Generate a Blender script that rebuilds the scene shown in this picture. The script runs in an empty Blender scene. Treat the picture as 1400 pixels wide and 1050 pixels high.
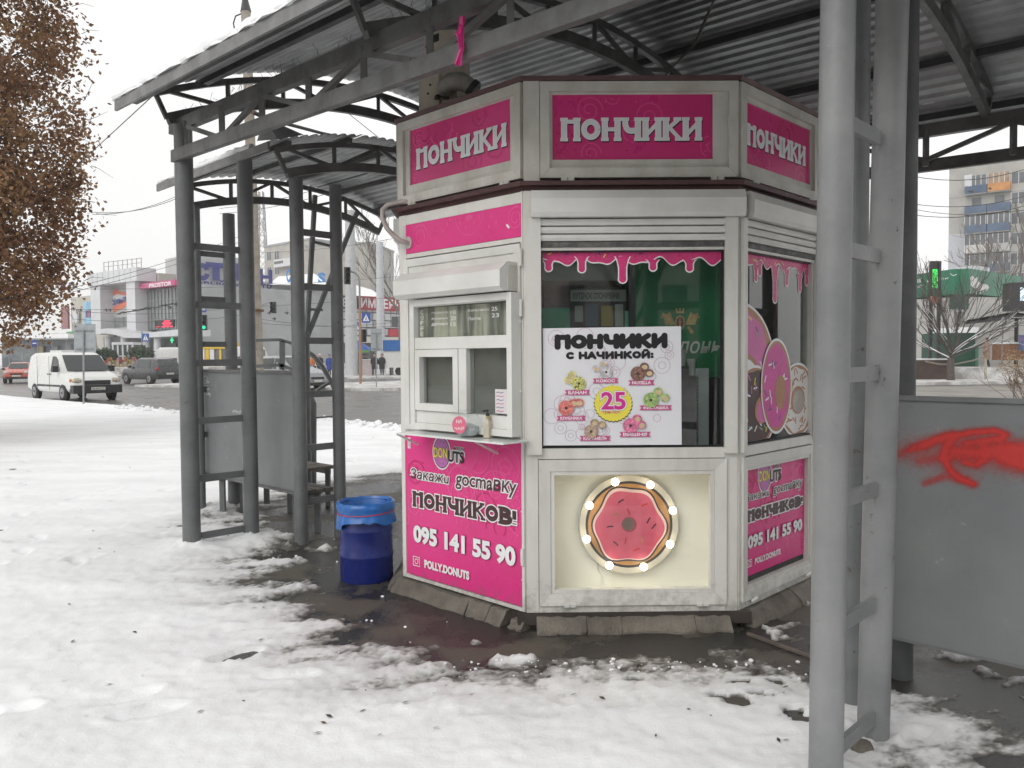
import bpy, math, random
import numpy as np
from mathutils import Matrix, Vector
random.seed(7); rng=np.random.default_rng(7)
SC=bpy.context.scene
# ---------------------------------------------------------------- camera
FPX,PIT,ROL,HC=1092.,.0345,.0076,1.6
_c,_s=math.cos(PIT),math.sin(PIT)
_fw=np.array([0,_c,-_s]);_up=np.array([0,_s,_c]);_rt=np.array([1.,0,0]);_O=np.array([0,0,HC])
_cr,_sr=math.cos(ROL),math.sin(ROL)
cam=bpy.data.cameras.new('camera'); camo=bpy.data.objects.new('camera',cam); SC.collection.objects.link(camo)
cam.sensor_width=36; cam.lens=FPX/1400*36; cam.clip_end=2000; cam.clip_start=.05
_r=_rt*_cr-_up*_sr; _u=_rt*_sr+_up*_cr
camo.matrix_world=Matrix(((_r[0],_u[0],-_fw[0],0),(_r[1],_u[1],-_fw[1],0),(_r[2],_u[2],-_fw[2],HC),(0,0,0,1)))
SC.camera=camo
# ---------------------------------------------------------------- world (overcast) and sun
w=bpy.data.worlds.new('World'); SC.world=w; w.use_nodes=True
nt=w.node_tree; nt.nodes.clear()
sky=nt.nodes.new('ShaderNodeTexSky'); sky.sky_type='NISHITA'; sky.sun_disc=False
sky.sun_elevation=math.radians(38); sky.sun_rotation=math.radians(215); sky.dust_density=4; sky.air_density=1.2
hs=nt.nodes.new('ShaderNodeHueSaturation'); hs.inputs['Saturation'].default_value=.12
b1=nt.nodes.new('ShaderNodeBackground'); b1.inputs[1].default_value=.065
b2=nt.nodes.new('ShaderNodeBackground'); b2.inputs[0].default_value=(1,.992,.975,1); b2.inputs[1].default_value=.90
ad=nt.nodes.new('ShaderNodeAddShader'); wo=nt.nodes.new('ShaderNodeOutputWorld')
nt.links.new(sky.outputs[0],hs.inputs['Color']); nt.links.new(hs.outputs[0],b1.inputs[0])
nt.links.new(b1.outputs[0],ad.inputs[0]); nt.links.new(b2.outputs[0],ad.inputs[1]); nt.links.new(ad.outputs[0],wo.inputs[0])
sl=bpy.data.lights.new('sun','SUN'); sl.energy=.6; sl.angle=math.radians(30); sl.color=(1,.97,.92)
so=bpy.data.objects.new('sun',sl); SC.collection.objects.link(so)
so.rotation_euler=Vector((.5,.62,-.78)).to_track_quat('-Z','Y').to_euler()
SC.view_settings.view_transform='Standard'; SC.view_settings.look='None'; SC.view_settings.exposure=0; SC.view_settings.gamma=1
SC.view_settings.use_curve_mapping=False

# ---------------------------------------------------------------- coordinates of the place
def ray(px,py):
    a=px-700;b=525-py; X=a*_cr+b*_sr; Y=-a*_sr+b*_cr
    return _rt*X/FPX+_up*Y/FPX+_fw
def gz(px,py,z=0.):
    d=ray(px,py); return _O+(z-HC)/d[2]*d
def at(px,py,D):
    d=ray(px,py); return _O+d*D/d[1]
class Fr:
    """vertical plane frame: origin, direction s (2D), outward normal n = right of direction"""
    def __init__(f,o,d,z0=0.):
        f.o=np.array([o[0],o[1]],float); d=np.array(d,float); f.d=d/np.linalg.norm(d)
        f.n=np.array([f.d[1],-f.d[0]]); f.z0=z0
    def p(f,s,n,z):
        q=f.o+f.d*s+f.n*n; return (q[0],q[1],z+f.z0)
    def at(f,px,py,n=0.):
        r=ray(px,py); nn=np.array([f.n[0],f.n[1],0]); a=np.array([*(f.o+f.n*n),0])
        wv=_O+r*(((a-_O)@nn)/(r@nn)); return float((wv[:2]-f.o)@f.d), float(wv[2]-f.z0)
def fr_px(pa,Da,pb,Db,z0=0.):
    a=at(pa,490,Da);b=at(pb,490,Db); f=Fr(a[:2],(b-a)[:2],z0); f.L=float(np.linalg.norm((b-a)[:2])); return f
# ---------------------------------------------------------------- materials
MATS={}
def mat(name,c,rough=.6,metal=0.,var=.12,vs=6.,bump=.05,bs=80.,c2=None,emit=0.,spec=.5,stretch=(1,1,1),edge=(.42,.62),coat=0.,r2=None,chips=None,splash=None):
    if name in MATS: return MATS[name]
    m=bpy.data.materials.new(name); m.use_nodes=True; t=m.node_tree; N=t.nodes; L=t.links; N.clear()
    o=N.new('ShaderNodeOutputMaterial'); p=N.new('ShaderNodeBsdfPrincipled'); L.new(p.outputs[0],o.inputs[0])
    p.inputs['Roughness'].default_value=rough; p.inputs['Metallic'].default_value=metal
    p.inputs['Specular IOR Level'].default_value=spec; p.inputs['Coat Weight'].default_value=coat
    c=tuple(c)+(1,)
    if emit: 
        p.inputs['Emission Color'].default_value=c; p.inputs['Emission Strength'].default_value=emit
    if var or c2 is not None:
        tc=N.new('ShaderNodeTexCoord'); mp=N.new('ShaderNodeMapping'); mp.inputs['Scale'].default_value=stretch
        L.new(tc.outputs['Object'],mp.inputs[0])
        n1=N.new('ShaderNodeTexNoise'); n1.inputs['Scale'].default_value=vs; n1.inputs['Detail'].default_value=7; n1.inputs['Roughness'].default_value=.62
        L.new(mp.outputs[0],n1.inputs['Vector'])
        r=N.new('ShaderNodeValToRGB'); r.color_ramp.elements[0].position=edge[0]; r.color_ramp.elements[1].position=edge[1]
        if c2 is None: c2=tuple(max(0,x*(1-var)) for x in c[:3]); ca=tuple(min(1,x*(1+var*.6)) for x in c[:3])
        else: ca=c[:3]
        r.color_ramp.elements[0].color=tuple(c2)+(1,); r.color_ramp.elements[1].color=tuple(ca)+(1,)
        L.new(n1.outputs[0],r.inputs[0]); L.new(r.outputs[0],p.inputs['Base Color'])
        last=r.outputs[0]
        if chips:
            for (cc,th,sc,am) in chips:
                nc=N.new('ShaderNodeTexNoise'); nc.inputs['Scale'].default_value=sc; nc.inputs['Detail'].default_value=5; nc.inputs['Roughness'].default_value=.7; L.new(mp.outputs[0],nc.inputs['Vector'])
                rc=N.new('ShaderNodeMapRange'); rc.inputs[1].default_value=th; rc.inputs[2].default_value=th+.02; rc.inputs[4].default_value=am; L.new(nc.outputs[0],rc.inputs[0])
                mxx=N.new('ShaderNodeMixRGB'); mxx.inputs[2].default_value=tuple(cc)+(1,); L.new(rc.outputs[0],mxx.inputs[0]); L.new(last,mxx.inputs[1]); last=mxx.outputs[0]
        if splash:
            sx=N.new('ShaderNodeSeparateXYZ'); L.new(tc.outputs['Object'],sx.inputs[0]); ns_=N.new('ShaderNodeTexNoise'); ns_.inputs['Scale'].default_value=14; ns_.inputs['Detail'].default_value=8; ns_.inputs['Roughness'].default_value=.75; L.new(tc.outputs['Object'],ns_.inputs['Vector'])
            m1=N.new('ShaderNodeMapRange'); m1.inputs[1].default_value=splash[0]; m1.inputs[2].default_value=.08; m1.inputs[3].default_value=-.25; m1.inputs[4].default_value=.12; L.new(sx.outputs[2],m1.inputs[0])
            m2=N.new('ShaderNodeMath'); m2.operation='ADD'; L.new(m1.outputs[0],m2.inputs[0]); L.new(ns_.outputs[0],m2.inputs[1]); m3=N.new('ShaderNodeMapRange'); m3.inputs[1].default_value=.48; m3.inputs[2].default_value=.75; m3.inputs[4].default_value=splash[1]; L.new(m2.outputs[0],m3.inputs[0])
            mxx=N.new('ShaderNodeMixRGB'); mxx.inputs[2].default_value=(.13,.11,.085,1); L.new(m3.outputs[0],mxx.inputs[0]); L.new(last,mxx.inputs[1]); last=mxx.outputs[0]
        if last is not r.outputs[0]: L.new(last,p.inputs['Base Color'])
        mr=N.new('ShaderNodeMapRange'); mr.inputs[1].default_value=edge[0]; mr.inputs[2].default_value=edge[1]
        mr.inputs[3].default_value=rough if r2 is None else r2; mr.inputs[4].default_value=rough if r2 is not None else max(.02,rough*.8)
        L.new(n1.outputs[0],mr.inputs[0]); L.new(mr.outputs[0],p.inputs['Roughness'])
        if bump:
            n2=N.new('ShaderNodeTexNoise'); n2.inputs['Scale'].default_value=bs; n2.inputs['Detail'].default_value=4
            L.new(mp.outputs[0],n2.inputs['Vector'])
            b=N.new('ShaderNodeBump'); b.inputs['Strength'].default_value=min(1,bump*4); b.inputs['Distance'].default_value=.01
            L.new(n2.outputs[0],b.inputs['Height']); L.new(b.outputs[0],p.inputs['Normal'])
    else: p.inputs['Base Color'].default_value=c
    MATS[name]=m; return m
def glassmat(name,tint=(.9,.93,.92),refl=1.):
    if name in MATS: return MATS[name]
    m=bpy.data.materials.new(name); m.use_nodes=True; t=m.node_tree; N=t.nodes; L=t.links; N.clear()
    o=N.new('ShaderNodeOutputMaterial'); tr=N.new('ShaderNodeBsdfTransparent'); tr.inputs[0].default_value=tuple(tint)+(1,)
    g=N.new('ShaderNodeBsdfGlossy'); g.inputs['Roughness'].default_value=.02
    fr=N.new('ShaderNodeFresnel'); fr.inputs[0].default_value=1.5
    mu=N.new('ShaderNodeMath'); mu.operation='MULTIPLY'; mu.inputs[1].default_value=refl; ge=N.new('ShaderNodeNewGeometry'); mi=N.new('ShaderNodeMath'); mi.operation='SUBTRACT'; mi.inputs[0].default_value=1; L.new(ge.outputs['Backfacing'],mi.inputs[1]); m9=N.new('ShaderNodeMath'); m9.operation='MULTIPLY'; L.new(fr.outputs[0],m9.inputs[0]); L.new(mi.outputs[0],m9.inputs[1]); L.new(m9.outputs[0],mu.inputs[0])
    mx=N.new('ShaderNodeMixShader'); L.new(mu.outputs[0],mx.inputs[0]); L.new(tr.outputs[0],mx.inputs[1]); L.new(g.outputs[0],mx.inputs[2]); L.new(mx.outputs[0],o.inputs[0])
    MATS[name]=m; return m
WHITE=mat('white_aluminium',(.66,.65,.615),.42,var=.07,vs=3,bump=.02,bs=30,c2=(.55,.535,.495),stretch=(2,2,.5),edge=(.3,.55),chips=[((.16,.14,.12),.70,22,.5)],splash=(.45,.55))
WHITE2=mat('white_enamel',(.70,.70,.675),.38,c2=(.60,.595,.565),vs=2.5,bump=.01,edge=(.35,.6))
SIGNW=mat('aged_white_frame',(.58,.565,.52),.5,c2=(.44,.42,.37),vs=5,bump=.03,stretch=(1,1,.6),edge=(.32,.6),chips=[((.12,.10,.08),.69,28,.6)])
PINK=mat('pink_vinyl',(.74,.045,.25),.30,c2=(.64,.035,.20),vs=1.3,bump=.012,bs=5,edge=(.3,.65),splash=(.42,.5),chips=[((.6,.35,.45),.74,30,.7)])
PINKD=mat('pink_vinyl_sign',(.64,.035,.21),.32,c2=(.54,.028,.16),vs=1.5,bump=.012,bs=5,edge=(.3,.65))
PINKL=mat('light_pink_print',(.72,.07,.26),.32,var=.05,bump=0)
PINKL2=mat('dark_pink_print',(.50,.018,.13),.32,var=.05,bump=0)
LETW=mat('white_print',(.80,.80,.81),.4,var=.04,bump=0)
LETG=mat('grey_print_letter',(.74,.75,.77),.4,var=.05,bump=0)
LETD=mat('dark_brown_print',(.060,.022,.026),.4,var=.05,bump=0)
BLK=mat('black_print',(.012,.012,.014),.4,var=.05,bump=0)
YEL=mat('yellow_print',(.80,.70,.08),.4,var=.05,bump=0)
GREYM=mat('grey_paint',(.150,.157,.160),.48,var=.16,vs=4,bump=.04,bs=45,c2=(.115,.120,.122),edge=(.35,.6),chips=[((.06,.045,.035),.665,14,.8),((.26,.27,.28),.68,30,.5)])
GREYD=mat('grey_paint_truss',(.125,.127,.125),.55,c2=(.075,.075,.072),vs=5,bump=.04,edge=(.35,.6))
GREYL=mat('grey_paint_light',(.245,.250,.252),.5,c2=(.180,.187,.190),vs=2.4,bump=.06,bs=30,edge=(.35,.62),chips=[((.07,.055,.045),.66,12,.8),((.36,.37,.38),.675,24,.5),((.42,.28,.34),.76,9,.4)])
GALV=mat('galvanised_sheet',(.40,.41,.41),.42,metal=.25,c2=(.25,.255,.26),vs=2.2,bump=.02,edge=(.35,.65),stretch=(1,1,1))
PANEL=mat('grey_panel_paint',(.188,.197,.202),.5,c2=(.136,.146,.151),vs=1.4,bump=.05,bs=7,edge=(.3,.68),chips=[((.07,.055,.045),.68,18,.7),((.30,.31,.32),.67,11,.45),((.20,.18,.12),.70,5,.35)])
RED=mat('red_spray',(.62,.035,.022),.5,var=.2,bump=0)
SNOW=mat('snow_clean',(.86,.87,.88),.75,c2=(.78,.79,.81),vs=2,bump=.1,bs=25,edge=(.3,.6))
MAROON=mat('maroon_trim',(.075,.030,.030),.45,var=.15)
DARK=mat('dark_gap',(.02,.02,.02),.6,var=.1)
BLUEB=mat('blue_drum_paint',(.012,.025,.185),.32,var=.15,vs=3,c2=(.010,.018,.12),edge=(.3,.6),bump=.03,bs=30)
BAG=mat('blue_plastic_bag',(.018,.13,.42),.28,var=.15,bump=.05,bs=20)
CONC=mat('old_concrete',(.18,.16,.135),.85,c2=(.085,.075,.062),vs=5,bump=.25,bs=60,edge=(.3,.65))
CONP=mat('pole_concrete',(.36,.32,.27),.85,c2=(.27,.235,.195),vs=4,bump=.15,bs=50,edge=(.35,.6))
BROWN=mat('brown_base_band',(.05,.04,.034),.7,var=.3,vs=5)
WOOD=mat('weathered_bench_wood',(.20,.18,.16),.8,c2=(.11,.10,.088),vs=9,bump=.15,stretch=(1,1,4),edge=(.35,.6))
TYRE=mat('tyre_rubber',(.02,.02,.02),.8,var=.2)
RIM=mat('wheel_rim',(.28,.28,.29),.4,metal=.5,var=.1)
CGLASS=mat('vehicle_glass',(.025,.03,.032),.06,var=.0,bump=0,spec=.7)
BPLAS=mat('black_plastic',(.022,.023,.025),.5,var=.15)
ASPH=mat('wet_asphalt',(.088,.078,.062),.62,c2=(.028,.027,.025),vs=1.1,bump=.14,bs=130,edge=(.495,.56),r2=.22)
ROADM=mat('wet_road',(.135,.125,.115),.42,c2=(.085,.078,.072),vs=.35,bump=.05,bs=30,edge=(.35,.65),r2=.22,stretch=(1,1.6,1))
GLASS=glassmat('window_glass',(.88,.91,.90),2.1); GLASS2=glassmat('jar_glass',(.93,.95,.96))
# ---------------------------------------------------------------- object helpers
INV={}
def _link(o): SC.collection.objects.link(o)
def thing(name,label,cat,loc,rz=0.,group=None):
    o=bpy.data.objects.new(name,None); _link(o); o.location=loc; o.rotation_euler=(0,0,rz); o.empty_display_size=.2
    o['label']=label; o['category']=cat
    if group: o['group']=group
    INV[o]=(Matrix.Translation(Vector(loc))@Matrix.Rotation(rz,4,'Z')).inverted(); return o
def tag(o,label=None,cat=None,group=None,kind=None):
    if label:o['label']=label
    if cat:o['category']=cat
    if group:o['group']=group
    if kind:o['kind']=kind
    return o
class B:
    def __init__(s): s.v=[];s.f=[];s.fm=[]
    def add(s,vs,fs):
        k=len(s.v); s.v.extend([tuple(map(float,p)) for p in vs]); s.f.extend([tuple(i+k for i in f) for f in fs]); return s
    def hexa(s,P): # 8 pts bottom 4 ccw, top 4
        return s.add(P,[(3,2,1,0),(4,5,6,7),(0,1,5,4),(1,2,6,5),(2,3,7,6),(3,0,4,7)])
    def box(s,x0,x1,y0,y1,z0,z1):
        return s.hexa([(x0,y0,z0),(x1,y0,z0),(x1,y1,z0),(x0,y1,z0),(x0,y0,z1),(x1,y0,z1),(x1,y1,z1),(x0,y1,z1)])
    def fbox(s,f,s0,s1,n0,n1,z0,z1):
        return s.hexa([f.p(s0,n1,z0),f.p(s1,n1,z0),f.p(s1,n0,z0),f.p(s0,n0,z0),f.p(s0,n1,z1),f.p(s1,n1,z1),f.p(s1,n0,z1),f.p(s0,n0,z1)])
    def bar(s,a,b,w,h,up=(0,0,1)):
        a=np.array(a,float);b=np.array(b,float);d=b-a;d/=np.linalg.norm(d)
        x=np.cross(d,up); 
        if np.linalg.norm(x)<1e-4: x=np.cross(d,(1,0,0))
        x/=np.linalg.norm(x); y=np.cross(x,d)
        c=[(-1,-1),(1,-1),(1,1),(-1,1)]
        return s.hexa([a+x*i*w/2+y*j*h/2 for i,j in c]+[b+x*i*w/2+y*j*h/2 for i,j in c])
    def tube(s,pts,r,n=10,cap=True):
        pts=[np.array(p,float) for p in pts]; m=len(pts); rr=r if hasattr(r,'__len__') else [r]*m
        k=len(s.v); x=None; vs=[]
        for i,p in enumerate(pts):
            d=pts[min(i+1,m-1)]-pts[max(i-1,0)]; d/=np.linalg.norm(d)+1e-12
            if x is None:
                x=np.cross(d,(0,0,1) if abs(d[2])<.9 else (1,0,0))
            x=x-d*(x@d); x/=np.linalg.norm(x)+1e-12; y=np.cross(d,x)
            for j in range(n):
                a=2*math.pi*j/n; vs.append(p+(x*math.cos(a)+y*math.sin(a))*rr[i])
        fs=[(i*n+j,i*n+(j+1)%n,(i+1)*n+(j+1)%n,(i+1)*n+j) for i in range(m-1) for j in range(n)]
        if cap: fs+= [tuple(range(n))[::-1],tuple((m-1)*n+j for j in range(n))]
        return s.add(vs,fs)
    def lathe(s,prof,c,n=24,capb=True,capt=True,sx=1,sy=1,rot=0.):
        vs=[];m=len(prof)
        for r,z in prof:
            for j in range(n):
                a=2*math.pi*j/n+rot; vs.append((c[0]+r*sx*math.cos(a),c[1]+r*sy*math.sin(a),c[2]+z))
        fs=[(i*n+j,i*n+(j+1)%n,(i+1)*n+(j+1)%n,(i+1)*n+j) for i in range(m-1) for j in range(n)]
        if capb: fs.append(tuple(range(n))[::-1])
        if capt: fs.append(tuple((m-1)*n+j for j in range(n)))
        return s.add(vs,fs)
    def ball(s,c,r,n=10,sq=(1,1,1)):
        m=max(4,n//2); prof=[(math.sin(math.pi*i/m)*r+1e-5,-math.cos(math.pi*i/m)*r*sq[2]) for i in range(m+1)]
        return s.lathe(prof,c,n,False,False,sq[0],sq[1])
    def prism(s,pts,f,n0,n1): # polygon (s,z) ccw seen from outside, thick n0..n1
        k=len(pts); vs=[f.p(a,n0,b) for a,b in pts]+[f.p(a,n1,b) for a,b in pts]
        return s.add(vs,[tuple(range(k))[::-1],tuple(range(k,2*k))]+[(i,(i+1)%k,k+(i+1)%k,k+i) for i in range(k)])
    def build(s,name,m,parent=None,smooth=None,origin=None):
        me=bpy.data.meshes.new(name)
        if parent is not None:
            T=INV[parent]; V=[T@Vector(p) for p in s.v]
        else:
            a=np.array(s.v); 
            if origin is None: origin=((a[:,0].min()+a[:,0].max())/2,(a[:,1].min()+a[:,1].max())/2,a[:,2].min())
            V=[Vector(p)-Vector(origin) for p in s.v]
        me.from_pydata([tuple(p) for p in V],[],s.f); me.materials.append(m)
        if smooth:
            me.polygons.foreach_set('use_smooth',[True]*len(me.polygons)); me.set_sharp_from_angle(angle=math.radians(smooth))
        o=bpy.data.objects.new(name,me); _link(o)
        if parent is not None: o.parent=parent; INV[o]=INV[parent]
        else: o.location=origin; INV[o]=Matrix.Translation(Vector(origin)).inverted()
        return o
def pcopy(o,off,label=None):
    c=o.copy(); _link(c); c.parent=o.parent; c.location=Vector(o.location)+Vector(off); INV[c]=INV[o.parent] if o.parent else None
    return c
# ---------------------------------------------------------------- text and flat print
_TX={}
def text_geo(body,off=0.,shear=0.):
    key=(body,off,shear)
    if key in _TX: return _TX[key]
    cu=bpy.data.curves.new('t','FONT'); cu.body=body; cu.offset=off; cu.shear=shear; cu.resolution_u=3; cu.fill_mode="FRONT"
    o=bpy.data.objects.new('t',cu); _link(o); dg=bpy.context.evaluated_depsgraph_get(); dg.update()
    me=o.evaluated_get(dg).to_mesh(); v=np.array([p.co[:] for p in me.vertices]).reshape(-1,3); f=[tuple(p.vertices) for p in me.polygons]
    nz=[p.normal.z for p in me.polygons]
    f=[a if z>=0 else a[::-1] for a,z in zip(f,nz)]
    o.evaluated_get(dg).to_mesh_clear(); bpy.data.objects.remove(o); bpy.data.curves.remove(cu)
    _TX[key]=(v[:,:2],f); return _TX[key]
class Pn:
    """flat print painter on plane frame f at offset n0; every stroke gets a hair more height"""
    def __init__(s,f,n0,q=None): s.f=f;s.n=n0;s.b={};s.k=0;s.order=[]; s.q=q or (lambda a,b:(a,b))
    def _b(s,m,nm):
        key=(m,nm)
        if key not in s.b: s.b[key]=B(); s.order.append(key)
        return s.b[key]
    def lift(s,d=.0004): s.n+=d
    def poly(s,pts,m,nm='print'):
        s.k+=1; n=s.n+s.k*1e-5
        vs=[s.f.p(*_sw(s.q(a,b),n)) for a,b in pts]; s._b(m,nm).add(vs,[tuple(range(len(pts)))])
    def disc(s,c,r,m,nm='print',n=28,ry=None):
        ry=r if ry is None else ry
        s.poly([(c[0]+r*math.cos(2*math.pi*i/n),c[1]+ry*math.sin(2*math.pi*i/n)) for i in range(n)],m,nm)
    def arc(s,c,r,w,a0,a1,m,nm='print',n=30,ry=None,r1=None):
        ry=r if ry is None else ry; pts=[]
        for i in range(n+1):
            t=i/n; a=a0+(a1-a0)*t; k=1 if r1 is None else 1+(r1/r-1)*t
            pts.append((c[0]+r*k*math.cos(a),c[1]+ry*k*math.sin(a)))
        s.stroke(pts,w,m,nm,cap=False)
    def stroke(s,pts,w,m,nm='print',cap=True):
        P=[np.array(p,float) for p in pts]; s.k+=1; n=s.n+s.k*1e-5; L=[];R=[]
        for i,p in enumerate(P):
            d=P[min(i+1,len(P)-1)]-P[max(i-1,0)]; l=np.linalg.norm(d)+1e-9; d/=l; q=np.array([-d[1],d[0]])*w/2
            L.append(p+q);R.append(p-q)
        vs=[s.f.p(*_sw(s.q(*a),n)) for a in R]+[s.f.p(*_sw(s.q(*a),n)) for a in L]; k=len(P)
        s._b(m,nm).add(vs,[(i,i+1,k+i+1,k+i) for i in range(k-1)])
        if cap:
            for p in P: s.disc(p,w/2,m,nm,12)
    def text(s,body,x0,x1,z0,z1,m,off=0.,nm='lettering',shear=0.,grow=0.):
        """fit to box: the un-offset glyph bounds map to the box, offset spills outside"""
        v0,_=text_geo(body,0.,shear); v,f=text_geo(body,off,shear)
        a,b=v0.min(0),v0.max(0); s.k+=1; n=s.n+s.k*1e-5
        X=x0+(v[:,0]-a[0])/(b[0]-a[0])*(x1-x0); Z=z0+(v[:,1]-a[1])/(b[1]-a[1])*(z1-z0)
        s._b(m,nm).add([s.f.p(*_sw(s.q(p,r),n)) for p,r in zip(X,Z)],f)
    def flush(s,parent):
        out=[]
        for (m,nm) in s.order:
            o_=s.b[(m,nm)].build(nm,m,parent); out.append(o_)
            if nm in('swirl_print','ring_print','topping_bits','film_sprinkle','handwriting','scrawl','crest_print'): o_['kind']='stuff'
        return out
def _sw(q,n): return (q[0],n,q[1])
def corner_map(p00,p10,p01,p11):
    """unit square -> quad of (s,z)"""
    def q(a,b):
        return ((1-a)*(1-b)*p00[0]+a*(1-b)*p10[0]+(1-a)*b*p01[0]+a*b*p11[0],(1-a)*(1-b)*p00[1]+a*(1-b)*p10[1]+(1-a)*b*p01[1]+a*b*p11[1])
    return q
# skeleton letters: list of polylines in (x,y), width of letter
def _bez(*p):
    out=[]; n=12
    for i in range(n+1):
        t=i/n; q=list(map(np.array,p)); q=[np.array(k,float) for k in q]
        while len(q)>1: q=[q[j]*(1-t)+q[j+1]*t for j in range(len(q)-1)]
        out.append(tuple(q[0]))
    return out
def _ell(cx,cy,rx,ry,a0=0,a1=360,n=22): return [(cx+rx*math.cos(math.radians(a0+(a1-a0)*i/n)),cy+ry*math.sin(math.radians(a0+(a1-a0)*i/n))) for i in range(n+1)]
GL={
'П':([[(.15,0),(.15,1)],[(.65,0),(.65,1)],[(.15,.94),(.65,.94)]],.8,[(.15,0),(.65,0),(.15,1),(.65,1)]),
'О':([_ell(.4,.5,.27,.43)],.8,[]),
'Н':([[(.15,0),(.15,1)],[(.65,0),(.65,1)],[(.15,.5),(.65,.5)]],.8,[(.15,0),(.65,0),(.15,1),(.65,1)]),
'Ч':([[(.65,0),(.65,1)],_bez((.15,1),(.15,.3),(.35,.38),(.65,.45))],.8,[(.65,0),(.15,1),(.65,1)]),
'И':([[(.15,0),(.15,1)],[(.65,0),(.65,1)],[(.15,.12),(.65,.88)]],.8,[(.15,0),(.65,0),(.15,1),(.65,1)]),
'К':([[(.15,0),(.15,1)],[(.2,.48),(.62,1)],[(.3,.56),(.66,0)]],.78,[(.15,0),(.66,0),(.15,1),(.6,1)]),
'В':([[(.15,0),(.15,1)],_bez((.15,1),(.8,1.05),(.72,.52),(.15,.54)),_bez((.15,.54),(.88,.56),(.84,-.05),(.15,0))],.74,[(.12,0),(.12,1)]),
'С':([_ell(.4,.5,.27,.43,50,310)],.74,[]),
'А':([[(.08,0),(.36,1)],[(.36,1),(.66,0)],[(.18,.32),(.56,.32)]],.74,[(.08,0),(.66,0)]),
'Й':([[(.15,0),(.15,.95)],[(.65,0),(.65,.95)],[(.15,.12),(.65,.85)],[(.28,1.28),(.52,1.28)]],.8,[]),
'!':([[(.15,.36),(.15,1)],[(.15,.0),(.15,.06)]],.3,[]),
':':([[(.15,.1),(.15,.12)],[(.15,.6),(.15,.62)]],.3,[]),
' ':([],.35,[])}
def skel(pn,word,x0,x1,z0,z1,w,m,grow=0.,slab=False,nm='lettering',dx=0,dz=0):
    tot=sum(GL[c][1] for c in word); k=(x1-x0)/tot; H=z1-z0; x=x0+dx
    for c in word:
        st,wd,sf=GL[c]
        for pl in st:
            P=[(x+p*k,z0+dz+(w/2+(H-w)*q)) for p,q in pl]
            if slab: 
                if len(P)==2:
                    (ax,az),(bx,bz)=P; l=math.hypot(bx-ax,bz-az)+1e-9; e=(grow)/l; ww=w*(1.15 if abs(bx-ax)<1e-6 else .62)
                    P=[(ax-(bx-ax)*e-(0),az-(bz-az)*e),(bx+(bx-ax)*e,bz+(bz-az)*e)]
                    pn.stroke(P,ww+2*grow,m,nm,cap=False)
                else: pn.stroke(P,w*1.05+2*grow,m,nm,cap=False)
            else: pn.stroke(P,w+2*grow,m,nm,cap=True)
        if slab:
            for (a,b) in sf:
                cx=x+a*k; hz=w*.5; cz=z0+dz+(hz/2 if b==0 else H-hz/2); hw=w*.74+grow; hh=hz/2+grow
                pn.poly([(cx-hw,cz-hh),(cx+hw,cz-hh),(cx+hw,cz+hh),(cx-hw,cz+hh)],m,nm)
        x+=wd*k
# ================================================================= KIOSK
A_=.0097; ca,sa=math.cos(A_),math.sin(A_); Q=math.sqrt(.5); KC=(.694,4.638)
def K2(x,y): return np.array([KC[0]+x*ca-y*sa,KC[1]+x*sa+y*ca])
CO=[K2(-.6215-1.157*Q,1.157*Q),K2(-.6215,0),K2(.6215,0),K2(.6215+1.05*Q,1.05*Q),K2(.6215+1.05*Q,2.0),K2(.6215,2.78),K2(-.6215,2.82),K2(-.6215-1.157*Q,2.06)]
FRM=[Fr(CO[k],CO[(k+1)%8]-CO[k]) for k in range(8)]; FL=[float(np.linalg.norm(CO[(k+1)%8]-CO[k])) for k in range(8)]
U2=np.array([-Q*ca-Q*sa,-Q*sa+Q*ca]); V2=np.array([Q*ca-Q*sa,Q*sa+Q*ca])
kiosk=thing('kiosk','white octagonal street kiosk with pink doughnut signs on its sides','kiosk',(KC[0],KC[1],0),A_)
CIN=K2(0,1.42)
def octa(sc,dz=0): return [(CIN[0]+(c[0]-CIN[0])*sc,CIN[1]+(c[1]-CIN[1])*sc) for c in CO]
def slab(z0,z1,sc0,sc1=None,b=None):
    b=b or B(); sc1=sc1 or sc0; p0=octa(sc0);p1=octa(sc1); 
    return b.add([(x,y,z0) for x,y in p0]+[(x,y,z1) for x,y in p1],[tuple(range(8))[::-1],tuple(range(8,16))]+[(i,(i+1)%8,8+(i+1)%8,8+i) for i in range(8)])
slab(-.02,.099,.992).build('base_band',BROWN,kiosk)
slab(.10,.13,.985).build('floor_slab',BPLAS,kiosk)
slab(2.552,2.575,1.0,1.0).build('top_ring',MAROON,kiosk)
slab(2.576,2.598,1.030,1.038).build('eaves_trim',MAROON,kiosk)
slab(2.617,3.10,.95).build('roof_core',DARK,kiosk)
slab(3.172,3.196,1.012,1.02).build('roof_edge_trim',MAROON,kiosk)
# corner posts of the body and of the sign band
for k in range(8):
    c=CO[k]; f=FRM[k]; g=FRM[k-1]
    ci=c+(np.array(CIN)-c)/np.linalg.norm(np.array(CIN)-c)*.034; B().tube([(ci[0],ci[1],.10),(ci[0],ci[1],2.55)],.033,12).build('corner_post',WHITE,kiosk,60)
    B().fbox(f,.004,.075,-.05,.006,.10,2.55).build('corner_jamb',WHITE,kiosk)
    if k!=1: B().fbox(g,FL[k-1]-.075,FL[k-1]-.004,-.05,.006,.10,2.55).build('corner_jamb',WHITE,kiosk)
    else: B().fbox(g,FL[0]-.012,FL[0]-.002,-.05,.006,.10,2.55).build('corner_jamb',WHITE,kiosk)
    if k==1: (B().fbox(f,.003,.095,-.03,.017,2.60,3.17)).build('sign_corner_cover',SIGNW,kiosk)
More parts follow.
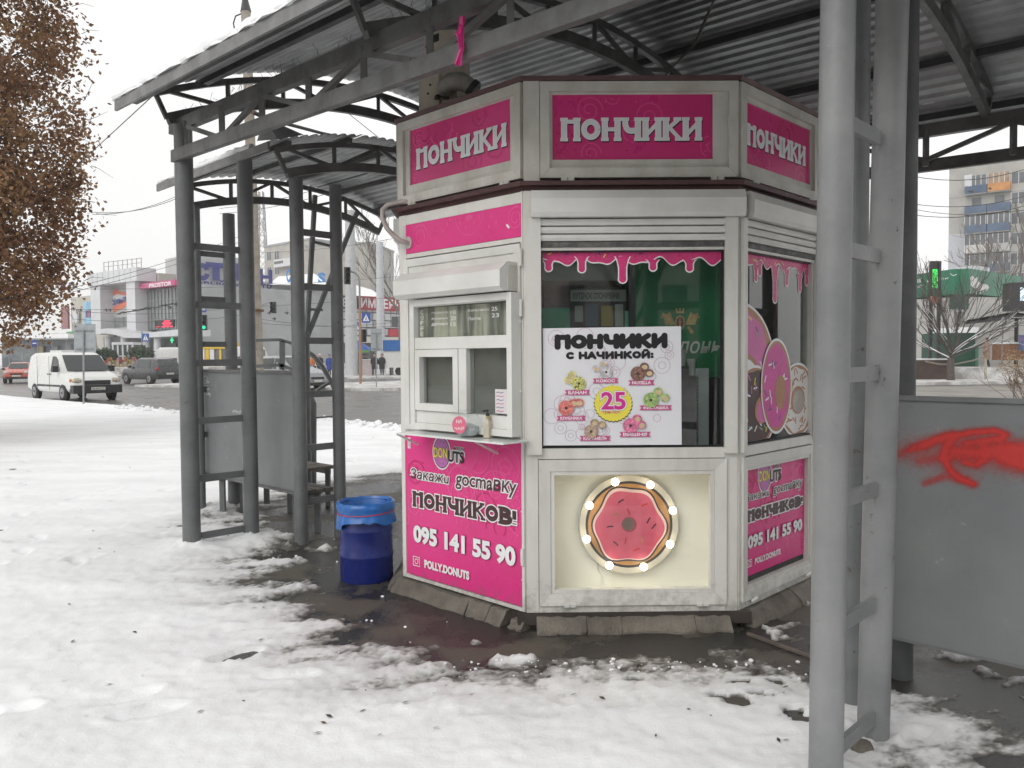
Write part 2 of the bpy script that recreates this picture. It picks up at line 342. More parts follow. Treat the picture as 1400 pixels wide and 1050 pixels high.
# plain walls on the hidden sides
for k in (3,4,5,6,7):
    b=B(); b.fbox(FRM[k],.075,FL[k]-.075,-.06,-.004,.10,2.55); b.build('wall_panel',WHITE2,kiosk)
    b=B(); b.fbox(FRM[k],.06,FL[k]-.06,-.004,.05,2.40,2.545); b.build('shutter_box',WHITE2,kiosk)
# ---- ring frame helper: rectangular mitred frame as 4 pieces in one mesh
def frame4(f,s0,s1,z0,z1,wd,n0,n1,b=None,slope=.0):
    b=b or B(); O_=[(s0,z0),(s1,z0),(s1,z1),(s0,z1)]; I_=[(s0+wd,z0+wd),(s1-wd,z0+wd),(s1-wd,z1-wd),(s0+wd,z1-wd)]
    for i in range(4):
        j=(i+1)%4; o0,o1,i1,i0=O_[i],O_[j],I_[j],I_[i]; g=.0012
        if i%2==0: o0,o1,i1,i0=[(p[0]+(g if a in(0,3) else -g),p[1]) for a,p in enumerate((o0,o1,i1,i0))]
        P=[f.p(o0[0],n0,o0[1]),f.p(o1[0],n0,o1[1]),f.p(i1[0],n0,i1[1]),f.p(i0[0],n0,i0[1]),f.p(o0[0],n1,o0[1]),f.p(o1[0],n1,o1[1]),f.p(i1[0],n1-slope,i1[1]),f.p(i0[0],n1-slope,i0[1])]
        b.hexa(P)
    return b
# ---- pattern of pale rings on pink vinyl
def swirls(pn,s0,s1,z0,z1,n,seed,lm=PINKL,dm=PINKL2,rmax=.11):
    r_=random.Random(seed)
    def clip(pts): return [(min(max(a,s0),s1),min(max(b,z0),z1)) for a,b in pts]
    for i in range(n):
        c=(r_.uniform(s0,s1),r_.uniform(z0,z1)); R=r_.uniform(.035,rmax); m=lm if r_.random()<.6 else dm; kind=r_.random()
        if kind<.45: 
            pts=[(c[0]+R*(1-t/40)*math.cos(t*.35),c[1]+R*(1-t/40)*math.sin(t*.35)) for t in range(34)]
            segs=[pts]
        elif kind<.8: segs=[_ell(*c,R,R,0,360,30),_ell(*c,R*.42,R*.42,0,360,20)]
        else: segs=[_ell(*c,R,R,200,380,20)]
        for sg in segs:
            run=[]
            for p in sg+[None]:
                if p is not None and s0+.01<p[0]<s1-.01 and z0+.01<p[1]<z1-.01: run.append(p)
                else:
                    if len(run)>2: pn.stroke(run,R*.09+.002,m,'swirl_print',cap=False)
                    run=[]
        for _ in range(3):
            q=(c[0]+r_.uniform(-R,R)*1.3,c[1]+r_.uniform(-R,R)*1.3)
            if s0+.02<q[0]<s1-.02 and z0+.02<q[1]<z1-.02: pn.disc(q,.004+.004*r_.random(),m,'swirl_print',8)
# ---- sign band
def signboard(k,s0,s1,p0,p1,zp0,zp1,l0,l1,zl0,zl1,word=True):
    f=FRM[k]; 
    board=frame4(f,s0,s1,2.623,3.168,.055,-.04,.016).build('sign_board',SIGNW,kiosk)
    ib=B(); o0,o1,q0,q1=s0+.056,s1-.056,2.680,3.112
    for (a,b_,c_,d_) in ((o0,p0,q0,q1),(p1,o1,q0,q1),(p0+.0005,p1-.0005,q0,zp0),(p0+.0005,p1-.0005,zp1,q1)):
        if b_-a>.002 and d_-c_>.002: ib.fbox(f,a,b_,-.030,-.006,c_,d_)
    ib.build('inner_frame',SIGNW,board)
    # plinth strip and gap under the sign
    B().fbox(f,p0-.02,p1+.02,-.034,-.016,zp0-.012,zp1+.012).build('sign_face',PINKD,board)
    if not word: return board
    pn=Pn(f,-.0156); swirls(pn,p0,p1,zp0,zp1,9,k+3); pn.lift()
    W=.031; 
    skel(pn,'ПОНЧИКИ',l0,l1,zl0,zl1,W*.82,BLK,grow=.0045,slab=True,dx=.004,dz=-.006); pn.lift()
    skel(pn,'ПОНЧИКИ',l0,l1,zl0,zl1,W*.82,LETW,grow=.0035,slab=True); pn.lift()
    skel(pn,'ПОНЧИКИ',l0,l1,zl0,zl1,W*.82,LETG,grow=-.002,slab=True); pn.flush(board)
    for hs_ in (s0+.12,s1-.16):
        B().fbox(f,hs_,hs_+.035,.017,.028,2.60,2.622).fbox(f,hs_+.039,hs_+.075,.017,.028,2.60,2.622).build('hinge',SIGNW,board)
    return board
def sgn(k,s0,s1,px):
    A=lambda q:FRM[k].at(q[0],q[1],-.0156); a,b,c,d=[A(q) for q in px[:4]]; e,g,h,i_=[A(q) for q in px[4:]]
    signboard(k,s0,s1,(a[0]+c[0])/2,(b[0]+d[0])/2,(c[1]+d[1])/2,(a[1]+b[1])/2,(e[0]+h[0])/2,(g[0]+i_[0])/2,(h[1]+i_[1])/2,(e[1]+g[1])/2)
sgn(0,.008,1.150,((561,177),(699,137),(562,253),(699,221),(569,201),(693,172),(569,230),(693,201)))
sgn(1,.098,1.238,((755,130),(974,129),(755,219),(974,218),(766,162),(960,161),(766,192),(960,192)))
sgn(2,.008,1.042,((1019.5,141),(1106,177),(1019.5,226),(1106,251),(1021,170),(1101,200),(1021,196),(1101,228)))
for k in (3,4,5,6,7): signboard(k,.008,FL[k]-.008,.1,FL[k]-.1,2.73,3.08,0,0,0,0,False)
# ---- roller shutter boxes (faces 0 high strip excluded)
def shutterbox(f,s0,s1,z0,z1,dep,nm='shutter_box',par=kiosk,m=WHITE2):
    P=[(0,z0+.0),(dep*.86,z0+.0),(dep,z0+.025),(dep,z1-.05),(dep*.62,z1),(0,z1)]
    b=B(); k=len(P); vs=[f.p(s0,a,c) for a,c in P]+[f.p(s1,a,c) for a,c in P]
    b.add(vs,[tuple(range(k)),tuple(range(k,2*k))[::-1]]+[(i,k+i,k+(i+1)%k,(i+1)%k) for i in range(k)]); o=b.build(nm,m,par)
    for s_,n_ in ((s0-.004,.004),(s1,.004)):
        B().fbox(f,s_,s_+n_,0,dep*.6,z0+.01,z1-.02).build('end_cap',SIGNW,o)
    return o
shutterbox(FRM[1],.045,1.243+.025,2.392,2.545,.075)
shutterbox(FRM[2],.05,1.02,2.392,2.545,.075)
for k,s0,s1,g0,g1,zb in ((1,.098,1.158,.104,1.152,1.074),(2,.05,.995,.056,.985,1.072)):
    f=FRM[k]
    for i in range(3):
        zt=2.389-i*.0445; b=B(); prof=[(0.004,zt-.042),(.020,zt-.038),(.026,zt-.022),(.022,zt-.004),(.004,zt-.001)]
        n_=len(prof); b.add([f.p(s0,a,c) for a,c in prof]+[f.p(s1,a,c) for a,c in prof],[(j,n_+j,n_+j+1,j+1) for j in range(n_-1)]); b.build('shutter_slat',WHITE2,kiosk)
    B().fbox(f,s0+.008,s1-.008,.002,.020,2.226,2.254).build('shutter_bottom_bar',mat('dirty_seal',(.12,.12,.115),.7,var=.4,vs=20),kiosk)
    B().fbox(f,s0,s1,-.03,.012,2.208,2.2245).build('window_head',WHITE,kiosk)
    B().fbox(f,.012,s0,.0075,.034,1.03,2.391).build('shutter_guide',WHITE,kiosk); B().fbox(f,s1,FL[k]-.012,.0075,.034,1.03,2.391).build('shutter_guide',WHITE,kiosk)
    if k==1: B().fbox(f,.0755,s0,-.045,.0065,1.01,2.39).build('window_jamb',WHITE,kiosk)
    wf=frame4(f,s0+.0,s1-.0,zb-.01,2.207,.008,-.045,-.004).build('window_frame',BPLAS,kiosk)
    B().fbox(f,s0+.006,s1-.006,-.03,-.024,zb-.004,2.2).build('window_pane',GLASS,wf)
    B().fbox(f,.0765,FL[k]-.0765,-.04,.008,1.002,zb-.011).build('sill_rail',WHITE,kiosk)
    B().fbox(f,.077,FL[k]-.077,-.04,.010,.101,.138).build('bottom_rail',WHITE,kiosk)
# black mullion behind the front glass
sm0,_=FRM[1].at(860,400,-.05); sm1,_=FRM[1].at(869,400,-.05)
B().fbox(FRM[1],sm0,sm1,-.075,-.047,1.07,2.2).build('window_mullion',BPLAS,kiosk)
# ---- front lower hatch with lit box
f=FRM[1]
hatch=frame4(f,.078,1.172,.142,.998,.068,-.02,.022,slope=.01).build('showcase_frame',WHITE,kiosk)
frame4(f,.147,1.103,.211,.929,.022,-.04,.006).build('inner_frame',WHITE,hatch)
B().fbox(f,.168,1.082,-.026,-.021,.232,.908).build('showcase_pane',glassmat('thin_glass',(.96,.97,.96),1.0),hatch)
CREAM=mat('cream_back_panel',(.90,.89,.82),.6,c2=(.86,.84,.76),vs=2.5,bump=.01,edge=(.3,.6))
box=B(); box.fbox(f,.10,1.15,-.20,-.19,.17,.96); box.fbox(f,.10,.11,-.19,-.042,.17,.96); box.fbox(f,1.14,1.15,-.19,-.042,.17,.96); box.fbox(f,.111,1.139,-.19,-.042,.17,.18); box.fbox(f,.111,1.139,-.19,-.042,.95,.96); box.build('showcase_box',CREAM,kiosk)
for s_ in (.255,1.03):
    B().fbox(f,s_-.035,s_-.002,.023,.038,.138,.154).fbox(f,s_+.002,s_+.035,.023,.038,.138,.154).build('hinge',WHITE2,kiosk)
# ---- marquee doughnut lamp
NB=-.13
mq=thing('doughnut_marquee_lamp','round glowing doughnut sign with eight lit bulbs in the lower front showcase','lit sign',f.p(.605,NB,.36),A_)
dc=f.at(860,717,NB); R0=.298
def disc3(c,r,n0,n1,m,nm,par,seg=48):
    b=B(); b.prism([(c[0]+r*math.cos(2*math.pi*i/seg),c[1]+r*math.sin(2*math.pi*i/seg)) for i in range(seg)],f,n0,n1); return b.build(nm,m,par,40)
dd=disc3(dc,R0,NB-.018,NB,mat('sign_disc_white',(.60,.56,.48),.5,var=.05,bump=0),'backing_disc',mq)
pn=Pn(f,NB+.0006); TAN=mat('doughnut_tan_print',(.50,.26,.10),.45,var=.25,vs=5,bump=0); ICE=mat('icing_pink_print',(.68,.15,.22),.4,c2=(.52,.075,.13),vs=2.5,bump=0,edge=(.35,.6)); GRY=mat('dark_outline_print',(.05,.045,.05),.5,var=.1,bump=0)
pn.disc(dc,.262,GRY,'outline',60); pn.lift(); pn.disc(dc,.247,TAN,'dough_print',60); pn.lift()
def lobes(r,ph=.3,a=.05): return [(dc[0]+r*(1+a*math.cos(6*t+ph)+.03*math.cos(3*t+1))*math.cos(t),dc[1]-.004+r*(1+a*math.cos(6*t+ph)+.03*math.cos(3*t+1))*math.sin(t)*1.05) for t in [2*math.pi*i/72 for i in range(72)]]
pn.poly(lobes(.222),GRY,'outline'); pn.lift(); pn.poly(lobes(.212),mat('icing_pale_print',(.78,.55,.52),.45,var=.05,bump=0),'icing_highlight'); pn.lift()
pn.poly([(a,b-.006) for a,b in lobes(.200)],ICE,'icing_print'); pn.lift()
pn.disc((dc[0],dc[1]),.046,mat('hole_shadow_print',(.36,.06,.085),.5,var=0,bump=0),'hole_print'); pn.lift(); pn.disc((dc[0]-.006,dc[1]+.003),.038,mat('hole_print',(.20,.13,.11),.5,var=.2,bump=0),'hole_print'); pn.lift()
for a,rr,an,m in ((1.9,.15,30,GRY),(.9,.15,20,RED),(2.5,.10,-10,TAN),(3.25,.115,5,GRY),(4.1,.14,-40,GRY),(1.6,.075,-70,RED),(4.5,.10,80,RED),(5.4,.12,-75,TAN),(6.2,.15,50,GRY),(5.0,.16,20,RED),(.2,.12,60,GRY)):
    x=dc[0]+rr*math.cos(a); z=dc[1]+rr*math.sin(a); e=.017; c_,s_=math.cos(math.radians(an)),math.sin(math.radians(an))
    pn.stroke([(x-e*c_,z-e*s_),(x,z+.003),(x+e*c_,z+e*s_)],.008,m,'sprinkle_print')
pn.flush(mq)
BULB=mat('lit_bulb',(1,.90,.70),.4,var=0,emit=7.,bump=0); SOCK=mat('bulb_socket',(.75,.74,.7),.5,var=.05)
for q in ((841,659),(889,663),(806,691),(920,698),(802,737),(916,744),(833,773),(880,775)):
    nb=NB+.045; s_,z_=f.at(*q,nb); c=f.p(s_,nb,z_)
    bo=B().ball(c,.0235,14).build('bulb',BULB,mq,60)
    e1=f.p(s_,NB+.0,z_);e2=f.p(s_,NB+.026,z_); B().tube([e1,e2],.013,10).build('socket',SOCK,mq)
    li=bpy.data.lights.new('bulb_light','POINT'); li.energy=.19; li.color=(1,.86,.64); li.shadow_soft_size=.026
    lo=bpy.data.objects.new('bulb_light',li); _link(lo); lo.location=f.p(s_,nb+.026,z_)
s_,z_=f.at(817,770,NB-.02); s2,z2=f.at(823,803,-.16)
B().tube([f.p(s_,-.185,z_),f.p(s_+.01,-.186,z_-.06),f.p(s2,-.185,z2+.07),f.p(s2+.004,-.16,.185)],.0035,6).build('power_cable',LETW,mq,60)
# ---- icing drip stickers
ICEP=mat('drip_pink_print',(.62,.045,.19),.3,var=.15,vs=9,bump=0)
def drip(f,n0,par,cols,x0,x1,ztop,zf,seed=1):
    """cols: list of (s, zlow, halfwidth) drips"""
    for grow,m,l,nm in ((.0075,LETW,0,'drip_outline'),(0,ICEP,.0005,'icing_drip')):
        pn=Pn(f,n0+l); N=160; base=[]
        def zb(s): return ztop-.048-.018*math.sin(s*29+seed)-.010*math.sin(s*53)
        for i in range(N):
            a=x0+(x1-x0)*i/N; b=x0+(x1-x0)*(i+1)/N
            pn.poly([(a,zb(a)-grow),(b,zb(b)-grow),(b,ztop),(a,ztop)],m,nm)
        for s,zl,hw in cols:
            pts=[]
            for t in range(9): pts.append((hw*(2.1-1.1*min(1,t/4)**.6)+grow,zb(s)-(zb(s)-zl)*t/8))
            for (wa,za),(wb,zc) in zip(pts[:-1],pts[1:]): 
                pn.poly([(max(x0,s-wb),zc),(min(x1,s+wb),zc),(min(x1,s+wa),za),(max(x0,s-wa),za)],m,nm)
            pn.disc((s,zl),hw*1.08+grow,m,nm,20)
        pn.flush(par)
dr=thing('icing_drip_sticker','pink icing drip film along the top of the front window glass','sticker',f.p(.6,-.02,2.2),A_)
drip(f,-.0232,dr,[(.145,2.112,.017),(.338,2.105,.018),(.575,2.045,.020),(.752,2.112,.018),(.965,2.105,.018),],.112,1.148,2.199,0)
pn=Pn(f,-.022)
for s_,z_,m,an in ((.47,2.180,YEL,60),(.44,2.193,BLUEB,-60),(1.10,2.182,YEL,60),(1.075,2.194,BLUEB,-50),(.15,2.193,YEL,20),(.25,2.191,BLUEB,10),(.78,2.192,YEL,15),(.68,2.19,BLUEB,10)):
    e=.010; c_,q_=math.cos(math.radians(an)),math.sin(math.radians(an)); pn.stroke([(s_-e*c_,z_-e*q_),(s_+e*c_,z_+e*q_)],.006,m,'sprinkle_print')
pn.flush(dr)
f2=FRM[2]
dr2=thing('icing_drip_sticker','pink icing drip film along the top of the right side window glass','sticker',f2.p(.5,-.02,2.2),A_)
drip(f2,-.0232,dr2,[(.08,2.06,.02),(.25,2.06,.018),(.30,2.10,.02),(.50,1.95,.024),(.66,2.06,.02),(.85,2.03,.02),(.95,2.08,.02)],.062,.978,2.199,0,2)
pn=Pn(f2,-.022); r_=random.Random(4)
for i in range(16):
    s_=r_.uniform(.1,.95);z_=r_.uniform(2.165,2.19);an=r_.uniform(-60,60);e=.011;c_,q_=math.cos(math.radians(an)),math.sin(math.radians(an)); pn.stroke([(s_-e*c_,z_-e*q_),(s_+e*c_,z_+e*q_)],.006,random.choice([YEL,LETW,BLUEB]),'sprinkle_print')
pn.flush(dr2)
# ---- doughnut film on the right window
df=thing('doughnut_window_film','big pink, chocolate and white doughnut film on the right side window','window film',f2.p(.5,-.02,1.08),A_)
DPK=mat('film_pink',(.66,.17,.42),.35,c2=(.58,.10,.33),vs=2,bump=0,edge=(.3,.6)); DPK2=mat('film_magenta',(.62,.06,.32),.35,var=.1,bump=0); DCH=mat('film_chocolate',(.055,.018,.02),.35,var=.1,bump=0); DTN=mat('film_dough',(.42,.20,.10),.4,var=.1,bump=0); DWH=mat('film_white_icing',(.70,.68,.66),.4,var=.05,bump=0)
SPR=[YEL,LETW,mat('film_purple',(.16,.05,.25),.4,var=0,bump=0),mat('film_green',(.18,.35,.22),.4,var=0,bump=0),DPK]
X0,X1,ZB=.062,.978,1.080
def clipd(c,rx,ry):
    P=[]; 
    for i in range(60):
        t=2*math.pi*i/60; P.append((min(max(c[0]+rx*math.cos(t),X0),X1),max(c[1]+ry*math.sin(t),ZB)))
    return P
def dnut(pn,c,rx,ry,icing,hr,hc=None,holem=LETW,seed=0,n=20,sm=SPR,thin=0):
    pn.poly(clipd(c,rx+.014,ry+.016),LETW,'film_border'); pn.lift(.0002)
    pn.poly(clipd(c,rx,ry),DTN,'film_dough'); pn.lift(.0002)
    P=[(min(max(c[0]-.006+rx*.90*(1+.035*math.sin(9*t+seed))*math.cos(t),X0),X1),max(c[1]+ry*.93*(1+.03*math.sin(9*t+seed))*math.sin(t),ZB)) for t in [2*math.pi*i/60 for i in range(60)]]
    pn.poly(P,icing,'film_icing'); pn.lift(.0002)
    r_=random.Random(seed)
    for i in range(n):
        a=r_.uniform(0,6.28); q=r_.uniform(hr+.14,.84); x=c[0]+rx*q*math.cos(a); z=c[1]+ry*q*math.sin(a)
        if X0+.02<x<X1-.02 and z>ZB+.02:
            an=r_.uniform(0,3.14); e=.019; pn.stroke([(x-e*math.cos(an),z-e*math.sin(an)),(x+e*math.cos(an),z+e*math.sin(an))],.011,r_.choice(sm),'film_sprinkle')
    hc=hc or c
    pn.lift(.0002); pn.poly(clipd(hc,rx*hr*1.25,ry*hr*1.2),DTN,'film_dough'); pn.lift(.0002); pn.poly(clipd((hc[0]+.01,hc[1]-.008),rx*hr,ry*hr),holem,'film_hole'); pn.lift(.0002)
pn=Pn(f2,-.0228)
dnut(pn,(.04,1.54),.44,.36,DPK,.34,(.12,1.46),LETW,1,34)
dnut(pn,(.25,1.27),.26,.25,DCH,.28,(.33,1.26),DPK,2,44)
dnut(pn,(.82,1.30),.25,.23,DWH,.33,None,mat('film_hole_grey',(.45,.40,.36),.4,var=.2,bump=0),5,46,[DTN])
dnut(pn,(.52,1.40),.195,.285,DPK2,.32,(.57,1.36),DTN,7,18,[LETW,SPR[2]])
pn.flush(df)
# ---- front poster
GP=mat('poster_white',(.76,.76,.79),.35,c2=(.71,.71,.75),vs=3,bump=.01,edge=(.3,.6)); GPR=mat('poster_grey_rings',(.54,.52,.58),.35,var=.05,bump=0); GPK=mat('poster_pink_rings',(.62,.50,.58),.35,var=.05,bump=0)
po=thing('menu_poster','white poster of filled doughnuts priced 25 taped on the front window','poster',f.p(.51,0,1.079),A_)
NP=.012
c00=f.at(743,609,NP);c10=f.at(932,608,NP);c01=f.at(742,449,NP);c11=f.at(931,446,NP)
qm=corner_map(c00,c10,c01,c11)
Z0,Z1=1.078,1.765
pb=B(); cs=[c00,c10,c11,c01]; pb.prism(cs,f,NP-.003,NP); pb.build('poster_sheet',GP,po)
PX=lambda x,y:((x-72)/(1112-72),1-(y-92)/(986-92))   # poster picture coordinates
pn=Pn(f,NP+.0005,qm); r_=random.Random(11); AS=.915
for i in range(34):
    c=(r_.uniform(.06,.94),r_.uniform(.07,.93)); R=r_.uniform(.02,.06); m=GPR if r_.random()<.5 else GPK
    pn.arc(c,R,.006,0,6.28,m,'ring_print',n=24,ry=R*1.16); 
    if r_.random()<.7: pn.arc(c,R*.45,.006,0,6.28,m,'ring_print',n=16,ry=R*.52)
pn.lift()
a,b=PX(160,255);c,d=PX(1010,140); skel(pn,'ПОНЧИКИ',a,c,b,d,.040,BLK,grow=.002)
a,b=PX(245,332);c,d=PX(905,272); skel(pn,'С НАЧИНКОЙ:',a,c,b,d,.0195,BLK,grow=.0008)
pn.lift()
def zig(c,r,ry,n,a): return [(c[0]+(r if i%2 else r*a)*math.cos(math.pi*i/n),c[1]+(ry if i%2 else ry*a)*math.sin(math.pi*i/n)) for i in range(2*n)]
cc=PX(597,668); pn.poly(zig((cc[0],cc[1]-.005),.143,.160,30,.93),BLK,'price_badge_edge'); pn.lift(); pn.poly(zig(cc,.139,.157,30,.94),YEL,'price_badge'); pn.lift()
a,b=PX(512,712);c,d=PX(686,585); pn.text('25',a,c,b,d,BLK,.085); pn.lift(); pn.text('25',a,c,b,d,LETW,.075); pn.lift(); MG=mat('magenta_print',(.62,.03,.27),.35,var=.05,bump=0); pn.text('25',a,c,b,d,MG,.028)
a,b=PX(520,750);c,d=PX(655,722); pn.text('грн./шт.',a,c,b,d,MG,.012); pn.lift()
RIBC=mat('ribbon_pink_print',(.55,.08,.24),.35,var=.05,bump=0)
for wd,x0,y0,x1,y1 in (('КОКОС',443,478,640,514),('NUTELLA',712,494,910,532),('БАНАН',232,564,425,602),('ФИСТАШКА',793,686,1040,722),('КЛУБНИКА',170,760,392,796),('КАРАМЕЛЬ',343,914,578,952),('ВИШНЯ',642,886,878,924)):
    a,b=PX(x0,y1);c,d=PX(x1,y0); mz=(b+d)/2; pn.poly([(a,b),(c,b),(c-.015,mz),(c,d),(a,d),(a+.015,mz)],RIBC,'ribbon_print')
    h=(d-b)*.2; pn.n+=.0003; pn.text(wd,a+.028,c-.028,b+h,d-h,LETW,.03); pn.n-=.0003
pn.lift(.0008)
def col(n,c,v=.25): return mat('topping_'+n,c,.45,var=v,vs=40,bump=0,edge=(.45,.55))
for (x,y,r,c1,n1,cut,bits) in ((545,430,48,(.60,.58,.60),'coconut',((470,402),(525,365)),(.5,.48,.5)),(783,445,55,(.20,.11,.09),'cocoa',((832,392),(868,440)),(.45,.22,.15)),(340,515,52,(.62,.62,.22),'banana',((290,450),(262,488)),(.08,.05,.03)),(880,645,57,(.36,.50,.18),'pistachio',((935,582),(985,628)),(.15,.3,.1)),(243,700,58,(.66,.18,.16),'strawberry',((300,662),(340,660)),(.8,.4,.35)),(430,880,52,(.42,.30,.22),'caramel',((455,812),(512,830)),(.6,.48,.38)),(725,838,57,(.66,.17,.32),'cherry',((775,785),(808,832)),(.8,.4,.5))):
    p=PX(x,y); R=r/1040; RY=r/894; m=col(n1,c1); m2=col(n1+'_bits',bits,.1)
    for (u,v) in cut:
        q=PX(u,v); pn.disc(q,R*.62,m,'topping_print',16,RY*.55); 
    pn.n+=.0002
    for (u,v) in cut: q=PX(u+3,v+5); pn.disc(q,R*.40,col('filling',(.62,.48,.30),.1),'filling_print',14,RY*.33)
    pn.n+=.0002; pn.disc(p,R,m,'topping_print',26,RY); pn.n+=.0002
    for i in range(22):
        t=r_.uniform(0,6.28); q=r_.uniform(.35,.92); g=(p[0]+R*q*math.cos(t),p[1]+RY*q*math.sin(t)); pn.stroke([g,(g[0]+.008,g[1]+.006)],.0045,m2,'topping_bits')
    pn.disc(p,R*.2,col('hole',(.06,.045,.04),.1),'hole_print',10,RY*.2); pn.n-=.0006
pn.flush(po)
# ---- interior seen through the front and right glass
inn=B(); inn.fbox(f,.0,1.24,-.95,-.93,1.0,2.5); bw=inn.build('inner_wall',mat('interior_wall',(.42,.42,.40),.6,var=.1),kiosk)
B().fbox(f,.02,1.22,-.55,-.06,.985,1.0).build('counter_top',mat('counter_grey',(.30,.30,.29),.5,var=.1),kiosk)
def ibox(px0,py0,px1,py1,n0,n1,name,m,par=kiosk):
    a=f.at(px0,py1,n1);b=f.at(px1,py0,n1); return B().fbox(f,a[0],b[0],n0,n1,a[1],b[1]).build(name,m,par),a,b
LG=mat('interior_pale_wall',(.62,.66,.62),.6,var=.1,bump=0)
ibox(741,345,858,384,-.6,-.55,'pelmet_board',LG); ibox(744,382,778,450,-.6,-.56,'wall_strip',mat('interior_mauve',(.55,.40,.42),.6,var=.2,bump=0))
ibox(741,421,779,452,-.54,-.50,'mint_box',mat('mint_plastic',(.16,.62,.42),.5,var=.15,bump=0))
cb,ca_,cb_=ibox(780,394,856,452,-.52,-.50,'notice_board',mat('notice_board_dark',(.055,.06,.06),.5,var=.4,vs=8,bump=0))
pn=Pn(f,-.4995); a=f.at(784,409,-.4995);b=f.at(847,400,-.4995); 
pn.poly([(f.at(780,412,-.4995)[0],f.at(780,412,-.4995)[1]),(f.at(856,412,-.4995)[0],f.at(856,412,-.4995)[1]),(f.at(856,396,-.4995)[0],f.at(856,396,-.4995)[1]),(f.at(780,396,-.4995)[0],f.at(780,396,-.4995)[1])],LG,'header_print'); pn.lift()
pn.text('КУТОЧОК СПОЖИВАЧА',a[0],b[0],a[1],b[1],BLK,.02)
for i,(x0,y0,x1,y1) in enumerate(((786,418,797,440),(800,416,818,446),(822,418,838,446),(841,416,852,446))):
    a=f.at(x0,y1,-.499);b=f.at(x1,y0,-.499); pn.poly([(a[0],a[1]),(b[0],a[1]),(b[0],b[1]),(a[0],b[1])],[LG,mat('leaflet_blue',(.12,.17,.26),.5,var=0,bump=0),mat('leaflet_yellow',(.5,.4,.08),.5,var=0,bump=0),LG][i],'leaflet')
pn.flush(cb)
B().fbox(f,f.at(855,420,-.4)[0],f.at(860,420,-.4)[0],-.41,-.40,1.6,1.88).build('mint_strip',mat('mint_plastic',(.1,.42,.27)),kiosk)
# green drinks fridge
GRN=mat('fridge_green',(.02,.22,.09),.4,c2=(.014,.15,.06),vs=3,bump=0,edge=(.35,.6))
a=f.at(868,600,-.35);b=f.at(990,345,-.35)
fr_=thing('drinks_fridge','green drinks fridge with gold crest behind the front window glass','fridge',f.p((a[0]+b[0])/2,-.5,1.0),A_)
fb=B().fbox(f,a[0],b[0]+.02,-.85,-.35,1.46,2.3).build('fridge_header',GRN,fr_)
B().fbox(f,a[0]+.02,b[0]-.01,-.82,-.37,1.0,1.455).build('fridge_body',mat('fridge_dark',(.03,.035,.035),.4,var=.2),fr_)
pn=Pn(f,-.3495); GOLD=mat('gold_print',(.55,.38,.14),.4,var=.25,vs=30,bump=0); SILV=mat('silver_print',(.66,.67,.64),.4,var=.1,bump=0)
FP=lambda x,y:f.at(860+x/5,400+y/5,-.3495)
for sx in (-1,1):
    for j in range(6):
        x=350+sx*(62+j*11); pn.stroke([FP(x-sx*20,215),FP(x,170-j*5),FP(x+sx*10,140+j*6)],.011,GOLD,'crest_print')
    pn.stroke([FP(350+sx*60,240),FP(350+sx*80,270)],.02,GOLD,'crest_print')
pn.lift(.0008); pn.disc(FP(348,205),.032,GOLD,'crest_print',8,.046); pn.lift(); pn.disc(FP(348,205),.024,mat('crest_red',(.16,.03,.03),.4,var=0,bump=0),'crest_print',8,.036); pn.lift(); pn.stroke([FP(348,180),FP(348,225)],.008,GOLD,'crest_print'); pn.stroke([FP(335,200),FP(361,200)],.006,GOLD,'crest_print')
for x in (328,348,368): pn.stroke([FP(x,135),FP(x+(x-348)*.2,112)],.010,GOLD,'crest_print')
pn.stroke([FP(325,135),FP(371,135)],.010,GOLD,'crest_print')
a=FP(355,415);b=FP(622,332); pn.text('лонь',a[0]-.02,b[0],a[1],b[1],SILV,.012,shear=.25); pn.flush(fr_)
cup=mat('paper_cup',(.55,.55,.52),.5,var=.1)
for i,(x,y) in enumerate(((932,484),(945,497))):
    s_,z_=f.at(x,y+12,-.24)
    B().lathe([(.022,0),(.028,.10),(.030,.102)],f.p(s_,-.24,z_-.02),16).build('cup_stack',cup,None,50)
    o=SC.collection.objects[-1] if False else bpy.context.scene.collection.objects[-1]; tag(o,('taller','shorter')[i]+' stack of paper cups on the counter behind the front window','cup stack',)
    B().fbox(f,s_-.035,s_+.035,-.30,-.20,1.0,z_-.021).build('coffee_machine',mat('machine_grey',(.06,.065,.065),.4,var=.2),kiosk)
B().fbox(f,*sorted((f.at(951,520,-.2)[0],f.at(969,520,-.2)[0])),-.24,-.2,1.0,1.52).build('pale_stack',mat('pale_pack',(.40,.43,.43),.5,var=.1),kiosk)
# inside of the right window: red board with writing
a=f2.at(1040,345,-.45);b=f2.at(1104,480,-.45)
vb=B().fbox(f2,f2.at(1060,400,-.45)[0],f2.at(1112,400,-.45)[0],-.47,-.45,1.75,2.2).build('red_board',mat('board_red',(.36,.06,.08),.5,var=.15,bump=0),kiosk)
pn=Pn(f2,-.4495); a=f2.at(1078,402,-.4495);b=f2.at(1103,391,-.4495); pn.text('vodaf',a[0],b[0],a[1],b[1],LETW,.02)
c=f2.at(1066,401,-.4495); pn.arc(c,.035,.016,1.2,5.5,LETW,'logo_print'); c=f2.at(1080,424,-.4495); pn.arc(c,.05,.012,0,6.28,mat('board_grey',(.5,.45,.46),.5,var=0,bump=0),'logo_print'); pn.disc(c,.02,mat('board_grey',(.5,.45,.46)),'logo_print')
pn.flush(vb)
B().fbox(f2,.05,.62,-.62,-.6,1.0,2.2).build('inner_wall',mat('interior_check_grey',(.16,.19,.20),.5,var=.2,vs=4,bump=0),kiosk)
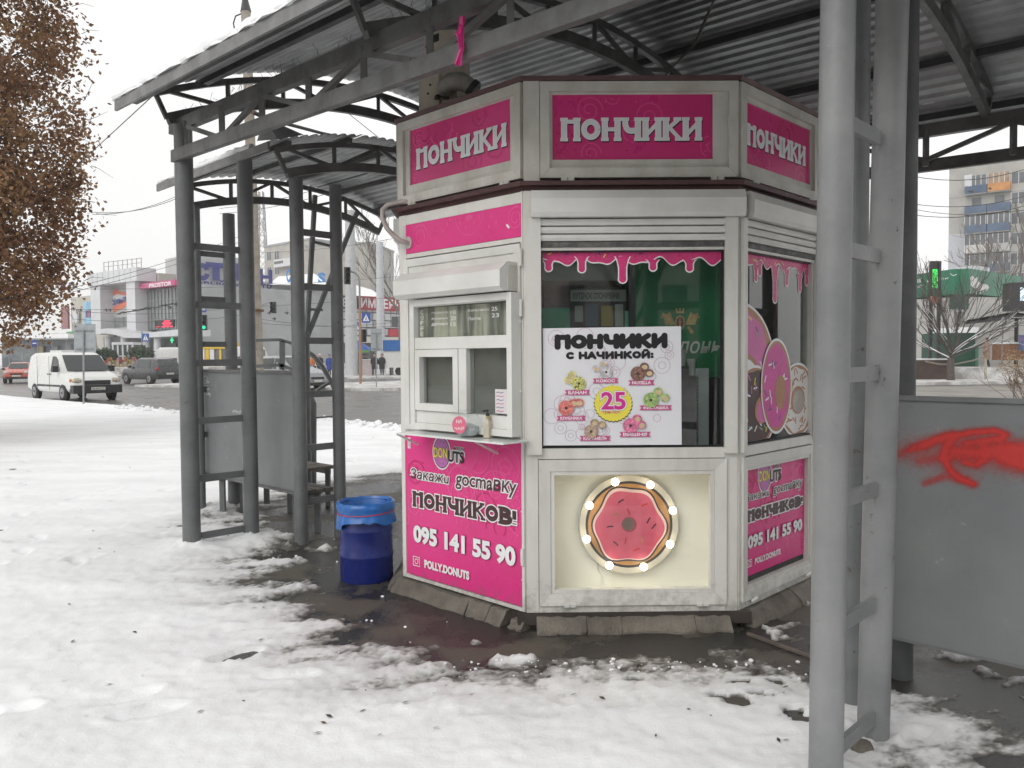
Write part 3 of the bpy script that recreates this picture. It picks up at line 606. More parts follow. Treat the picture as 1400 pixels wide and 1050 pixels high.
# ---- left face: pink strip, door, hatch window
f=FRM[0]
B().fbox(f,.008,1.145,-.06,.004,2.485,2.548).build('door_head_trim',WHITE,kiosk)
st=B().fbox(f,.046,1.146,-.03,.006,2.292,2.483).build('pink_strip',PINK,kiosk)
pn=Pn(f,.0065); 
for c,R,lo in (((.22,2.39),.085,PINKL),((1.10,2.40),.075,PINKL)):
    for i in range(3):
        pts=[(c[0]+R*(1-t/46)*math.cos(t*.35+i*.2),c[1]+R*(1-t/46)*math.sin(t*.35+i*.2)) for t in range(36)]
        pts=[p for p in pts if p[0]<1.14 and 2.30<p[1]<2.475]; pn.stroke(pts,.008,lo,'swirl_print',cap=False); break
pn.stroke(_ell(.70,2.475,.125,.125,182,358),.008,PINKL,'swirl_print',cap=False); pn.disc((.70,2.455),.035,PINKL,'swirl_print',16,.018)
for q in ((.62,2.43),(.67,2.40),(.75,2.42),(.79,2.45),(.5,2.44),(.46,2.40),(.9,2.44),(.94,2.40),(.88,2.38)): pn.disc(q,.009,PINKL,'swirl_print',10,.014)
pn.stroke([(1.03,2.37),(1.045,2.355)],.014,LETW,'torn_patch'); pn.flush(st)
B().fbox(f,.046,1.146,-.05,.003,2.262,2.290).build('strip_rail',WHITE,kiosk)
door=B().fbox(f,.052,1.140,-.045,.008,1.118,2.252).build('service_door',WHITE2,kiosk)
frame4(f,.052,1.140,1.10,2.252,.05,.0085,.016).build('door_frame',WHITE2,door)
for z_ in (2.17,1.88,.43):
    B().tube([f.p(1.152,.022,z_-.05),f.p(1.152,.022,z_+.05)],.010,8).fbox(f,1.135,1.149,.017,.022,z_-.035,z_+.035).build('door_hinge',WHITE2,door)
# protruding window box
WB=.085; g0=lambda x,y:f.at(x,y,WB)
L0=g0(567,430)[0]-.045; R0_=g0(694,430)[0]+.035; zt=g0(630,405)[1]; zb=1.135
wb=frame4(f,L0,R0_,zb,zt,.040,.0175,WB+.006).build('hatch_window',WHITE2,kiosk)
tl=g0(568,420);tr=g0(690,416);bl=g0(567,462)
ll=g0(572,480);
sA=tl[0];sB=tr[0]; zT=tl[1];zM=bl[1]
WH2=WHITE2
B().fbox(f,L0+.04,R0_-.04,.018,WB,zT,zt-.041).build('window_rail',WH2,wb)
zl1=g0(600,477)[1]; B().fbox(f,L0+.041,R0_-.041,.018,WB,zl1,zM).build('window_rail',WH2,wb)
zl0=g0(600,563)[1]; B().fbox(f,L0+.041,R0_-.041,.018,WB-.01,zb+.041,zl0-.002).build('window_rail',WH2,wb)
sm=g0(628,500)[0]; sm2=g0(637,500)[0]; B().fbox(f,sm-.01,sm2,.018,WB-.002,zl0,zl1-.001).build('window_stile',WH2,wb)
sash=frame4(f,L0+.043,sm-.012,zl0+.002,zl1-.003,.047,.03,WB+.004).build('sliding_sash',WH2,wb)
B().fbox(f,L0+.08,sm-.05,.05,.054,zl0+.04,zl1-.04).build('sash_pane',GLASS,wb)
B().fbox(f,L0+.041,R0_-.041,.05,.054,zM,zT).build('transom_pane',GLASS,wb)
B().fbox(f,sm2,R0_-.041,.045,.049,zl0,zl1).build('fixed_pane',GLASS,wb)
# dark recess behind the hatch, counter things
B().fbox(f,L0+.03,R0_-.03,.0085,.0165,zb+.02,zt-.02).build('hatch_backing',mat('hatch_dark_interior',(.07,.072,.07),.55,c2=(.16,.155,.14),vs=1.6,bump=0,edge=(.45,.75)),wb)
B().fbox(f,L0+.042,R0_-.042,.017,.022,zM+.004,zT-.004).build('transom_painted_reflection',mat('transom_painted_reflection',(.66,.61,.50),.5,c2=(.18,.18,.16),vs=7,bump=0,edge=(.42,.56),stretch=(1.2,1.2,.12)),wb)  # upright beige bands painted in as the building reflected by the transom glass
pn=Pn(f,.0565); CH=mat('chalk_writing',(.70,.70,.68),.6,var=.1,bump=0)
def ft(word,x0,y0,x1,y1,off=.004): 
    a=f.at(x0,y1,.0565);b=f.at(x1,y0,.0565); pn.text(word,a[0],b[0],a[1],b[1],CH,off)
for i,c in enumerate('COFFE'): ft(c,575,424+i*7.4,579,430+i*7.4)
ft('Эспрессо',590,425,612,430);ft('10',616,424,623,430);ft('Американо',590,433,612,438);ft('20',616,432,623,438);ft('допио',590,441,612,446);ft('15',616,440,623,446)
ft('Капучино',640,421,668,427);ft('Латте',640,433,657,438);ft('23',672,428,682,434);ft('25',672,419,680,425)
pn.flush(wb)
sb=shutterbox(f,f.at(537,378,.16)[0],f.at(683,365,.16)[0],f.at(610,403,.16)[1],f.at(610,372,.16)[1]+.03,.16,'hatch_shutter_box',kiosk)
# note paper inside the fixed pane
s_,z_=f.at(677,532,.055);s1,z1=f.at(693,566,.055)
nb=B().fbox(f,s_,s1+.01,.0552,.0562,z1,z_); nb=nb.build('price_note',mat('note_paper',(.66,.64,.64),.6,var=.05,bump=0)); tag(nb,'small handwritten note stuck in the lower corner of the serving hatch','note')
pn=Pn(f,.0567)
for i in range(6): pn.stroke([(s_+.012,z_-.02-i*.022),(s_+.03,z_-.016-i*.022),(s_+.045,z_-.022-i*.022),(s_+.07,z_-.018-i*.022)],.004,MG if i%2 else mat('ink_violet',(.12,.06,.2),.5,var=0,bump=0),'handwriting')
pn.flush(nb)
# glass shelf
sh=B().fbox(f,f.at(532,588,.30)[0],f.at(700,600,.16)[0],.02,.23,1.108,1.118).build('serving_shelf',mat('acrylic_shelf',(.72,.76,.74),.15,var=.03,bump=0,spec=.6),kiosk)
for s_ in (.2,.95): B().bar(f.p(s_,.02,1.02),f.p(s_,.2,1.105),.012,.012).build('shelf_bracket',WHITE2,kiosk)
# tip jar
a=f.at(640,587,.13); jc=f.p(a[0],.13,1.121)
jar=thing('tip_jar','round glass tip jar with pink sticker on the serving shelf','jar',jc)
jr=.082
B().lathe([(.035,0),(.06,.008),(.078,.035),(.083,.07),(.076,.105),(.055,.135),(.045,.143),(.047,.158),(.050,.163)],jc,26,True,False).build('jar_glass',GLASS2,jar,60)
B().lathe([(.01,.004),(.055,.01),(.07,.04),(.065,.06),(.03,.075),(.002,.085)],jc,14,True,False,1,.9).build('banknotes',mat('banknote_pale',(.50,.52,.52),.7,c2=(.35,.40,.40),vs=25,edge=(.4,.6)),jar)
ndir=np.array([-.25,-1.]);ndir/=np.linalg.norm(ndir); jf=Fr((jc[0]+ndir[0]*.086-.0,jc[1]+ndir[1]*.086),(-ndir[1],ndir[0]),jc[2]); 
pn=Pn(jf,.0); pn.disc((-.028,.077),.044,mat('jar_sticker_pink',(.72,.16,.26),.4,var=.05,bump=0),'sticker',26,.052); pn.lift(); pn.text('НА',-.046,-.010,.088,.108,LETW,.02); pn.text('ЧАЙ',-.056,-.0,.048,.068,LETW,.02); pn.flush(jar)
a=f.at(667,588,.10); bc=f.p(a[0],.10,1.121)
bt=thing('soap_dispenser','small clear pump bottle with black pump beside the jar on the shelf','bottle',bc)
B().lathe([(.026,0),(.028,.005),(.028,.085),(.018,.10),(.011,.108),(.011,.115)],bc,4,rot=.2).build('bottle_body',mat('gel_bottle',(.52,.47,.38),.2,var=.1,bump=0),bt)
B().fbox(jf,0,0.001,0,0.001,0,0.001) if False else None
B().lathe([(.012,.115),(.012,.130)],bc,12).build('bottle_collar',mat('gold_collar',(.55,.42,.2),.3,metal=.7,var=.05),bt)
B().lathe([(.012,.130),(.012,.142),(.004,.144),(.004,.165)],bc,12).bar((bc[0]+.004,bc[1],bc[2]+.162),(bc[0]-.03,bc[1]-.01,bc[2]+.158),.008,.008).build('bottle_pump',BPLAS,bt)
# ---- lower pink delivery panels
def logo(pn,cx,cz,k):
    """cx,cz centre of the round doughnut, k radius"""
    pn.disc((cx,cz),k*1.16,LETW,'logo_print',30,k*1.42); pn.text('UTS',cx+.85*k,cx+2.75*k,cz-.62*k,cz+.22*k,LETW,.13); pn.text('POLLY',cx+1.6*k,cx+2.7*k,cz+.36*k,cz+.62*k,LETW,.10); pn.lift()
    pn.disc((cx,cz),k*1.05,LETD,'logo_print',30,k*1.30); pn.lift(); pn.disc((cx,cz),k*.98,mat('logo_icing',(.50,.16,.45),.4,var=.1,bump=0),'logo_print',30,k*1.22); pn.lift()
    for i in range(12): a=i*.55; pn.stroke([(cx+.7*k*math.cos(a),cz+.9*k*math.sin(a)),(cx+.78*k*math.cos(a+.1),cz+.98*k*math.sin(a+.1))],.004*k/.09,LETD,'logo_print')
    pn.text('DON',cx-.95*k,cx+.72*k,cz-.42*k,cz+.38*k,BLK,.06); pn.lift(); pn.text('DON',cx-.95*k,cx+.72*k,cz-.42*k,cz+.38*k,YEL,.03)
    pn.text('UTS',cx+.85*k,cx+2.75*k,cz-.62*k,cz+.22*k,BLK,.04); pn.text('POLLY',cx+1.6*k,cx+2.7*k,cz+.36*k,cz+.62*k,BLK,.02)
def delivery(f,n,par,S,Z,phone,s0,s1,z0,z1):
    """S,Z map unit panel coordinates"""
    pn=Pn(f,n); swirls(pn,s0,s1,z0+(z1-z0)*.35,z1,16,int(s1*100)+5,rmax=.13); pn.lift(.0008)
    logo(pn,S(.345),Z(.945),.082*(S(1)-S(0))/1.04); pn.lift(.0008)
    w=LETW
    def o(word,a,b,c,d,of,om,m,mo=0.,sh=0.): 
        pn.text(word,S(a),S(b),Z(c),Z(d),om,of,shear=sh); pn.lift(); pn.text(word,S(a),S(b),Z(c),Z(d),m,mo,shear=sh); pn.lift()
    return pn,o
def panel_layout(f,n,par,s0,s1,z0,z1):
    S=lambda a:s0+a*(s1-s0); Z=lambda a:z0+a*(z1-z0)
    pn=Pn(f,n); r_=int(s1*1000); swirls(pn,s0,s1,z0+(z1-z0)*.4,z1,20,r_,rmax=.14); pn.lift(.0008)
    logo(pn,S(.345),Z(.888),.078); pn.lift(.0006)
    def o(word,a,b,c,d,of,om,m,mo=0.,sh=0.):
        pn.text(word,S(a),S(b),Z(c),Z(d),om,of,shear=sh); pn.lift(); pn.text(word,S(a),S(b),Z(c),Z(d),m,mo,shear=sh); pn.lift()
    o('Закажu',.055,.41,.685,.755,.075,w_,LETD,.015,.1); o('gocmaвкy',.47,.96,.662,.760,.075,w_,LETD,.015,.1)
    skel(pn,'ПОНЧИКОВ!',S(.07),S(.965),Z(.487),Z(.597),.027,w_,grow=.0085,slab=True); pn.lift()
    skel(pn,'ПОНЧИКОВ!',S(.07),S(.965),Z(.487),Z(.597),.027,LETD,grow=.001,slab=True); pn.lift()
    o('095 141 55 90',.085,.945,.245,.352,.06,BLK,w_,.05)
    pn.text('POLLY.DONUTS',S(.185),S(.58),Z(.078),Z(.128),w_,.055)
    a,b,c,d=S(.075),S(.135),Z(.072),Z(.135); pn.stroke([(a,c),(b,c),(b,d),(a,d),(a,c)],.006,w_,'camera_icon'); pn.arc(((a+b)/2,(c+d)/2),(b-a)*.25,.005,0,6.28,w_,'camera_icon'); pn.disc((b-.013,d-.013),.004,w_,'camera_icon',8)
    pn.flush(par)
w_=LETW
lp=B().fbox(f,.048,1.144,-.02,.010,.132,1.104).build('delivery_panel',PINK,kiosk)
panel_layout(f,.0106,lp,.048,1.144,.132,1.090)
frame4(f,.030,1.162,.106,1.117,.020,-.02,.016).build('panel_trim',WHITE,kiosk)
pn=Pn(f,.0115); pn.poly([(.075,.985),(.105,.985),(.105,1.06),(.075,1.06)],SILV,'small_sticker'); pn.stroke([(.09,1.0),(.09,1.045)],.006,BLK,'small_sticker'); pn.flush(lp)
f=FRM[2]
hf=frame4(f,.030,1.02,.142,.995,.060,-.02,.020,slope=.008).build('hatch_frame',WHITE,kiosk)
frame4(f,.091,.959,.203,.934,.022,-.04,.004).build('inner_frame',WHITE,hf)
rp=B().fbox(f,.10,.945,-.034,-.024,.262,.93).build('delivery_panel',PINK,kiosk)
B().fbox(f,.10,.945,-.034,-.028,.22,.261).build('dark_gap_strip',DARK,kiosk)
panel_layout(f,-.0234,rp,.085,.930,.275,.925)
for s_ in (.12,.86): B().tube([f.p(s_,.03,.135),f.p(s_+.06,.03,.140)],.009,8).build('hinge',WHITE2,kiosk)
# screws on frames
b=B()
for k,(s_,zz) in ((1,(.05,(1.2,1.6,2.0,2.3))),(1,(1.2,(1.2,1.6,2.0,2.3))),(2,(.03,(1.15,1.5,1.9,2.3))),(0,(1.16,(.3,.7,1.4,1.8)))):
    for z_ in zz: b.tube([FRM[k].p(s_,.034,z_),FRM[k].p(s_,.037,z_)],.005,8)
b.build('screw',SILV,kiosk)['kind']='stuff'
# conduit loop and round cover at the left corner
f=FRM[0]; c=f.at(559,332,.01)
B().lathe([(.001,0),(.035,.0),(.035,.01),(.001,.014)],(0,0,0),4) if False else None
fl=B(); fl.prism([(c[0]+.034*math.cos(t*math.pi/9),c[1]+.040*math.sin(t*math.pi/9)) for t in range(18)],f,.007,.018); fl.build('conduit_cover',SIGNW,kiosk,40)
p=lambda x,y,n:f.p(*(lambda q:(q[0],n,q[1]))(f.at(x,y,n)))
B().tube([p(558,332,.02),p(549,330,.07),p(539,323,.09),p(529,312,.09),p(523,298,.09),p(523,287,.08),p(530,280,.05),p(545,277,.02),p(560,275,.0)],[.014]+[.017]*8,12).build('conduit_pipe',mat('conduit_pinkish',(.42,.37,.35),.6,c2=(.30,.24,.23),vs=8,edge=(.35,.6)),kiosk,60)
# concrete skirting pieces round the base
def skirt(k,a,b_,hh,out,seed,nm='skirting_block'):
    r_=random.Random(seed); f=FRM[k]; n=7; top=[];bot=[];tin=[]
    b=B(); vs=[]
    for i in range(n+1):
        s=a+(b_-a)*i/n; j=r_.uniform(-.006,.006); h=hh+r_.uniform(-.006,.006); o_=out+r_.uniform(-.012,.012)
        vs+=[f.p(s,-.02,-.02),f.p(s,-.02,h),f.p(s,.03+j,h-.004),f.p(s,o_-.02,h*.42+j),f.p(s,o_,.012),f.p(s,o_+.004,-.02)]
    fs=[]
    for i in range(n):
        for j in range(5): fs.append((i*6+j,(i+1)*6+j,(i+1)*6+j+1,i*6+j+1))
    fs+=[tuple(range(6)),tuple(n*6+j for j in range(6))[::-1]]
    return b.add(vs,fs).build(nm,CONC,kiosk,35)
skirt(0,-.03,.70,.092,.085,1);skirt(0,.703,.88,.092,.08,2);skirt(0,.885,1.02,.085,.08,3);skirt(0,1.06,1.17,.055,.06,4)
skirt(1,.06,.35,.082,.10,5);skirt(1,.352,.55,.080,.105,6);skirt(1,.552,.98,.082,.10,7);skirt(1,.983,1.19,.08,.09,8)
skirt(2,.05,.30,.10,.09,9);skirt(2,.30,.62,.10,.10,10);skirt(2,.63,1.05,.10,.11,11)
for k in (3,4,5,6,7): skirt(k,0,FL[k],.09,.11,20+k)
B().fbox(FRM[1],-.05,1.32,-.02,.02,.03,.098).build('base_lip',BROWN,kiosk)
# ================================================================= CANOPIES
def W3(u,v,z): return (U2[0]*u+V2[0]*v,U2[1]*u+V2[1]*v,z)
U3=(U2[0],U2[1],0);V3=(V2[0],V2[1],0)
def post(u,v,z0,z1,r,par,nm='post',m=None,lean=0.):
    n=12; zs=np.linspace(z0,z1,n); r_=random.Random(int(u*100+v*10))
    b=B().tube([tuple(np.array(W3(u,v,z))+np.array([lean*(z-z0),0,0])) for z in zs],[r*(1+r_.uniform(-.008,.008)) for _ in zs],20); return b.build(nm,m or GREYM,par,60)
def rung(u,v0,v1,z,par,m=None): 
    o=B().bar(W3(u,v0,z),W3(u,v1,z),.022,.056).build('rung',m or GREYM,par); return o
can=thing('market_canopy','large grey steel canopy with arched corrugated roof over the kiosk','canopy',W3(4,4.8,0))
def dr_(u): return -.03*(6.5-u)
VA,VB=2.83,6.95
ARU=[6.6,3.85,1.72,-.75]
zlow=lambda v,dz:4.02+dz-.105*(v-4.85)**2
zup=lambda v,dz:4.22+dz-.101*(v-4.83)**2
for u in (6.51,1.2):
    big=(u>3); m1=GREYM if big else GREYL
    post(u,2.83 if big else 2.846,-.05,3.50+dr_(u),.072 if big else .060,can,'post',m1,0 if big else .010); post(u+(.0 if big else .02),3.36,-.05,3.40+dr_(u),.066 if big else .063,can,'post',m1,0 if big else .018)
    post(u,6.95,-.05,3.50,.07,can); post(u,6.42,-.05,3.40,.065,can)
    for i in range(6):
        z=.12+.482*i-(.0 if big else .03*i*.5)
        rung(u,2.83+.06,3.36-.05,z,can,m1); rung(u,6.42+.05,6.95-.06,z,can)
post(1.42,3.66,-.05,3.35,.055,can,'post',GREYM); post(1.37,4.13,-.05,3.4,.058,can,'post',mat('grey_paint_dark',(.075,.08,.08),.55,var=.15))
# longitudinal trusses
for side,v in ((0,VA),(1,VB)):
    nodes=[6.39-.607*i for i in range(13)]
    zb=lambda u:3.245+dr_(u); zt=lambda u:3.51+dr_(u)
    m=GREYD
    B().bar(W3(6.72,v,zt(6.72)),W3(-1.2,v,zt(-1.2)),.06,.10).build('truss_top_chord',m,can)
    B().bar(W3(6.56,v-.06 if side==0 else v+.06,zb(6.56)),W3(-1.2,v-.06 if side==0 else v+.06,zb(-1.2)),.05,.095).build('truss_bottom_chord',m,can)
    for i,u in enumerate(nodes):
        B().bar(W3(u,v-.02,zb(u)-.02),W3(u,v-.02,zt(u)),.036,.036).build('truss_vertical',m,can)
        if i<len(nodes)-1:
            u2=nodes[i+1]
            a,b=((u,zt(u)-.04),(u2,zb(u2)+.03)) if i%2==0 else ((u,zb(u)+.03),(u2,zt(u2)-.04))
            B().bar(W3(a[0],v-.02,a[1]),W3(b[0],v-.02,b[1]),.030,.034).build('truss_diagonal',m,can)
# transverse arches
def arch(u,fl,fu,va,vb,par,m,n=9,w=.05,h=.085):
    V=np.linspace(va,vb,33); lo=B();up=B(); V2_=np.linspace(va-.09,vb+.09,33)
    for a,b in zip(V2_[:-1],V2_[1:]): up.bar(W3(u,a-.004,fu(a)),W3(u,b,fu(b)),w*.9,h*.6,up=(0,0,1))
    for a,b in zip(V[:-1],V[1:]):
        lo.bar(W3(u,a,fl(a)),W3(u,b+.004,fl(b)),w,h,up=(0,0,1))
    lo.build('arch_bottom_chord',m,par); up.build('arch_top_chord',m,par)
    P=np.linspace(va,vb,n)
    for i,v in enumerate(P):
        B().bar(W3(u,v,fl(v)),W3(u,v-(.09 if i==0 else (-.09 if i==n-1 else 0)),fu(v-(.09 if i==0 else (-.09 if i==n-1 else 0)))),.032,.032).build('arch_strut',m,par)
        if i<n-1:
            a,b=(fu(v),fl(P[i+1])) if i%2==0 else (fl(v),fu(P[i+1]))
            B().bar(W3(u,v,a),W3(u,P[i+1],b),.028,.03).build('arch_diagonal',m,par)
for u in ARU:
    dz=dr_(u); arch(u,lambda v:zlow(v,dz),lambda v:zup(v,dz)-.0,2.74,6.96,can,GREYD)
# purlins
roofz=lambda v,u:4.22+dr_(u)-.114*(v-4.83)**2+.092
for v in (2.52,3.05,3.9,4.83,5.76,6.6,7.15):
    z=lambda u:roofz(v,u)-.032
    B().bar(W3(6.70,v,z(6.70)),W3(-1.3,v,z(-1.3)),.05,.055).build('purlin',mat('purlin_grey',(.06,.06,.062),.6,var=.2),can)
# corrugated sheets
def sheets(fz,vs,us,par,pitch=.095,hh=.020,m=GALV,nm='roof_sheet',drop=None):
    for j in range(len(vs)-1):
        for i in range(len(us)-1):
            v0,v1=vs[j],vs[j+1]+.03; u0,u1=us[i],us[i+1]; pts=[]; v=v0; k=0
            while v<v1:
                for dv,h in ((0,0),(.30*pitch,0),(.42*pitch,hh),(.78*pitch,hh),(.95*pitch,0)):
                    if v+dv<=v1: pts.append((v+dv,h+.004*((i+j)%2)))
                v+=pitch
            b=B(); n=len(pts)
            nu=3; vsx=[]
            for a in range(nu+1):
                u=u0+(u1-u0)*a/nu
                for vv,h in pts: vsx.append(W3(u,vv,fz(vv,u)+h))
            b.add(vsx,[(a*n+q,a*n+q+1,(a+1)*n+q+1,(a+1)*n+q) for a in range(nu) for q in range(n-1)])
            b.build(nm,m,par)

sheets(roofz,[2.36,3.3,4.25,5.2,6.15,7.28],[6.66,4.1,1.66,-1.35],can)
B().bar(W3(6.66,2.365,roofz(2.365,6.66)-.03),W3(-1.35,2.365,roofz(2.365,-1.35)-.03),.02,.085).build('edge_flashing',mat('flashing_grey',(.20,.20,.20),.5,var=.15),can)
for i in range(7): # light fixing strips under the front edge
    pass
def snowcap(name,label,fz,va,vb,ua,ub,th,seed,nu=70,nv=14):
    r=np.random.default_rng(seed); b=B(); vs=[]
    nz=r.random((nu+1,nv+1)); 
    for i in range(nu+1):
        for j in range(nv+1):
            u=ua+(ub-ua)*i/nu; v=va+(vb-va)*max(0,j-1)/(nv-1)-(.012 if j==0 else 0); e=min(1,min(nv-j,i,nu-i)/1.0); jj=j
            vs.append(W3(u,v-(.03*nz[i,j] if j<=1 else 0),fz(v,u)+.014+(0 if j==0 else (th*(.75+.35*nz[i,j]))*e)))
    b.add(vs,[(i*(nv+1)+j,i*(nv+1)+j+1,(i+1)*(nv+1)+j+1,(i+1)*(nv+1)+j) for i in range(nu) for j in range(nv)])
    o=b.build(name,SNOW,None,60); return tag(o,label,'snow',kind='stuff')
def edge_roll(name,label,fz,v,ua,ub,r,seed):
    r_=random.Random(seed); n=int(abs(ua-ub)/.07); us=[ua+(ub-ua)*i/n for i in range(n+1)]
    o=B().tube([W3(u,v+r_.uniform(-.006,.006),fz(v,u)+.026+r_.uniform(-.004,.006)) for u in us],[r*r_.uniform(.75,1.15) for _ in us],8).build(name,SNOW,None,80); return tag(o,label,'snow',kind='stuff')
snowcap('roof_snow','thin layer of snow lying on top of the large canopy roof',roofz,2.37,7.2,6.68,-1.35,.045,1)
edge_roll('roof_snow','rounded snow rim along the front edge of the large canopy roof',roofz,2.375,6.68,-1.35,.030,3)
# twigs hanging on the truss
b=B(); r_=random.Random(5)
for i in range(60):
    u=r_.uniform(2.6,6.5); z=3.51+dr_(u)+.05; p=[W3(u,2.83,z)]; 
    for k in range(3): q=p[-1]; p.append((q[0]+r_.uniform(-.03,.03),q[1]+r_.uniform(-.03,.03),q[2]+r_.uniform(.0,.05)))
    b.tube(p,.0016,3,False)
tag(b.build('dry_vine_twigs',mat('dry_twig',(.05,.04,.035),.8,var=.2)),'dry vine twigs sticking up along the upper chord of the canopy truss','twigs',kind='stuff')
# pink ribbon on the truss
p=[W3(3.02,2.74,3.30),W3(3.02,2.72,3.22),W3(3.0,2.72,3.14),W3(3.03,2.72,3.07)]
rb=B(); r_=random.Random(2)
for k in range(4):
    q=[tuple(np.array(a)+np.array([r_.uniform(-.012,.012) for _ in range(3)])) for a in p]; rb.bar(q[0],q[1],.02,.008).bar(q[1],q[2],.024,.006).bar(q[2],q[3],.014,.008)
tag(rb.build('pink_ribbon',mat('ribbon_pink',(.72,.04,.25),.4,var=.2,bump=0)),'crumpled pink ribbon tied to the canopy truss above the kiosk','ribbon')
# dangling cord from the roof
a=plane_at=None
c0_=at(978,-4,5.2); c1_=at(950,60,5.35); c2_=at(928,83,5.5); c3_=at(905,108,5.6)
tag(B().tube([c0_,c1_,c2_,c3_],[.008,.012,.006,.006],6).build('hanging_cable',mat('cable_grey',(.13,.12,.11),.7,var=.3)),'loose grey cable drooping from the roof to the kiosk top','cable')
tag(B().tube([W3(3.46,2.76,3.22),W3(3.45,2.76,3.17),W3(3.44,2.76,3.10)],.003,5).build('wire_end',BPLAS),'short black wire end hanging from the truss node left of the pink ribbon','wire')
# electrical box unit above the kiosk roof
ef=FRM[0]; NB_=-.30
e=lambda x,y,n=NB_:ef.at(x,y,n)
CRM=mat('beige_unit_panel',(.66,.60,.48),.5,c2=(.46,.41,.33),vs=4,bump=.02,edge=(.32,.6))
el=thing('ventilation_cabinet','beige metal cabinet with pipe elbow standing on the kiosk roof','cabinet',ef.p(e(605,140)[0],NB_-.2,3.12),0)
xa,zt_=e(578,48);xb,_=e(624,48); zb_=3.1
B().fbox(ef,xa+.01,xb,NB_-.12,NB_,zb_,zt_).build('cabinet_body',CRM,el)
B().fbox(ef,xa-.015,xa+.20,NB_+.002,NB_+.03,zb_,e(600,103)[1]).build('cabinet_cover',CRM,el)
B().fbox(ef,e(587,50)[0],e(600,50)[0],NB_+.001,NB_+.006,e(590,60)[1],e(590,50)[1]).build('cabinet_grille',DARK,el)
B().fbox(ef,xa+.06,xb-.05,NB_+.001,NB_+.018,e(600,88)[1],e(600,72)[1]).build('cabinet_drawer',CRM,el)
b=B(); 
for (x,y) in ((583,64),(602,98),(585,128),(603,111),(595,135),(612,135),(588,116)): s_,z_=e(x,y,NB_+.034); b.tube([ef.p(s_,NB_+.03,z_),ef.p(s_,NB_+.038,z_)],.007,7)
b.build('bolt',BPLAS,el)
q=lambda x,y,n:ef.p(*(lambda k:(k[0],n,k[1]))(ef.at(x,y,n)))
B().tube([q(607,124,NB_+.03),q(609,118,NB_+.12),q(618,112,NB_+.15),q(630,111,NB_+.15),q(642,117,NB_+.13),q(652,124,NB_+.1)],[.05,.055,.06,.058,.05,.045],14).build('pipe_elbow',mat('elbow_grey',(.36,.34,.31),.6,c2=(.25,.23,.2),vs=6,edge=(.35,.6)),el,60)
B().tube([q(644,118,NB_+.13),q(650,123,NB_+.11)],.056,14).build('rubber_sleeve',BPLAS,el,60)
for (x,y) in ((602,118),(604,130),(598,133),(608,132)): B().ball(q(x,y,NB_+.07),.020,8).build('pipe_knuckle',mat('rusty_bolt',(.07,.045,.035),.7,var=.3),el,60)
# ---- second canopy (bus shelter)
sh2=thing('bus_shelter','smaller grey bus shelter with torn corrugated roof behind the left posts','bus shelter',W3(7,4.6,0))
for (u,v,r,zt) in ((6.08,3.60,.058,3.13),(6.08,3.99,.054,3.12),(8.0,3.58,.05,3.15),(8.0,3.94,.062,3.11),(8.0,4.82,.05,1.9),(8.0,6.25,.055,3.0),(6.08,6.0,.055,3.05)): post(u,v,-.05,zt,r,sh2)
for i in range(6):
    rung(6.08,3.65,3.945,.36+.463*i,sh2); rung(8.0,3.62,3.89,.36+.463*i,sh2)
for u,fl,fu in ((6.06,lambda v:3.34-.14*(v-4.68)**2,lambda v:3.53-.13*(v-4.68)**2),(8.0,lambda v:3.32-.14*(v-4.68)**2,lambda v:3.52-.13*(v-4.68)**2)):
    arch(u,fl,fu,3.50,5.86,sh2,GREYD,6,.045,.075)
for v in (3.5,4.1,4.7,5.3,5.85): B().bar(W3(8.1,v,3.565-.13*(v-4.68)**2),W3(6.0,v,3.565-.13*(v-4.68)**2),.04,.045).build('purlin',GREYD,sh2)
sheets(lambda v,u:3.595-.13*(v-4.68)**2,[3.30,4.2,5.1,6.05],[8.22,7.1,5.98],sh2,hh=.018)
edge_roll('roof_snow','rounded snow rim along the front edge of the smaller shelter roof',lambda v,u:3.595-.13*(v-4.68)**2,3.315,8.2,6.3,.028,4)
B().bar(W3(8.22,3.30,3.57-.13*1.38**2),W3(5.98,3.30,3.57-.13*1.38**2),.02,.07).build('edge_flashing',mat('flashing_grey',(.2,.2,.2)),sh2)
tb=B(); A=np.array(W3(5.95,3.42,3.42)); 
tb.add([W3(5.95,3.36,3.38),W3(5.97,3.62,3.47),W3(6.22,3.40,3.62),W3(6.25,3.34,3.42)],[(0,1,2),(0,2,3)]); tb.build('bent_sheet_corner',GALV,sh2)
snowcap('roof_snow','thin snow on the roof of the smaller bus shelter',lambda v,u:3.60-.13*(v-4.68)**2,3.32,6.0,8.2,6.5,.04,2,30,10)
# V brackets
for a in ((4.98,3.45),(5.55,3.33)): B().bar(W3(8.0,a[0],a[1]),W3(8.0,4.84,1.82),.04,.045).build('brace',GREYM,sh2)
B().bar(W3(8.,4.93,2.92),W3(8.,5.3,2.88),.03,.03).build('brace_rung',GREYM,sh2); B().bar(W3(8.,4.86,2.15),W3(8.,5.05,2.15),.03,.03).build('brace_rung',GREYM,sh2)
fr2=lambda x,y,D:tuple(at(x,y,D))
for a,b_,w in (((344,465.5),(384,464.5),.035),((384,464.5),(404,471),.035),((386,466),(386,502),.06),((344,501),(384,499),.04),((384,499),(406,507),.04)):
    B().bar(fr2(*a,9.6),fr2(*b_,9.6),.04,w).build('side_rail',GREYM,sh2)
B().tube([fr2(*q,9.4) for q in ((415,478),(428,486),(440,500),(450,517),(458,533))],.028,10).build('curved_rail',GREYM,sh2,60)
B().tube([fr2(*q,9.4) for q in ((452,522),(440,529),(428,538))],.02,8).build('rail_brace',GREYM,sh2,60)
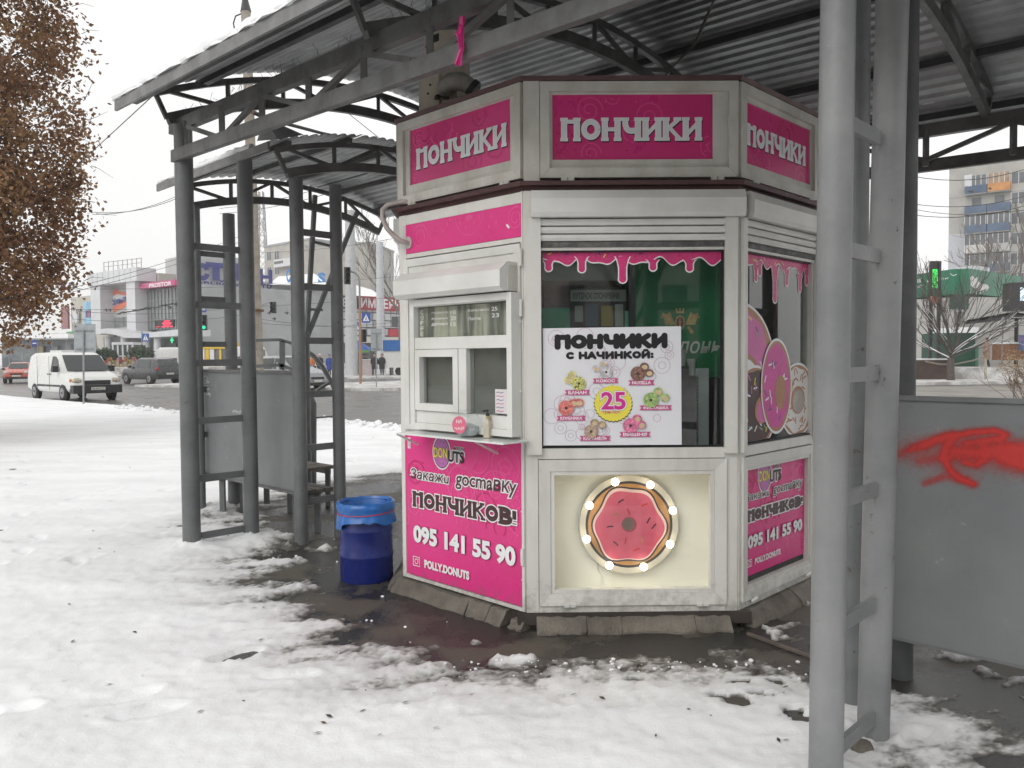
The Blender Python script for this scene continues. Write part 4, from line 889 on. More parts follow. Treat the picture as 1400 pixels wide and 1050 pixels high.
B().tube([fr2(427,690,9.3)[:2]+(0,),fr2(427,552,9.3),fr2(424,545,9.3),fr2(418,541,9.3)],.05,10).build('post',GREYM,sh2,60)
B().bar(fr2(434,571,9.3),fr2(458,569,9.6),.025,.02).build('brace_rung',GREYM,sh2)
# back panels
pan=thing('shelter_panel','grey metal panel of the bus shelter with white scrawl on it','panel',W3(7.1,3.66,.42))
B().bar(W3(8.13,3.665,.945),W3(7.16,3.665,.945),.012,1.045,up=(0,0,1)).build('panel_sheet',PANEL,pan)
B().bar(W3(7.155,3.665,.945),W3(6.14,3.665,.945),.012,1.045,up=(0,0,1)).build('panel_sheet',PANEL,pan)
B().bar(W3(8.13,3.665,1.478),W3(6.14,3.665,1.478),.05,.025).bar(W3(8.13,3.665,.41),W3(6.14,3.665,.41),.04,.025).build('panel_rim',GREYD,pan)
pf=Fr(W3(8.13,3.657,0)[:2],-U2); pn=Pn(pf,.002); r_=random.Random(9)
WSC=mat('white_scrawl',(.6,.61,.6),.7,var=.3,vs=60,bump=0)
def scr(x,y,pts,w=.008): 
    P=[]; 
    for a,b in pts: P.append(pf.at(x+a,y+b,.002))
    pn.stroke(P,w,WSC,'scrawl',cap=False)
for x,y,pts in ((279,513,[(0,3),(3,0),(5,4),(1,7),(6,8)]),(279,522,[(6,0),(1,2),(5,5),(0,6)]),(279,531,[(0,1),(7,0),(4,4),(7,7)]),(280,538,[(1,1),(6,0),(7,4),(7,-1)]),(270,549,[(0,2),(3,0),(2,4),(5,4)]),(318,560,[(0,3),(3,0),(4,4),(6,1),(8,5),(11,0),(11,5)])): scr(x,y,pts); scr(x+1,y+1,pts[::-1],.006)
pn.flush(pan)
# benches
def bench(name_label,u0,u1,v0,v1,z,par_dir,n=3):
    bt=thing('slatted_bench',name_label,'bench',W3((u0+u1)/2,(v0+v1)/2,0))
    for i in range(n):
        if par_dir=='u':
            w=(v1-v0)/n; v=v0+w*(i+.5); B().bar(W3(u1,v,z),W3(u0,v,z),w-.014,.035).build('plank',WOOD,bt)
        else:
            w=(u1-u0)/n; u=u0+w*(i+.5); B().bar(W3(u,v0,z),W3(u,v1,z),w-.014,.035).build('plank',WOOD,bt)
    for t in (.12,.88):
        if par_dir=='u': 
            u=u0+(u1-u0)*t; B().bar(W3(u,v0+.03,0),W3(u,v0+.03,z-.02),.05,.05).bar(W3(u,v1-.03,0),W3(u,v1-.03,z-.02),.05,.05).bar(W3(u,v0,z-.045),W3(u,v1,z-.045),.04,.045).build('bench_frame',GREYM,bt)
        else:
            v=v0+(v1-v0)*t; B().bar(W3(u0+.03,v,0),W3(u0+.03,v,z-.02),.05,.05).bar(W3(u1-.03,v,0),W3(u1-.03,v,z-.02),.05,.05).bar(W3(u0,v,z-.045),W3(u1,v,z-.045),.04,.045).build('bench_frame',GREYM,bt)
bench('long grey slatted bench running under the scrawled shelter panel',6.16,8.05,3.70,3.98,.42,'u')
bench('short grey slatted bench at the far end of the shelter',7.40,7.95,4.2,4.80,.42,'v',4)

# right barrier with red paint
bp=thing('barrier_panel','wide grey metal barrier with red spray paint at the right','panel',W3(.2,3.97,.25))
for i,(ua,ub) in enumerate(((1.40,.26),(.255,-.9))):
    B().bar(W3(ua,3.97,.815),W3(ub,3.97,.815),.014,1.13,up=(0,0,1)).build('panel_sheet',PANEL,bp)
B().bar(W3(1.40,3.97,1.392),W3(-.9,3.97,1.392),.04,.022).build('panel_rim',GREYM,bp); B().bar(W3(1.40,3.98,.245),W3(-.9,3.98,.245),.03,.02).build('panel_rim',GREYM,bp)
rf=Fr(W3(1.4,3.962,0)[:2],-U2)
def spraymask(S,Z):
    m=np.zeros(S.shape)
    def seg(pts,w,d):
        nonlocal m
        P=[rf.at(x,y,.0015) for x,y in pts]; best=np.full(S.shape,9.)
        for (a,b),(c,e) in zip(P[:-1],P[1:]):
            L2=(c-a)**2+(e-b)**2; t=np.clip(((S-a)*(c-a)+(Z-b)*(e-b))/L2,0,1); best=np.minimum(best,np.hypot(S-a-t*(c-a),Z-b-t*(e-b)))
        m=1-(1-m)*(1-d*np.exp(-(best/(w*1.15))**1.8))
    seg([(1262,609),(1290,598),(1330,591),(1360,589),(1375,594),(1368,600),(1345,602)],.015,1.)
    seg([(1304,600),(1293,610),(1290,626),(1298,642),(1314,655),(1331,662)],.016,1.)
    seg([(1320,606),(1338,604),(1348,613),(1346,629),(1335,636),(1318,632)],.014,.9)
    seg([(1306,618),(1340,619),(1370,615),(1400,614),(1440,616),(1500,620)],.030,.95); seg([(1374,626),(1400,634),(1440,642),(1500,652)],.034,.95); seg([(1378,616),(1400,624),(1440,630)],.028,.8)
    seg([(1224,623),(1245,615),(1265,609)],.018,.5); seg([(1248,612),(1278,601),(1300,594)],.018,.6); seg([(1264,661),(1290,652),(1320,656)],.016,.55); seg([(1258,630),(1300,624)],.02,.45)
    seg([(1250,618),(1300,622),(1400,628),(1500,640)],.085,.30)
    return m
g_=120; sv=np.linspace(.02,2.28,int(2.26*g_)); zv=np.linspace(.75,1.36,int(.61*g_)); SS,ZZ=np.meshgrid(sv,zv)
mk_=spraymask(SS,ZZ); ns_,nz_=len(sv),len(zv)
b=B(); b.v=[rf.p(a,.0015,c) for a,c in zip(SS.ravel(),ZZ.ravel())]; b.f=[(i*ns_+j,i*ns_+j+1,(i+1)*ns_+j+1,(i+1)*ns_+j) for i in range(nz_-1) for j in range(ns_-1) if mk_[i:i+2,j:j+2].max()>.02]
ms=bpy.data.materials.new('red_spray_paint'); ms.use_nodes=True; N=ms.node_tree.nodes; L=ms.node_tree.links; p_=N['Principled BSDF']; p_.inputs['Base Color'].default_value=(.46,.022,.018,1); p_.inputs['Roughness'].default_value=.5
an=N.new('ShaderNodeAttribute'); an.attribute_name='spray'; tc=N.new('ShaderNodeTexCoord'); n1=N.new('ShaderNodeTexNoise'); n1.inputs['Scale'].default_value=60; n1.inputs['Detail'].default_value=8; n1.inputs['Roughness'].default_value=.8; L.new(tc.outputs['Object'],n1.inputs[0])
m1_=N.new('ShaderNodeMath'); m1_.operation='MULTIPLY_ADD'; m1_.inputs[1].default_value=.9; m1_.inputs[2].default_value=-.50; L.new(n1.outputs[0],m1_.inputs[0]); m2_=N.new('ShaderNodeMath'); m2_.operation='ADD'; L.new(m1_.outputs[0],m2_.inputs[0]); L.new(an.outputs['Fac'],m2_.inputs[1])
mr_=N.new('ShaderNodeMapRange'); mr_.inputs[1].default_value=.05; mr_.inputs[2].default_value=.9; L.new(m2_.outputs[0],mr_.inputs[0]); L.new(mr_.outputs[0],p_.inputs['Alpha'])
so2=b.build('spray_paint',ms,bp); at2=so2.data.attributes.new('spray','FLOAT','POINT'); at2.data.foreach_set('value',mk_.ravel().astype(np.float32))
# foot bars under barrier: lumps in ground handled by snow
# ---- drum bin with bag
gb=gz(495,800); bin_=thing('blue_drum_bin','blue steel drum used as litter bin beside the kiosk door','bin',(gb[0],gb[1]+.19,0))
bc=(gb[0],gb[1]+.19,0); RB=.190
prof=[(RB*.97,0),(RB,.012)]
for z in (.185,.37): prof+=[(RB*.995,z-.02),(RB*1.03,z-.006),(RB*1.03,z+.006),(RB*.995,z+.02)]
prof+=[(RB,.52),(RB*1.025,.532),(RB*1.025,.545),(RB*.97,.548),(RB*.96,.53),(RB*.95,.05)]
B().lathe(prof,bc,40,True,False).build('drum_shell',BLUEB,bin_,45)
B().lathe([(RB*.94,.055),(RB*.94,.06)],bc,30).build('drum_floor',DARK,bin_)
# bag: wrinkled skirt over rim and inside
r_=random.Random(8); n=64; bagv=[]; prof=[(RB*.80,.34,.02),(RB*.86,.44,.02),(RB*.93,.53,.012),(RB*1.02,.566,.010),(RB*1.10,.560,.012),(RB*1.12,.52,.016),(RB*1.055,.492,.004),(RB*1.10,.465,.02),(RB*1.15,.435,.035)]
ph=[r_.uniform(0,6.28) for _ in range(8)]
for k,(r,z,a) in enumerate(prof):
    for j in range(n):
        t=2*math.pi*j/n; w_j=sum(math.sin(t*q+ph[q%8]+k*.25)/ (1+.12*q) for q in (3,7,11,17,23))/2.2
        zz=z+(a*.6*w_j if k not in(6,) else 0)
        if k==8: zz-= .055*max(0,math.cos(t-3.5))**6 + .02*max(0,math.cos(t-6.1))**4
        bagv.append((bc[0]+(r+a*w_j*.5)*math.cos(t),bc[1]+(r+a*w_j*.5)*math.sin(t),zz))
bb=B(); bb.add(bagv,[(k*n+j,k*n+(j+1)%n,(k+1)*n+(j+1)%n,(k+1)*n+j) for k in range(len(prof)-1) for j in range(n)])
bag=bb.build('bin_bag',BAG,None,70); tag(bag,'bright blue plastic bag folded over the rim of the drum bin','bin bag')
B().tube([(bc[0]+RB*1.075*math.cos(2*math.pi*j/40),bc[1]+RB*1.075*math.sin(2*math.pi*j/40),.492+.008*math.sin(2*math.pi*j/40+1)) for j in range(41)],.004,5,False).build('red_cord',mat('red_cord',(.5,.04,.06),.6,var=.2),bag)
# stones and lumps near right post
st=B(); st.ball(tuple(gz(1178,1030)+np.array([0,0,.02])),.05,9,(1,.8,.8)); o=st.build('stone',CONC,None,40); tag(o,'small broken stone at the foot of the right ladder posts','stone')
# ================================================================= GROUND
def vnoise(x,y,seed):
    r=np.random.default_rng(seed); N=256; T=r.random((N,N)); xi=np.floor(x).astype(int); yi=np.floor(y).astype(int); fx=x-xi; fy=y-yi; fx=fx*fx*(3-2*fx); fy=fy*fy*(3-2*fy)
    g=lambda a,b:T[a%N,b%N]
    return (g(xi,yi)*(1-fx)+g(xi+1,yi)*fx)*(1-fy)+(g(xi,yi+1)*(1-fx)+g(xi+1,yi+1)*fx)*fy
def fbm(x,y,seed,o=5):
    s=0;a=.5;t=0
    for i in range(o): s=s+a*vnoise(x+i*17.3,y-i*9.1,seed+i); t+=a; a*=.55; x=x*2.03; y=y*2.03
    return s/t
def polyw(pts,D=None): return np.array([gz(*p)[:2] for p in pts])
def sdf(X,Y,poly):
    d=np.full(X.shape,1e9); ins=np.zeros(X.shape,bool); n=len(poly)
    for i in range(n):
        a=poly[i];b=poly[(i+1)%n]; e=b-a; wx=X-a[0];wy=Y-a[1]; t=np.clip((wx*e[0]+wy*e[1])/(e@e),0,1)
        d=np.minimum(d,np.hypot(wx-e[0]*t,wy-e[1]*t))
        c=((a[1]>Y)!=(b[1]>Y))&(X<(b[0]-a[0])*(Y-a[1])/(b[1]-a[1]+1e-12)+a[0]); ins^=c
    return np.where(ins,-d,d)
dark1=polyw([(352,702),(450,668),(548,652),(700,655),(1112,700),(1225,846),(1400,885),(1560,925),(1560,1010),(1400,992),(1290,958),(1225,905),(1150,918),(1080,905),(1000,905),(870,908),(780,912),(700,918),(600,905),(520,880),(470,840),(420,800),(372,770),(420,745),(440,742),(360,722)])
road_near=[(-60,69),(-23.2,36.1),(-10.4,24.5),(-5.2,20.9),(-2.5,17.9),(3,16.2),(12,17.5),(22,22),(40,30),(80,46)]
def poly_obj(name,pts,z,m,kind='structure',label=None,th=0.):
    b=B(); 
    if th: b.add([(x,y,z-th) for x,y in pts]+[(x,y,z) for x,y in pts],[tuple(range(len(pts),2*len(pts)))]+[(i,(i+1)%len(pts),len(pts)+(i+1)%len(pts),len(pts)+i) for i in range(len(pts))])
    else: b.add([(x,y,z) for x,y in pts],[tuple(range(len(pts)))])
    o=b.build(name,m,None,None,(0,0,0)); tag(o,label,None,kind=kind); return o
SN2=mat('snow_far',(.70,.70,.70),.8,c2=(.42,.40,.38),vs=.25,bump=0,edge=(.28,.55))
poly_obj('ground',[(-900,-300),(900,-300),(900,1500),(-900,1500)],-.04,SN2)
poly_obj('pavement',[(-14,-3),(14,-3),(14,17),(3,16.0),(-2.5,17.7),(-5.2,20.7),(-10.4,24.3),(-14,27)],0,ASPH)
poly_obj('road',road_near+[(120,100),(-120,100)],-.004,ROADM)
ns=600; ncol=520
yy=1.1*(46/1.1)**(np.linspace(0,1,ns)); rows=[]
cx=np.linspace(-1,1,ncol); X=np.outer(1.5+.82*yy,cx); X=X+np.outer(yy*0,cx); Y=np.repeat(yy[:,None],ncol,1)
sd=sdf(X,Y,dark1)
st=fbm(X*1.1+Y*.35,Y*5.0-X*1.2,3,5)-.5; md=fbm(X*2.5,Y*2.5,11,5)-.5; big=fbm(X*.55,Y*.9,21,3)-.5; fine=fbm(X*14,Y*14,31,4)-.5; vf=fbm(X*45,Y*45,41,3)-.5
left=np.clip((-X-.0)/1.2,0,1)      # streaky on the left, sharper in front of the kiosk
rightz=np.clip((X-1.3)/.8,0,1)
amp=.35+.75*left+.75*rightz
cover=sd/.26-.55*left*np.clip(1-(sd-.9)/.6,0,1)*(sd<1.5)+ st*amp*3.4+md*amp*1.6+fine*1.5+vf*.9
# inner parts of the dark zone keep scattered slush patches
cover=np.where(sd<-.12,cover+np.clip(-sd-.1,0,.8)*(.4*left+.9*rightz),cover)
cover=np.where((sd<.1)&(X>1.45),np.maximum(cover,st*7+md*6+fine*2-.55),cover)
cover=np.where((X>1.4)&(sd<.6)&(sd>-.3),cover-1.6*(.6-sd),cover)
cover=np.minimum(cover,4)
# thin worn patches in the snow in front
worn=fbm(X*.9+3,Y*1.6,51,4); cover=cover-np.clip((worn-.60)*10,0,2.0)*np.clip((X-.3)/1,0,1)*np.clip(3.9-Y,0,1)*1.3
for (px,py,r) in ((990,958,.10),(1003,966,.09),(1040,953,.07),(1085,975,.06),(870,933,.05),(1062,934,.04),(1098,985,.09),(1010,935,.05)):
    g=gz(px,py); dd=np.hypot((X-g[0]),(Y-g[1])*1.8); cover-=np.clip(1-dd/r+3*fine+1.5*st,0,1)*np.clip(2-dd/r,0,1)*5
for (px,py,r,a) in ((700,905,.16,3.0),(650,880,.10,1.2),(375,768,.35,2),(300,748,.5,2.5),(440,752,.25,1.5),(1165,905,.12,3)):
    g=gz(px,py); dd=np.hypot((X-g[0]),(Y-g[1])*1.5); cover+=np.clip(1-dd/r,0,1)*a*(1+2*fine)
cs=np.clip(cover,-1,4)
h=np.where(cs>0,.004+.028*(1-np.exp(-cs*.8)),.004+.03*cs)
far=np.clip((Y-9)/14,0,1); h+=np.clip(cs,0,1)*(big*.05+md*.045*(1-.7*far)+fine*.017+vf*.004)
rf_=np.random.default_rng(77); nf=0
def dent(x,y,a,ln,wd,dp):
    i0=int(np.searchsorted(yy,y-ln*1.6)); i1=int(np.searchsorted(yy,y+ln*1.6))+1
    xs=X[i0:i1]; ys=Y[i0:i1]; dx=xs-x; dy=ys-y; u=dx*math.cos(a)+dy*math.sin(a); v=-dx*math.sin(a)+dy*math.cos(a)
    q=np.sqrt((u/ln)**2+(v/(wd*(1+.25*np.sin(u/ln*2.5))))**2); h[i0:i1]+=np.clip(cs[i0:i1],0,1)*(-dp/(1+np.exp((q-1)*9))+dp*.45*np.exp(-((q-1.25)/.22)**2))*(1+1.2*fine[i0:i1])
for tr_ in range(26):
    x=rf_.uniform(-7,3);y=rf_.uniform(2.0,14); a=rf_.choice([.9,1.3,2.2,2.6,.2])+rf_.normal()*.25
    for k in range(14):
        x+=math.cos(a)*.62; y+=math.sin(a)*.62; a+=rf_.normal()*.08; sd_=.11*(1 if k%2 else -1)
        fx_,fy_=x-math.sin(a)*sd_,y+math.cos(a)*sd_
        if 1.6<fy_<17 and abs(fx_)<1.3+.8*fy_: dent(fx_,fy_,a+rf_.normal()*.15,.145,.055,rf_.uniform(.012,.030))
# pile along road edge and round the posts
re=sdf(X,Y,np.array(road_near+[(80,200),(-60,200)],float)); 
h+=np.exp(-((re-.35)/.35)**2)*(.07+.12*np.abs(fine)+.09*np.abs(md))*np.clip(cs,0,1)
for (u,v) in ((6.51,2.83),(6.51,3.36),(6.08,3.6),(1.2,2.83),(1.2,3.36),(8,3.6),(8,3.94)):
    p=W3(u,v,0); dd=np.hypot(X-p[0],Y-p[1]); h+=np.exp(-(dd/.22)**2)*(.035+.12*np.abs(fine)+.08*np.abs(md))*np.clip(cs+.6,0,1)*(1. if u>3 else .5)
far=np.clip((Y-14)/10,0,1); h=h*(1-far*.5)
keep=(re>.0)
idx=np.arange(ns*ncol).reshape(ns,ncol)
a=idx[:-1,:-1];b_=idx[:-1,1:];c=idx[1:,1:];d=idx[1:,:-1]
mx=np.maximum.reduce([h[:-1,:-1],h[:-1,1:],h[1:,1:],h[1:,:-1]])
kk=keep[:-1,:-1]&keep[1:,1:]&keep[:-1,1:]&keep[1:,:-1]&(mx>-.004)
F=np.stack([a[kk],b_[kk],c[kk],d[kk]],1)
me=bpy.data.meshes.new('snow_cover'); co=np.stack([X,Y,h],-1).reshape(-1,3)
used=np.unique(F); rem=np.zeros(ns*ncol,int); rem[used]=np.arange(len(used)); F=rem[F]; co=co[used]
me.vertices.add(len(co)); me.vertices.foreach_set('co',co.ravel()); me.loops.add(len(F)*4); me.loops.foreach_set('vertex_index',F.ravel()); me.polygons.add(len(F)); me.polygons.foreach_set('loop_start',np.arange(0,len(F)*4,4)); me.polygons.foreach_set('loop_total',np.full(len(F),4)); me.update(); me.validate()
me.polygons.foreach_set('use_smooth',[True]*len(F))
at_=me.attributes.new('cover','FLOAT','POINT'); at_.data.foreach_set('value',cs.reshape(-1)[used].astype(np.float32))
m=bpy.data.materials.new('trodden_snow'); m.use_nodes=True; t=m.node_tree; N=t.nodes; L=t.links; p=N['Principled BSDF']
an=N.new('ShaderNodeAttribute'); an.attribute_name='cover'; cr=N.new('ShaderNodeValToRGB'); el_=cr.color_ramp.elements; el_[0].position=0; el_[0].color=(.10,.095,.085,1); el_[1].position=1; el_[1].color=(.83,.84,.85,1)
e2=el_.new(.12); e2.color=(.30,.295,.285,1); e3=el_.new(.36); e3.color=(.66,.66,.66,1)
tc=N.new('ShaderNodeTexCoord'); n1=N.new('ShaderNodeTexNoise'); n1.inputs['Scale'].default_value=30; n1.inputs['Detail'].default_value=6; L.new(tc.outputs['Object'],n1.inputs[0])
n0=N.new('ShaderNodeTexNoise'); n0.inputs['Scale'].default_value=1.3; n0.inputs['Detail'].default_value=5; mp=N.new('ShaderNodeMapping'); mp.inputs['Scale'].default_value=(.6,1.6,1); L.new(tc.outputs['Object'],mp.inputs[0]); L.new(mp.outputs[0],n0.inputs[0])
ma=N.new('ShaderNodeMath'); ma.operation='MULTIPLY_ADD'; ma.inputs[1].default_value=.42; ma.inputs[2].default_value=0; L.new(an.outputs['Fac'],ma.inputs[0])
mb=N.new('ShaderNodeMath'); mb.operation='MULTIPLY_ADD'; mb.inputs[1].default_value=.5; L.new(n1.outputs[0],mb.inputs[0]); L.new(ma.outputs[0],mb.inputs[2])
mc=N.new('ShaderNodeMath'); mc.operation='SUBTRACT'; mc.inputs[1].default_value=.25; L.new(mb.outputs[0],mc.inputs[0]); L.new(mc.outputs[0],cr.inputs[0])
mr=N.new('ShaderNodeMapRange'); mr.inputs[1].default_value=.35; mr.inputs[2].default_value=.6; mr.inputs[3].default_value=.90; mr.inputs[4].default_value=1; L.new(n0.outputs[0],mr.inputs[0])
mm=N.new('ShaderNodeMixRGB'); mm.blend_type='MULTIPLY'; mm.inputs[0].default_value=1; L.new(cr.outputs[0],mm.inputs[1]); L.new(mr.outputs[0],mm.inputs[2]); L.new(mm.outputs[0],p.inputs['Base Color']); p.inputs['Roughness'].default_value=.7
n3=N.new('ShaderNodeTexNoise'); n3.inputs['Scale'].default_value=70; n3.inputs['Detail'].default_value=5; L.new(tc.outputs['Object'],n3.inputs[0])
bu=N.new('ShaderNodeBump'); bu.inputs['Strength'].default_value=.22; bu.inputs['Distance'].default_value=.012; L.new(n3.outputs[0],bu.inputs['Height']); L.new(bu.outputs[0],p.inputs['Normal'])
me.materials.append(m); so_=bpy.data.objects.new('snow_cover',me); _link(so_); tag(so_,None,None,kind='structure')
hmap=lambda x,y:max(0.,float(h[min(ns-1,max(0,int(round(math.log(max(y,1.11)/1.1)/math.log(46/1.1)*(ns-1))))),min(ncol-1,max(0,int(round((x/(1.5+.82*y)+1)/2*(ncol-1)))))]))
# crumbs and clods of snow along the melted edge
ico=[(0,0,1),(.89,0,.45),(.28,.85,.45),(-.72,.53,.45),(-.72,-.53,.45),(.28,-.85,.45),(.72,.53,-.45),(-.28,.85,-.45),(-.89,0,-.45),(-.28,-.85,-.45),(.72,-.53,-.45),(0,0,-1)]
icf=[(0,1,2),(0,2,3),(0,3,4),(0,4,5),(0,5,1),(1,6,2),(2,7,3),(3,8,4),(4,9,5),(5,10,1),(6,7,2),(7,8,3),(8,9,4),(9,10,5),(10,6,1),(11,7,6),(11,8,7),(11,9,8),(11,10,9),(11,6,10)]
b=B(); r_=random.Random(12)
def clod(x,y,r,z=None):
    z=hmap(x,y) if z is None else z
    b.add([(x+p[0]*r*r_.uniform(.7,1.2),y+p[1]*r*r_.uniform(.7,1.2),z+r*.4+p[2]*r*.75*r_.uniform(.7,1.2)) for p in ico],icf)
for i in range(150):
    q=r_.random()
    if q<.45: px,py=r_.uniform(600,1110),905+abs(r_.gauss(0,14))
    elif q<.75: px,py=r_.uniform(250,460),r_.gauss(750,14)
    else: px,py=r_.uniform(380,620),r_.uniform(760,900)
    g=gz(px,py); clod(g[0],g[1],abs(r_.gauss(0,.0055))+.0015)
for i in range(500):
    t=r_.uniform(0,1); x=-13+15*t; y=np.interp(x,[p[0] for p in road_near],[p[1] for p in road_near])-r_.uniform(.1,1.0); clod(x,y,abs(r_.gauss(0,.03))+.01)
tag(b.build('snow_clods',SNOW,None,50,(0,0,0)),'loose crumbs and clods of snow along the melted edges','snow',kind='stuff')
b=B()
for i in range(150):
    px=r_.uniform(-40,1100); py=r_.uniform(575,1040) if r_.random()<.75 else r_.uniform(560,660); g=gz(px,py); D=g[1]; l=r_.uniform(.006,.022)*(1 if D<8 else 1.6); a=r_.uniform(0,3.14); z=hmap(g[0],g[1])+.006
    dx,dy=math.cos(a)*l,math.sin(a)*l; b.add([(g[0]-dx,g[1]-dy,z),(g[0]+dy*.4,g[1]-dx*.4,z+.004),(g[0]+dx,g[1]+dy,z+.003),(g[0]-dy*.4,g[1]+dx*.4,z)],[(0,1,2,3)])
tag(b.build('fallen_leaves',mat('dead_leaf',(.09,.06,.035),.8,c2=(.04,.03,.02),vs=3,bump=0),None,None,(0,0,0)),'scattered dead leaf bits lying on the snow','leaves',kind='stuff')
# traffic islands and far pavements (snowy, raised like kerbs)
SLUSH=mat('slushy_kerb',(.66,.66,.66),.8,c2=(.33,.31,.29),vs=1.2,bump=.1,bs=6,edge=(.4,.6))
poly_obj('traffic_island',[(-10.5,39),(-9.3,38.2),(8,38.5),(22,40.5),(60,46),(60,53),(20,52),(-6,51),(-10,47)],.13,SLUSH,th=.17)
poly_obj('kerb_island',[(-22.0,46.5),(-19.8,45.2),(-15,44.2),(-14,47),(-20,50)],.12,SLUSH,th=.16)
poly_obj('far_pavement',[(-18,61),(10,60.5),(120,62),(120,400),(-90,400),(-60,90),(-30,80)],.12,SLUSH,th=.16)
poly_obj('raised_plaza',[(-70,78),(-22,76),(-22,130),(-120,140),(-120,85)],.80,SLUSH,th=.8)
poly_obj('cafe_terrace',[(20,45.5),(34,45.0),(60,45),(60,62),(20,62)],.75,SLUSH,th=.8)
poly_obj('side_lane',[(6,21),(26,24),(60,38),(60,42),(30,39.5),(6,37)],.004,mat('dirty_snow_lane',(.27,.25,.225),.7,c2=(.18,.165,.15),vs=.7,bump=.05,edge=(.35,.65)))
# damp pale patches already in asphalt material; metal strip by the skirting
sa=gz(1022,868);sb_=gz(1112,902)
tag(B().bar(tuple(sa+np.array([0,0,.008])),tuple(sb_+np.array([0,0,.012])),.02,.014).build('edge_strip',mat('edge_strip_brown',(.12,.10,.085),.6,var=.2)),'thin metal strip on the wet asphalt right of the front kiosk base','strip')
# ================================================================= FAR BUILDINGS
def P_(px,py,D): return tuple(at(px,py,D))
def mk(f,x0,y0,x1,y1,n0,n1,name,m,par,nn=None):
    a=f.at(x0,y1,n1 if nn is None else nn); b=f.at(x1,y0,n1 if nn is None else nn)
    return B().fbox(f,a[0],b[0],n0,n1,min(a[1],b[1]),max(a[1],b[1])).build(name,m,par)
def sheet_text(f,x0,y0,x1,y1,n,word,m,par,off=.01,om=None,oo=.05):
    a=f.at(x0,y1,n);b=f.at(x1,y0,n); pn=Pn(f,n); 
    pn.k=0
    if om: pn.text(word,a[0],b[0],a[1],b[1],om,oo); pn.lift(.03)
    pn.text(word,a[0],b[0],a[1],b[1],m,off); return pn.flush(par)
FW=mat('far_white_cladding',(.62,.63,.65),.5,c2=(.52,.53,.55),vs=.3,bump=0,edge=(.3,.6)); FG=mat('far_grey_cladding',(.36,.37,.38),.5,var=.12,vs=.3,bump=0); FGL=mat('far_glass_facade',(.26,.28,.28),.25,c2=(.17,.19,.19),vs=.25,bump=0,edge=(.35,.6)); FBE=mat('far_beige_wall',(.50,.48,.43),.7,var=.12,vs=.2,bump=0); WIN=mat('far_window',(.10,.11,.12),.15,var=.3,vs=.6,bump=0); FPK=mat('far_pink_board',(.52,.07,.20),.5,var=.08,bump=0); FBL=mat('far_blue_letter',(.03,.035,.20),.4,var=.05,bump=0); MUL=mat('far_mullion',(.22,.23,.23),.5,var=.1,bump=0); FDK=mat('far_shop_recess',(.10,.105,.11),.5,var=.4,vs=.7,bump=0)
# --- mall, left portal part
f=fr_px(96,116,246,98,.8)
S=lambda x:f.at(x,440,0)[0]
mall=thing('shopping_mall','pale mall with tall white portal, pink fascia board and glass front at far left','building',f.p(S(170),0,0))
H=lambda px,py,n=0:f.at(px,py,n)[1]
def wallbox(x0,x1,ytop_at,n0,n1,name,m,z0=0.,par=mall):
    return B().fbox(f,S(x0),S(x1),n0,n1,z0,H((x0+x1)/2,ytop_at)).build(name,m,par)
wallbox(88,146,403,-22,-1,'wall',FBE); wallbox(146,206,376,-22,-1.2,'wall',FBE); wallbox(206,262,390,-22,-1,'wall',FG)
wallbox(108,139,411,-1,-.8,'glass_wall',FGL,5)
wallbox(137,150,380,-1.1,1.2,'portal_pier',FW,4.2); wallbox(186,198,380,-1.1,1.2,'portal_pier',FW,4.2)
zt=H(170,373); 
for i in range(9): B().fbox(f,S(136)+(S(204)-S(136))*i/9+.05,S(136)+(S(204)-S(136))*(i+1)/9-.05,-1.1,1.5,zt-1.5,zt+.2).build('cladding_panel',FW,mall)
B().fbox(f,S(150),S(186),-.9,-.6,H(168,449),H(168,385)).build('portal_back',mat('portal_grey',(.42,.43,.42),.6,var=.1,bump=0),mall)
for i in range(2): B().fbox(f,S(150)+.2+i*2.8,S(150)+2.8+i*2.8,-.6,-.5,H(168,446),H(168,433)).build('pane',FGL,mall)
B().fbox(f,S(188),S(246),-.9,-.5,H(218,450),H(218,394)).build('glass_wall',FGL,mall)
for i in range(11):
    s=S(198)+(S(246)-S(198))*i/10; B().fbox(f,s-.06,s+.06,-.5,-.38,H(218,450),H(218,396)).build('mullion',MUL,mall)
for y in (410,437): B().fbox(f,S(198),S(246),-.5,-.40,H(218,y),H(218,y)+.12).build('transom',MUL,mall)
for i in range(5):
    s=S(110)+(S(138)-S(110))*i/4; B().fbox(f,s-.05,s+.05,-.8,-.7,5,H(120,414)).build('mullion',MUL,mall)
# curved canopy band over the entrance
pts=[(130,451),(146,449),(152,449),(165,451),(176,455),(190,456),(246,450)]; pb=[(130,456),(146,456),(158,458),(170,462),(190,462),(246,459)]
g=[f.at(*q,3) for q in pts]+[f.at(*q,3) for q in pb[::-1]]; B().prism(g[::-1],f,-.9,3).build('entrance_canopy',FW,mall)
B().fbox(f,S(132),S(262),-1.0,-.9,0,H(200,458)).build('shop_front',FDK,mall)
for x in (147,168,190,221,236): B().tube([f.p(S(x),2,0),f.p(S(x),2,H(x,461))],.42,12).build('column',FW,mall,60)
for i,x in enumerate((150,156,176,182,200,207,228)): B().fbox(f,S(x),S(x)+.5,-.9,-.8,.3,2.8).build('shop_window',FGL,mall)
fa=mk(f,191,382,239,395,-.9,.6,'pink_fascia',FPK,mall); 
sheet_text(f,204,384.5,234,393.5,.62,'PROSTOR',LETW,fa,.03); sheet_text(f,193,388,202,390,.62,'мережа',LETW,fa,0); sheet_text(f,192,391.5,204,393.5,.62,'магазинів',LETW,fa,0)
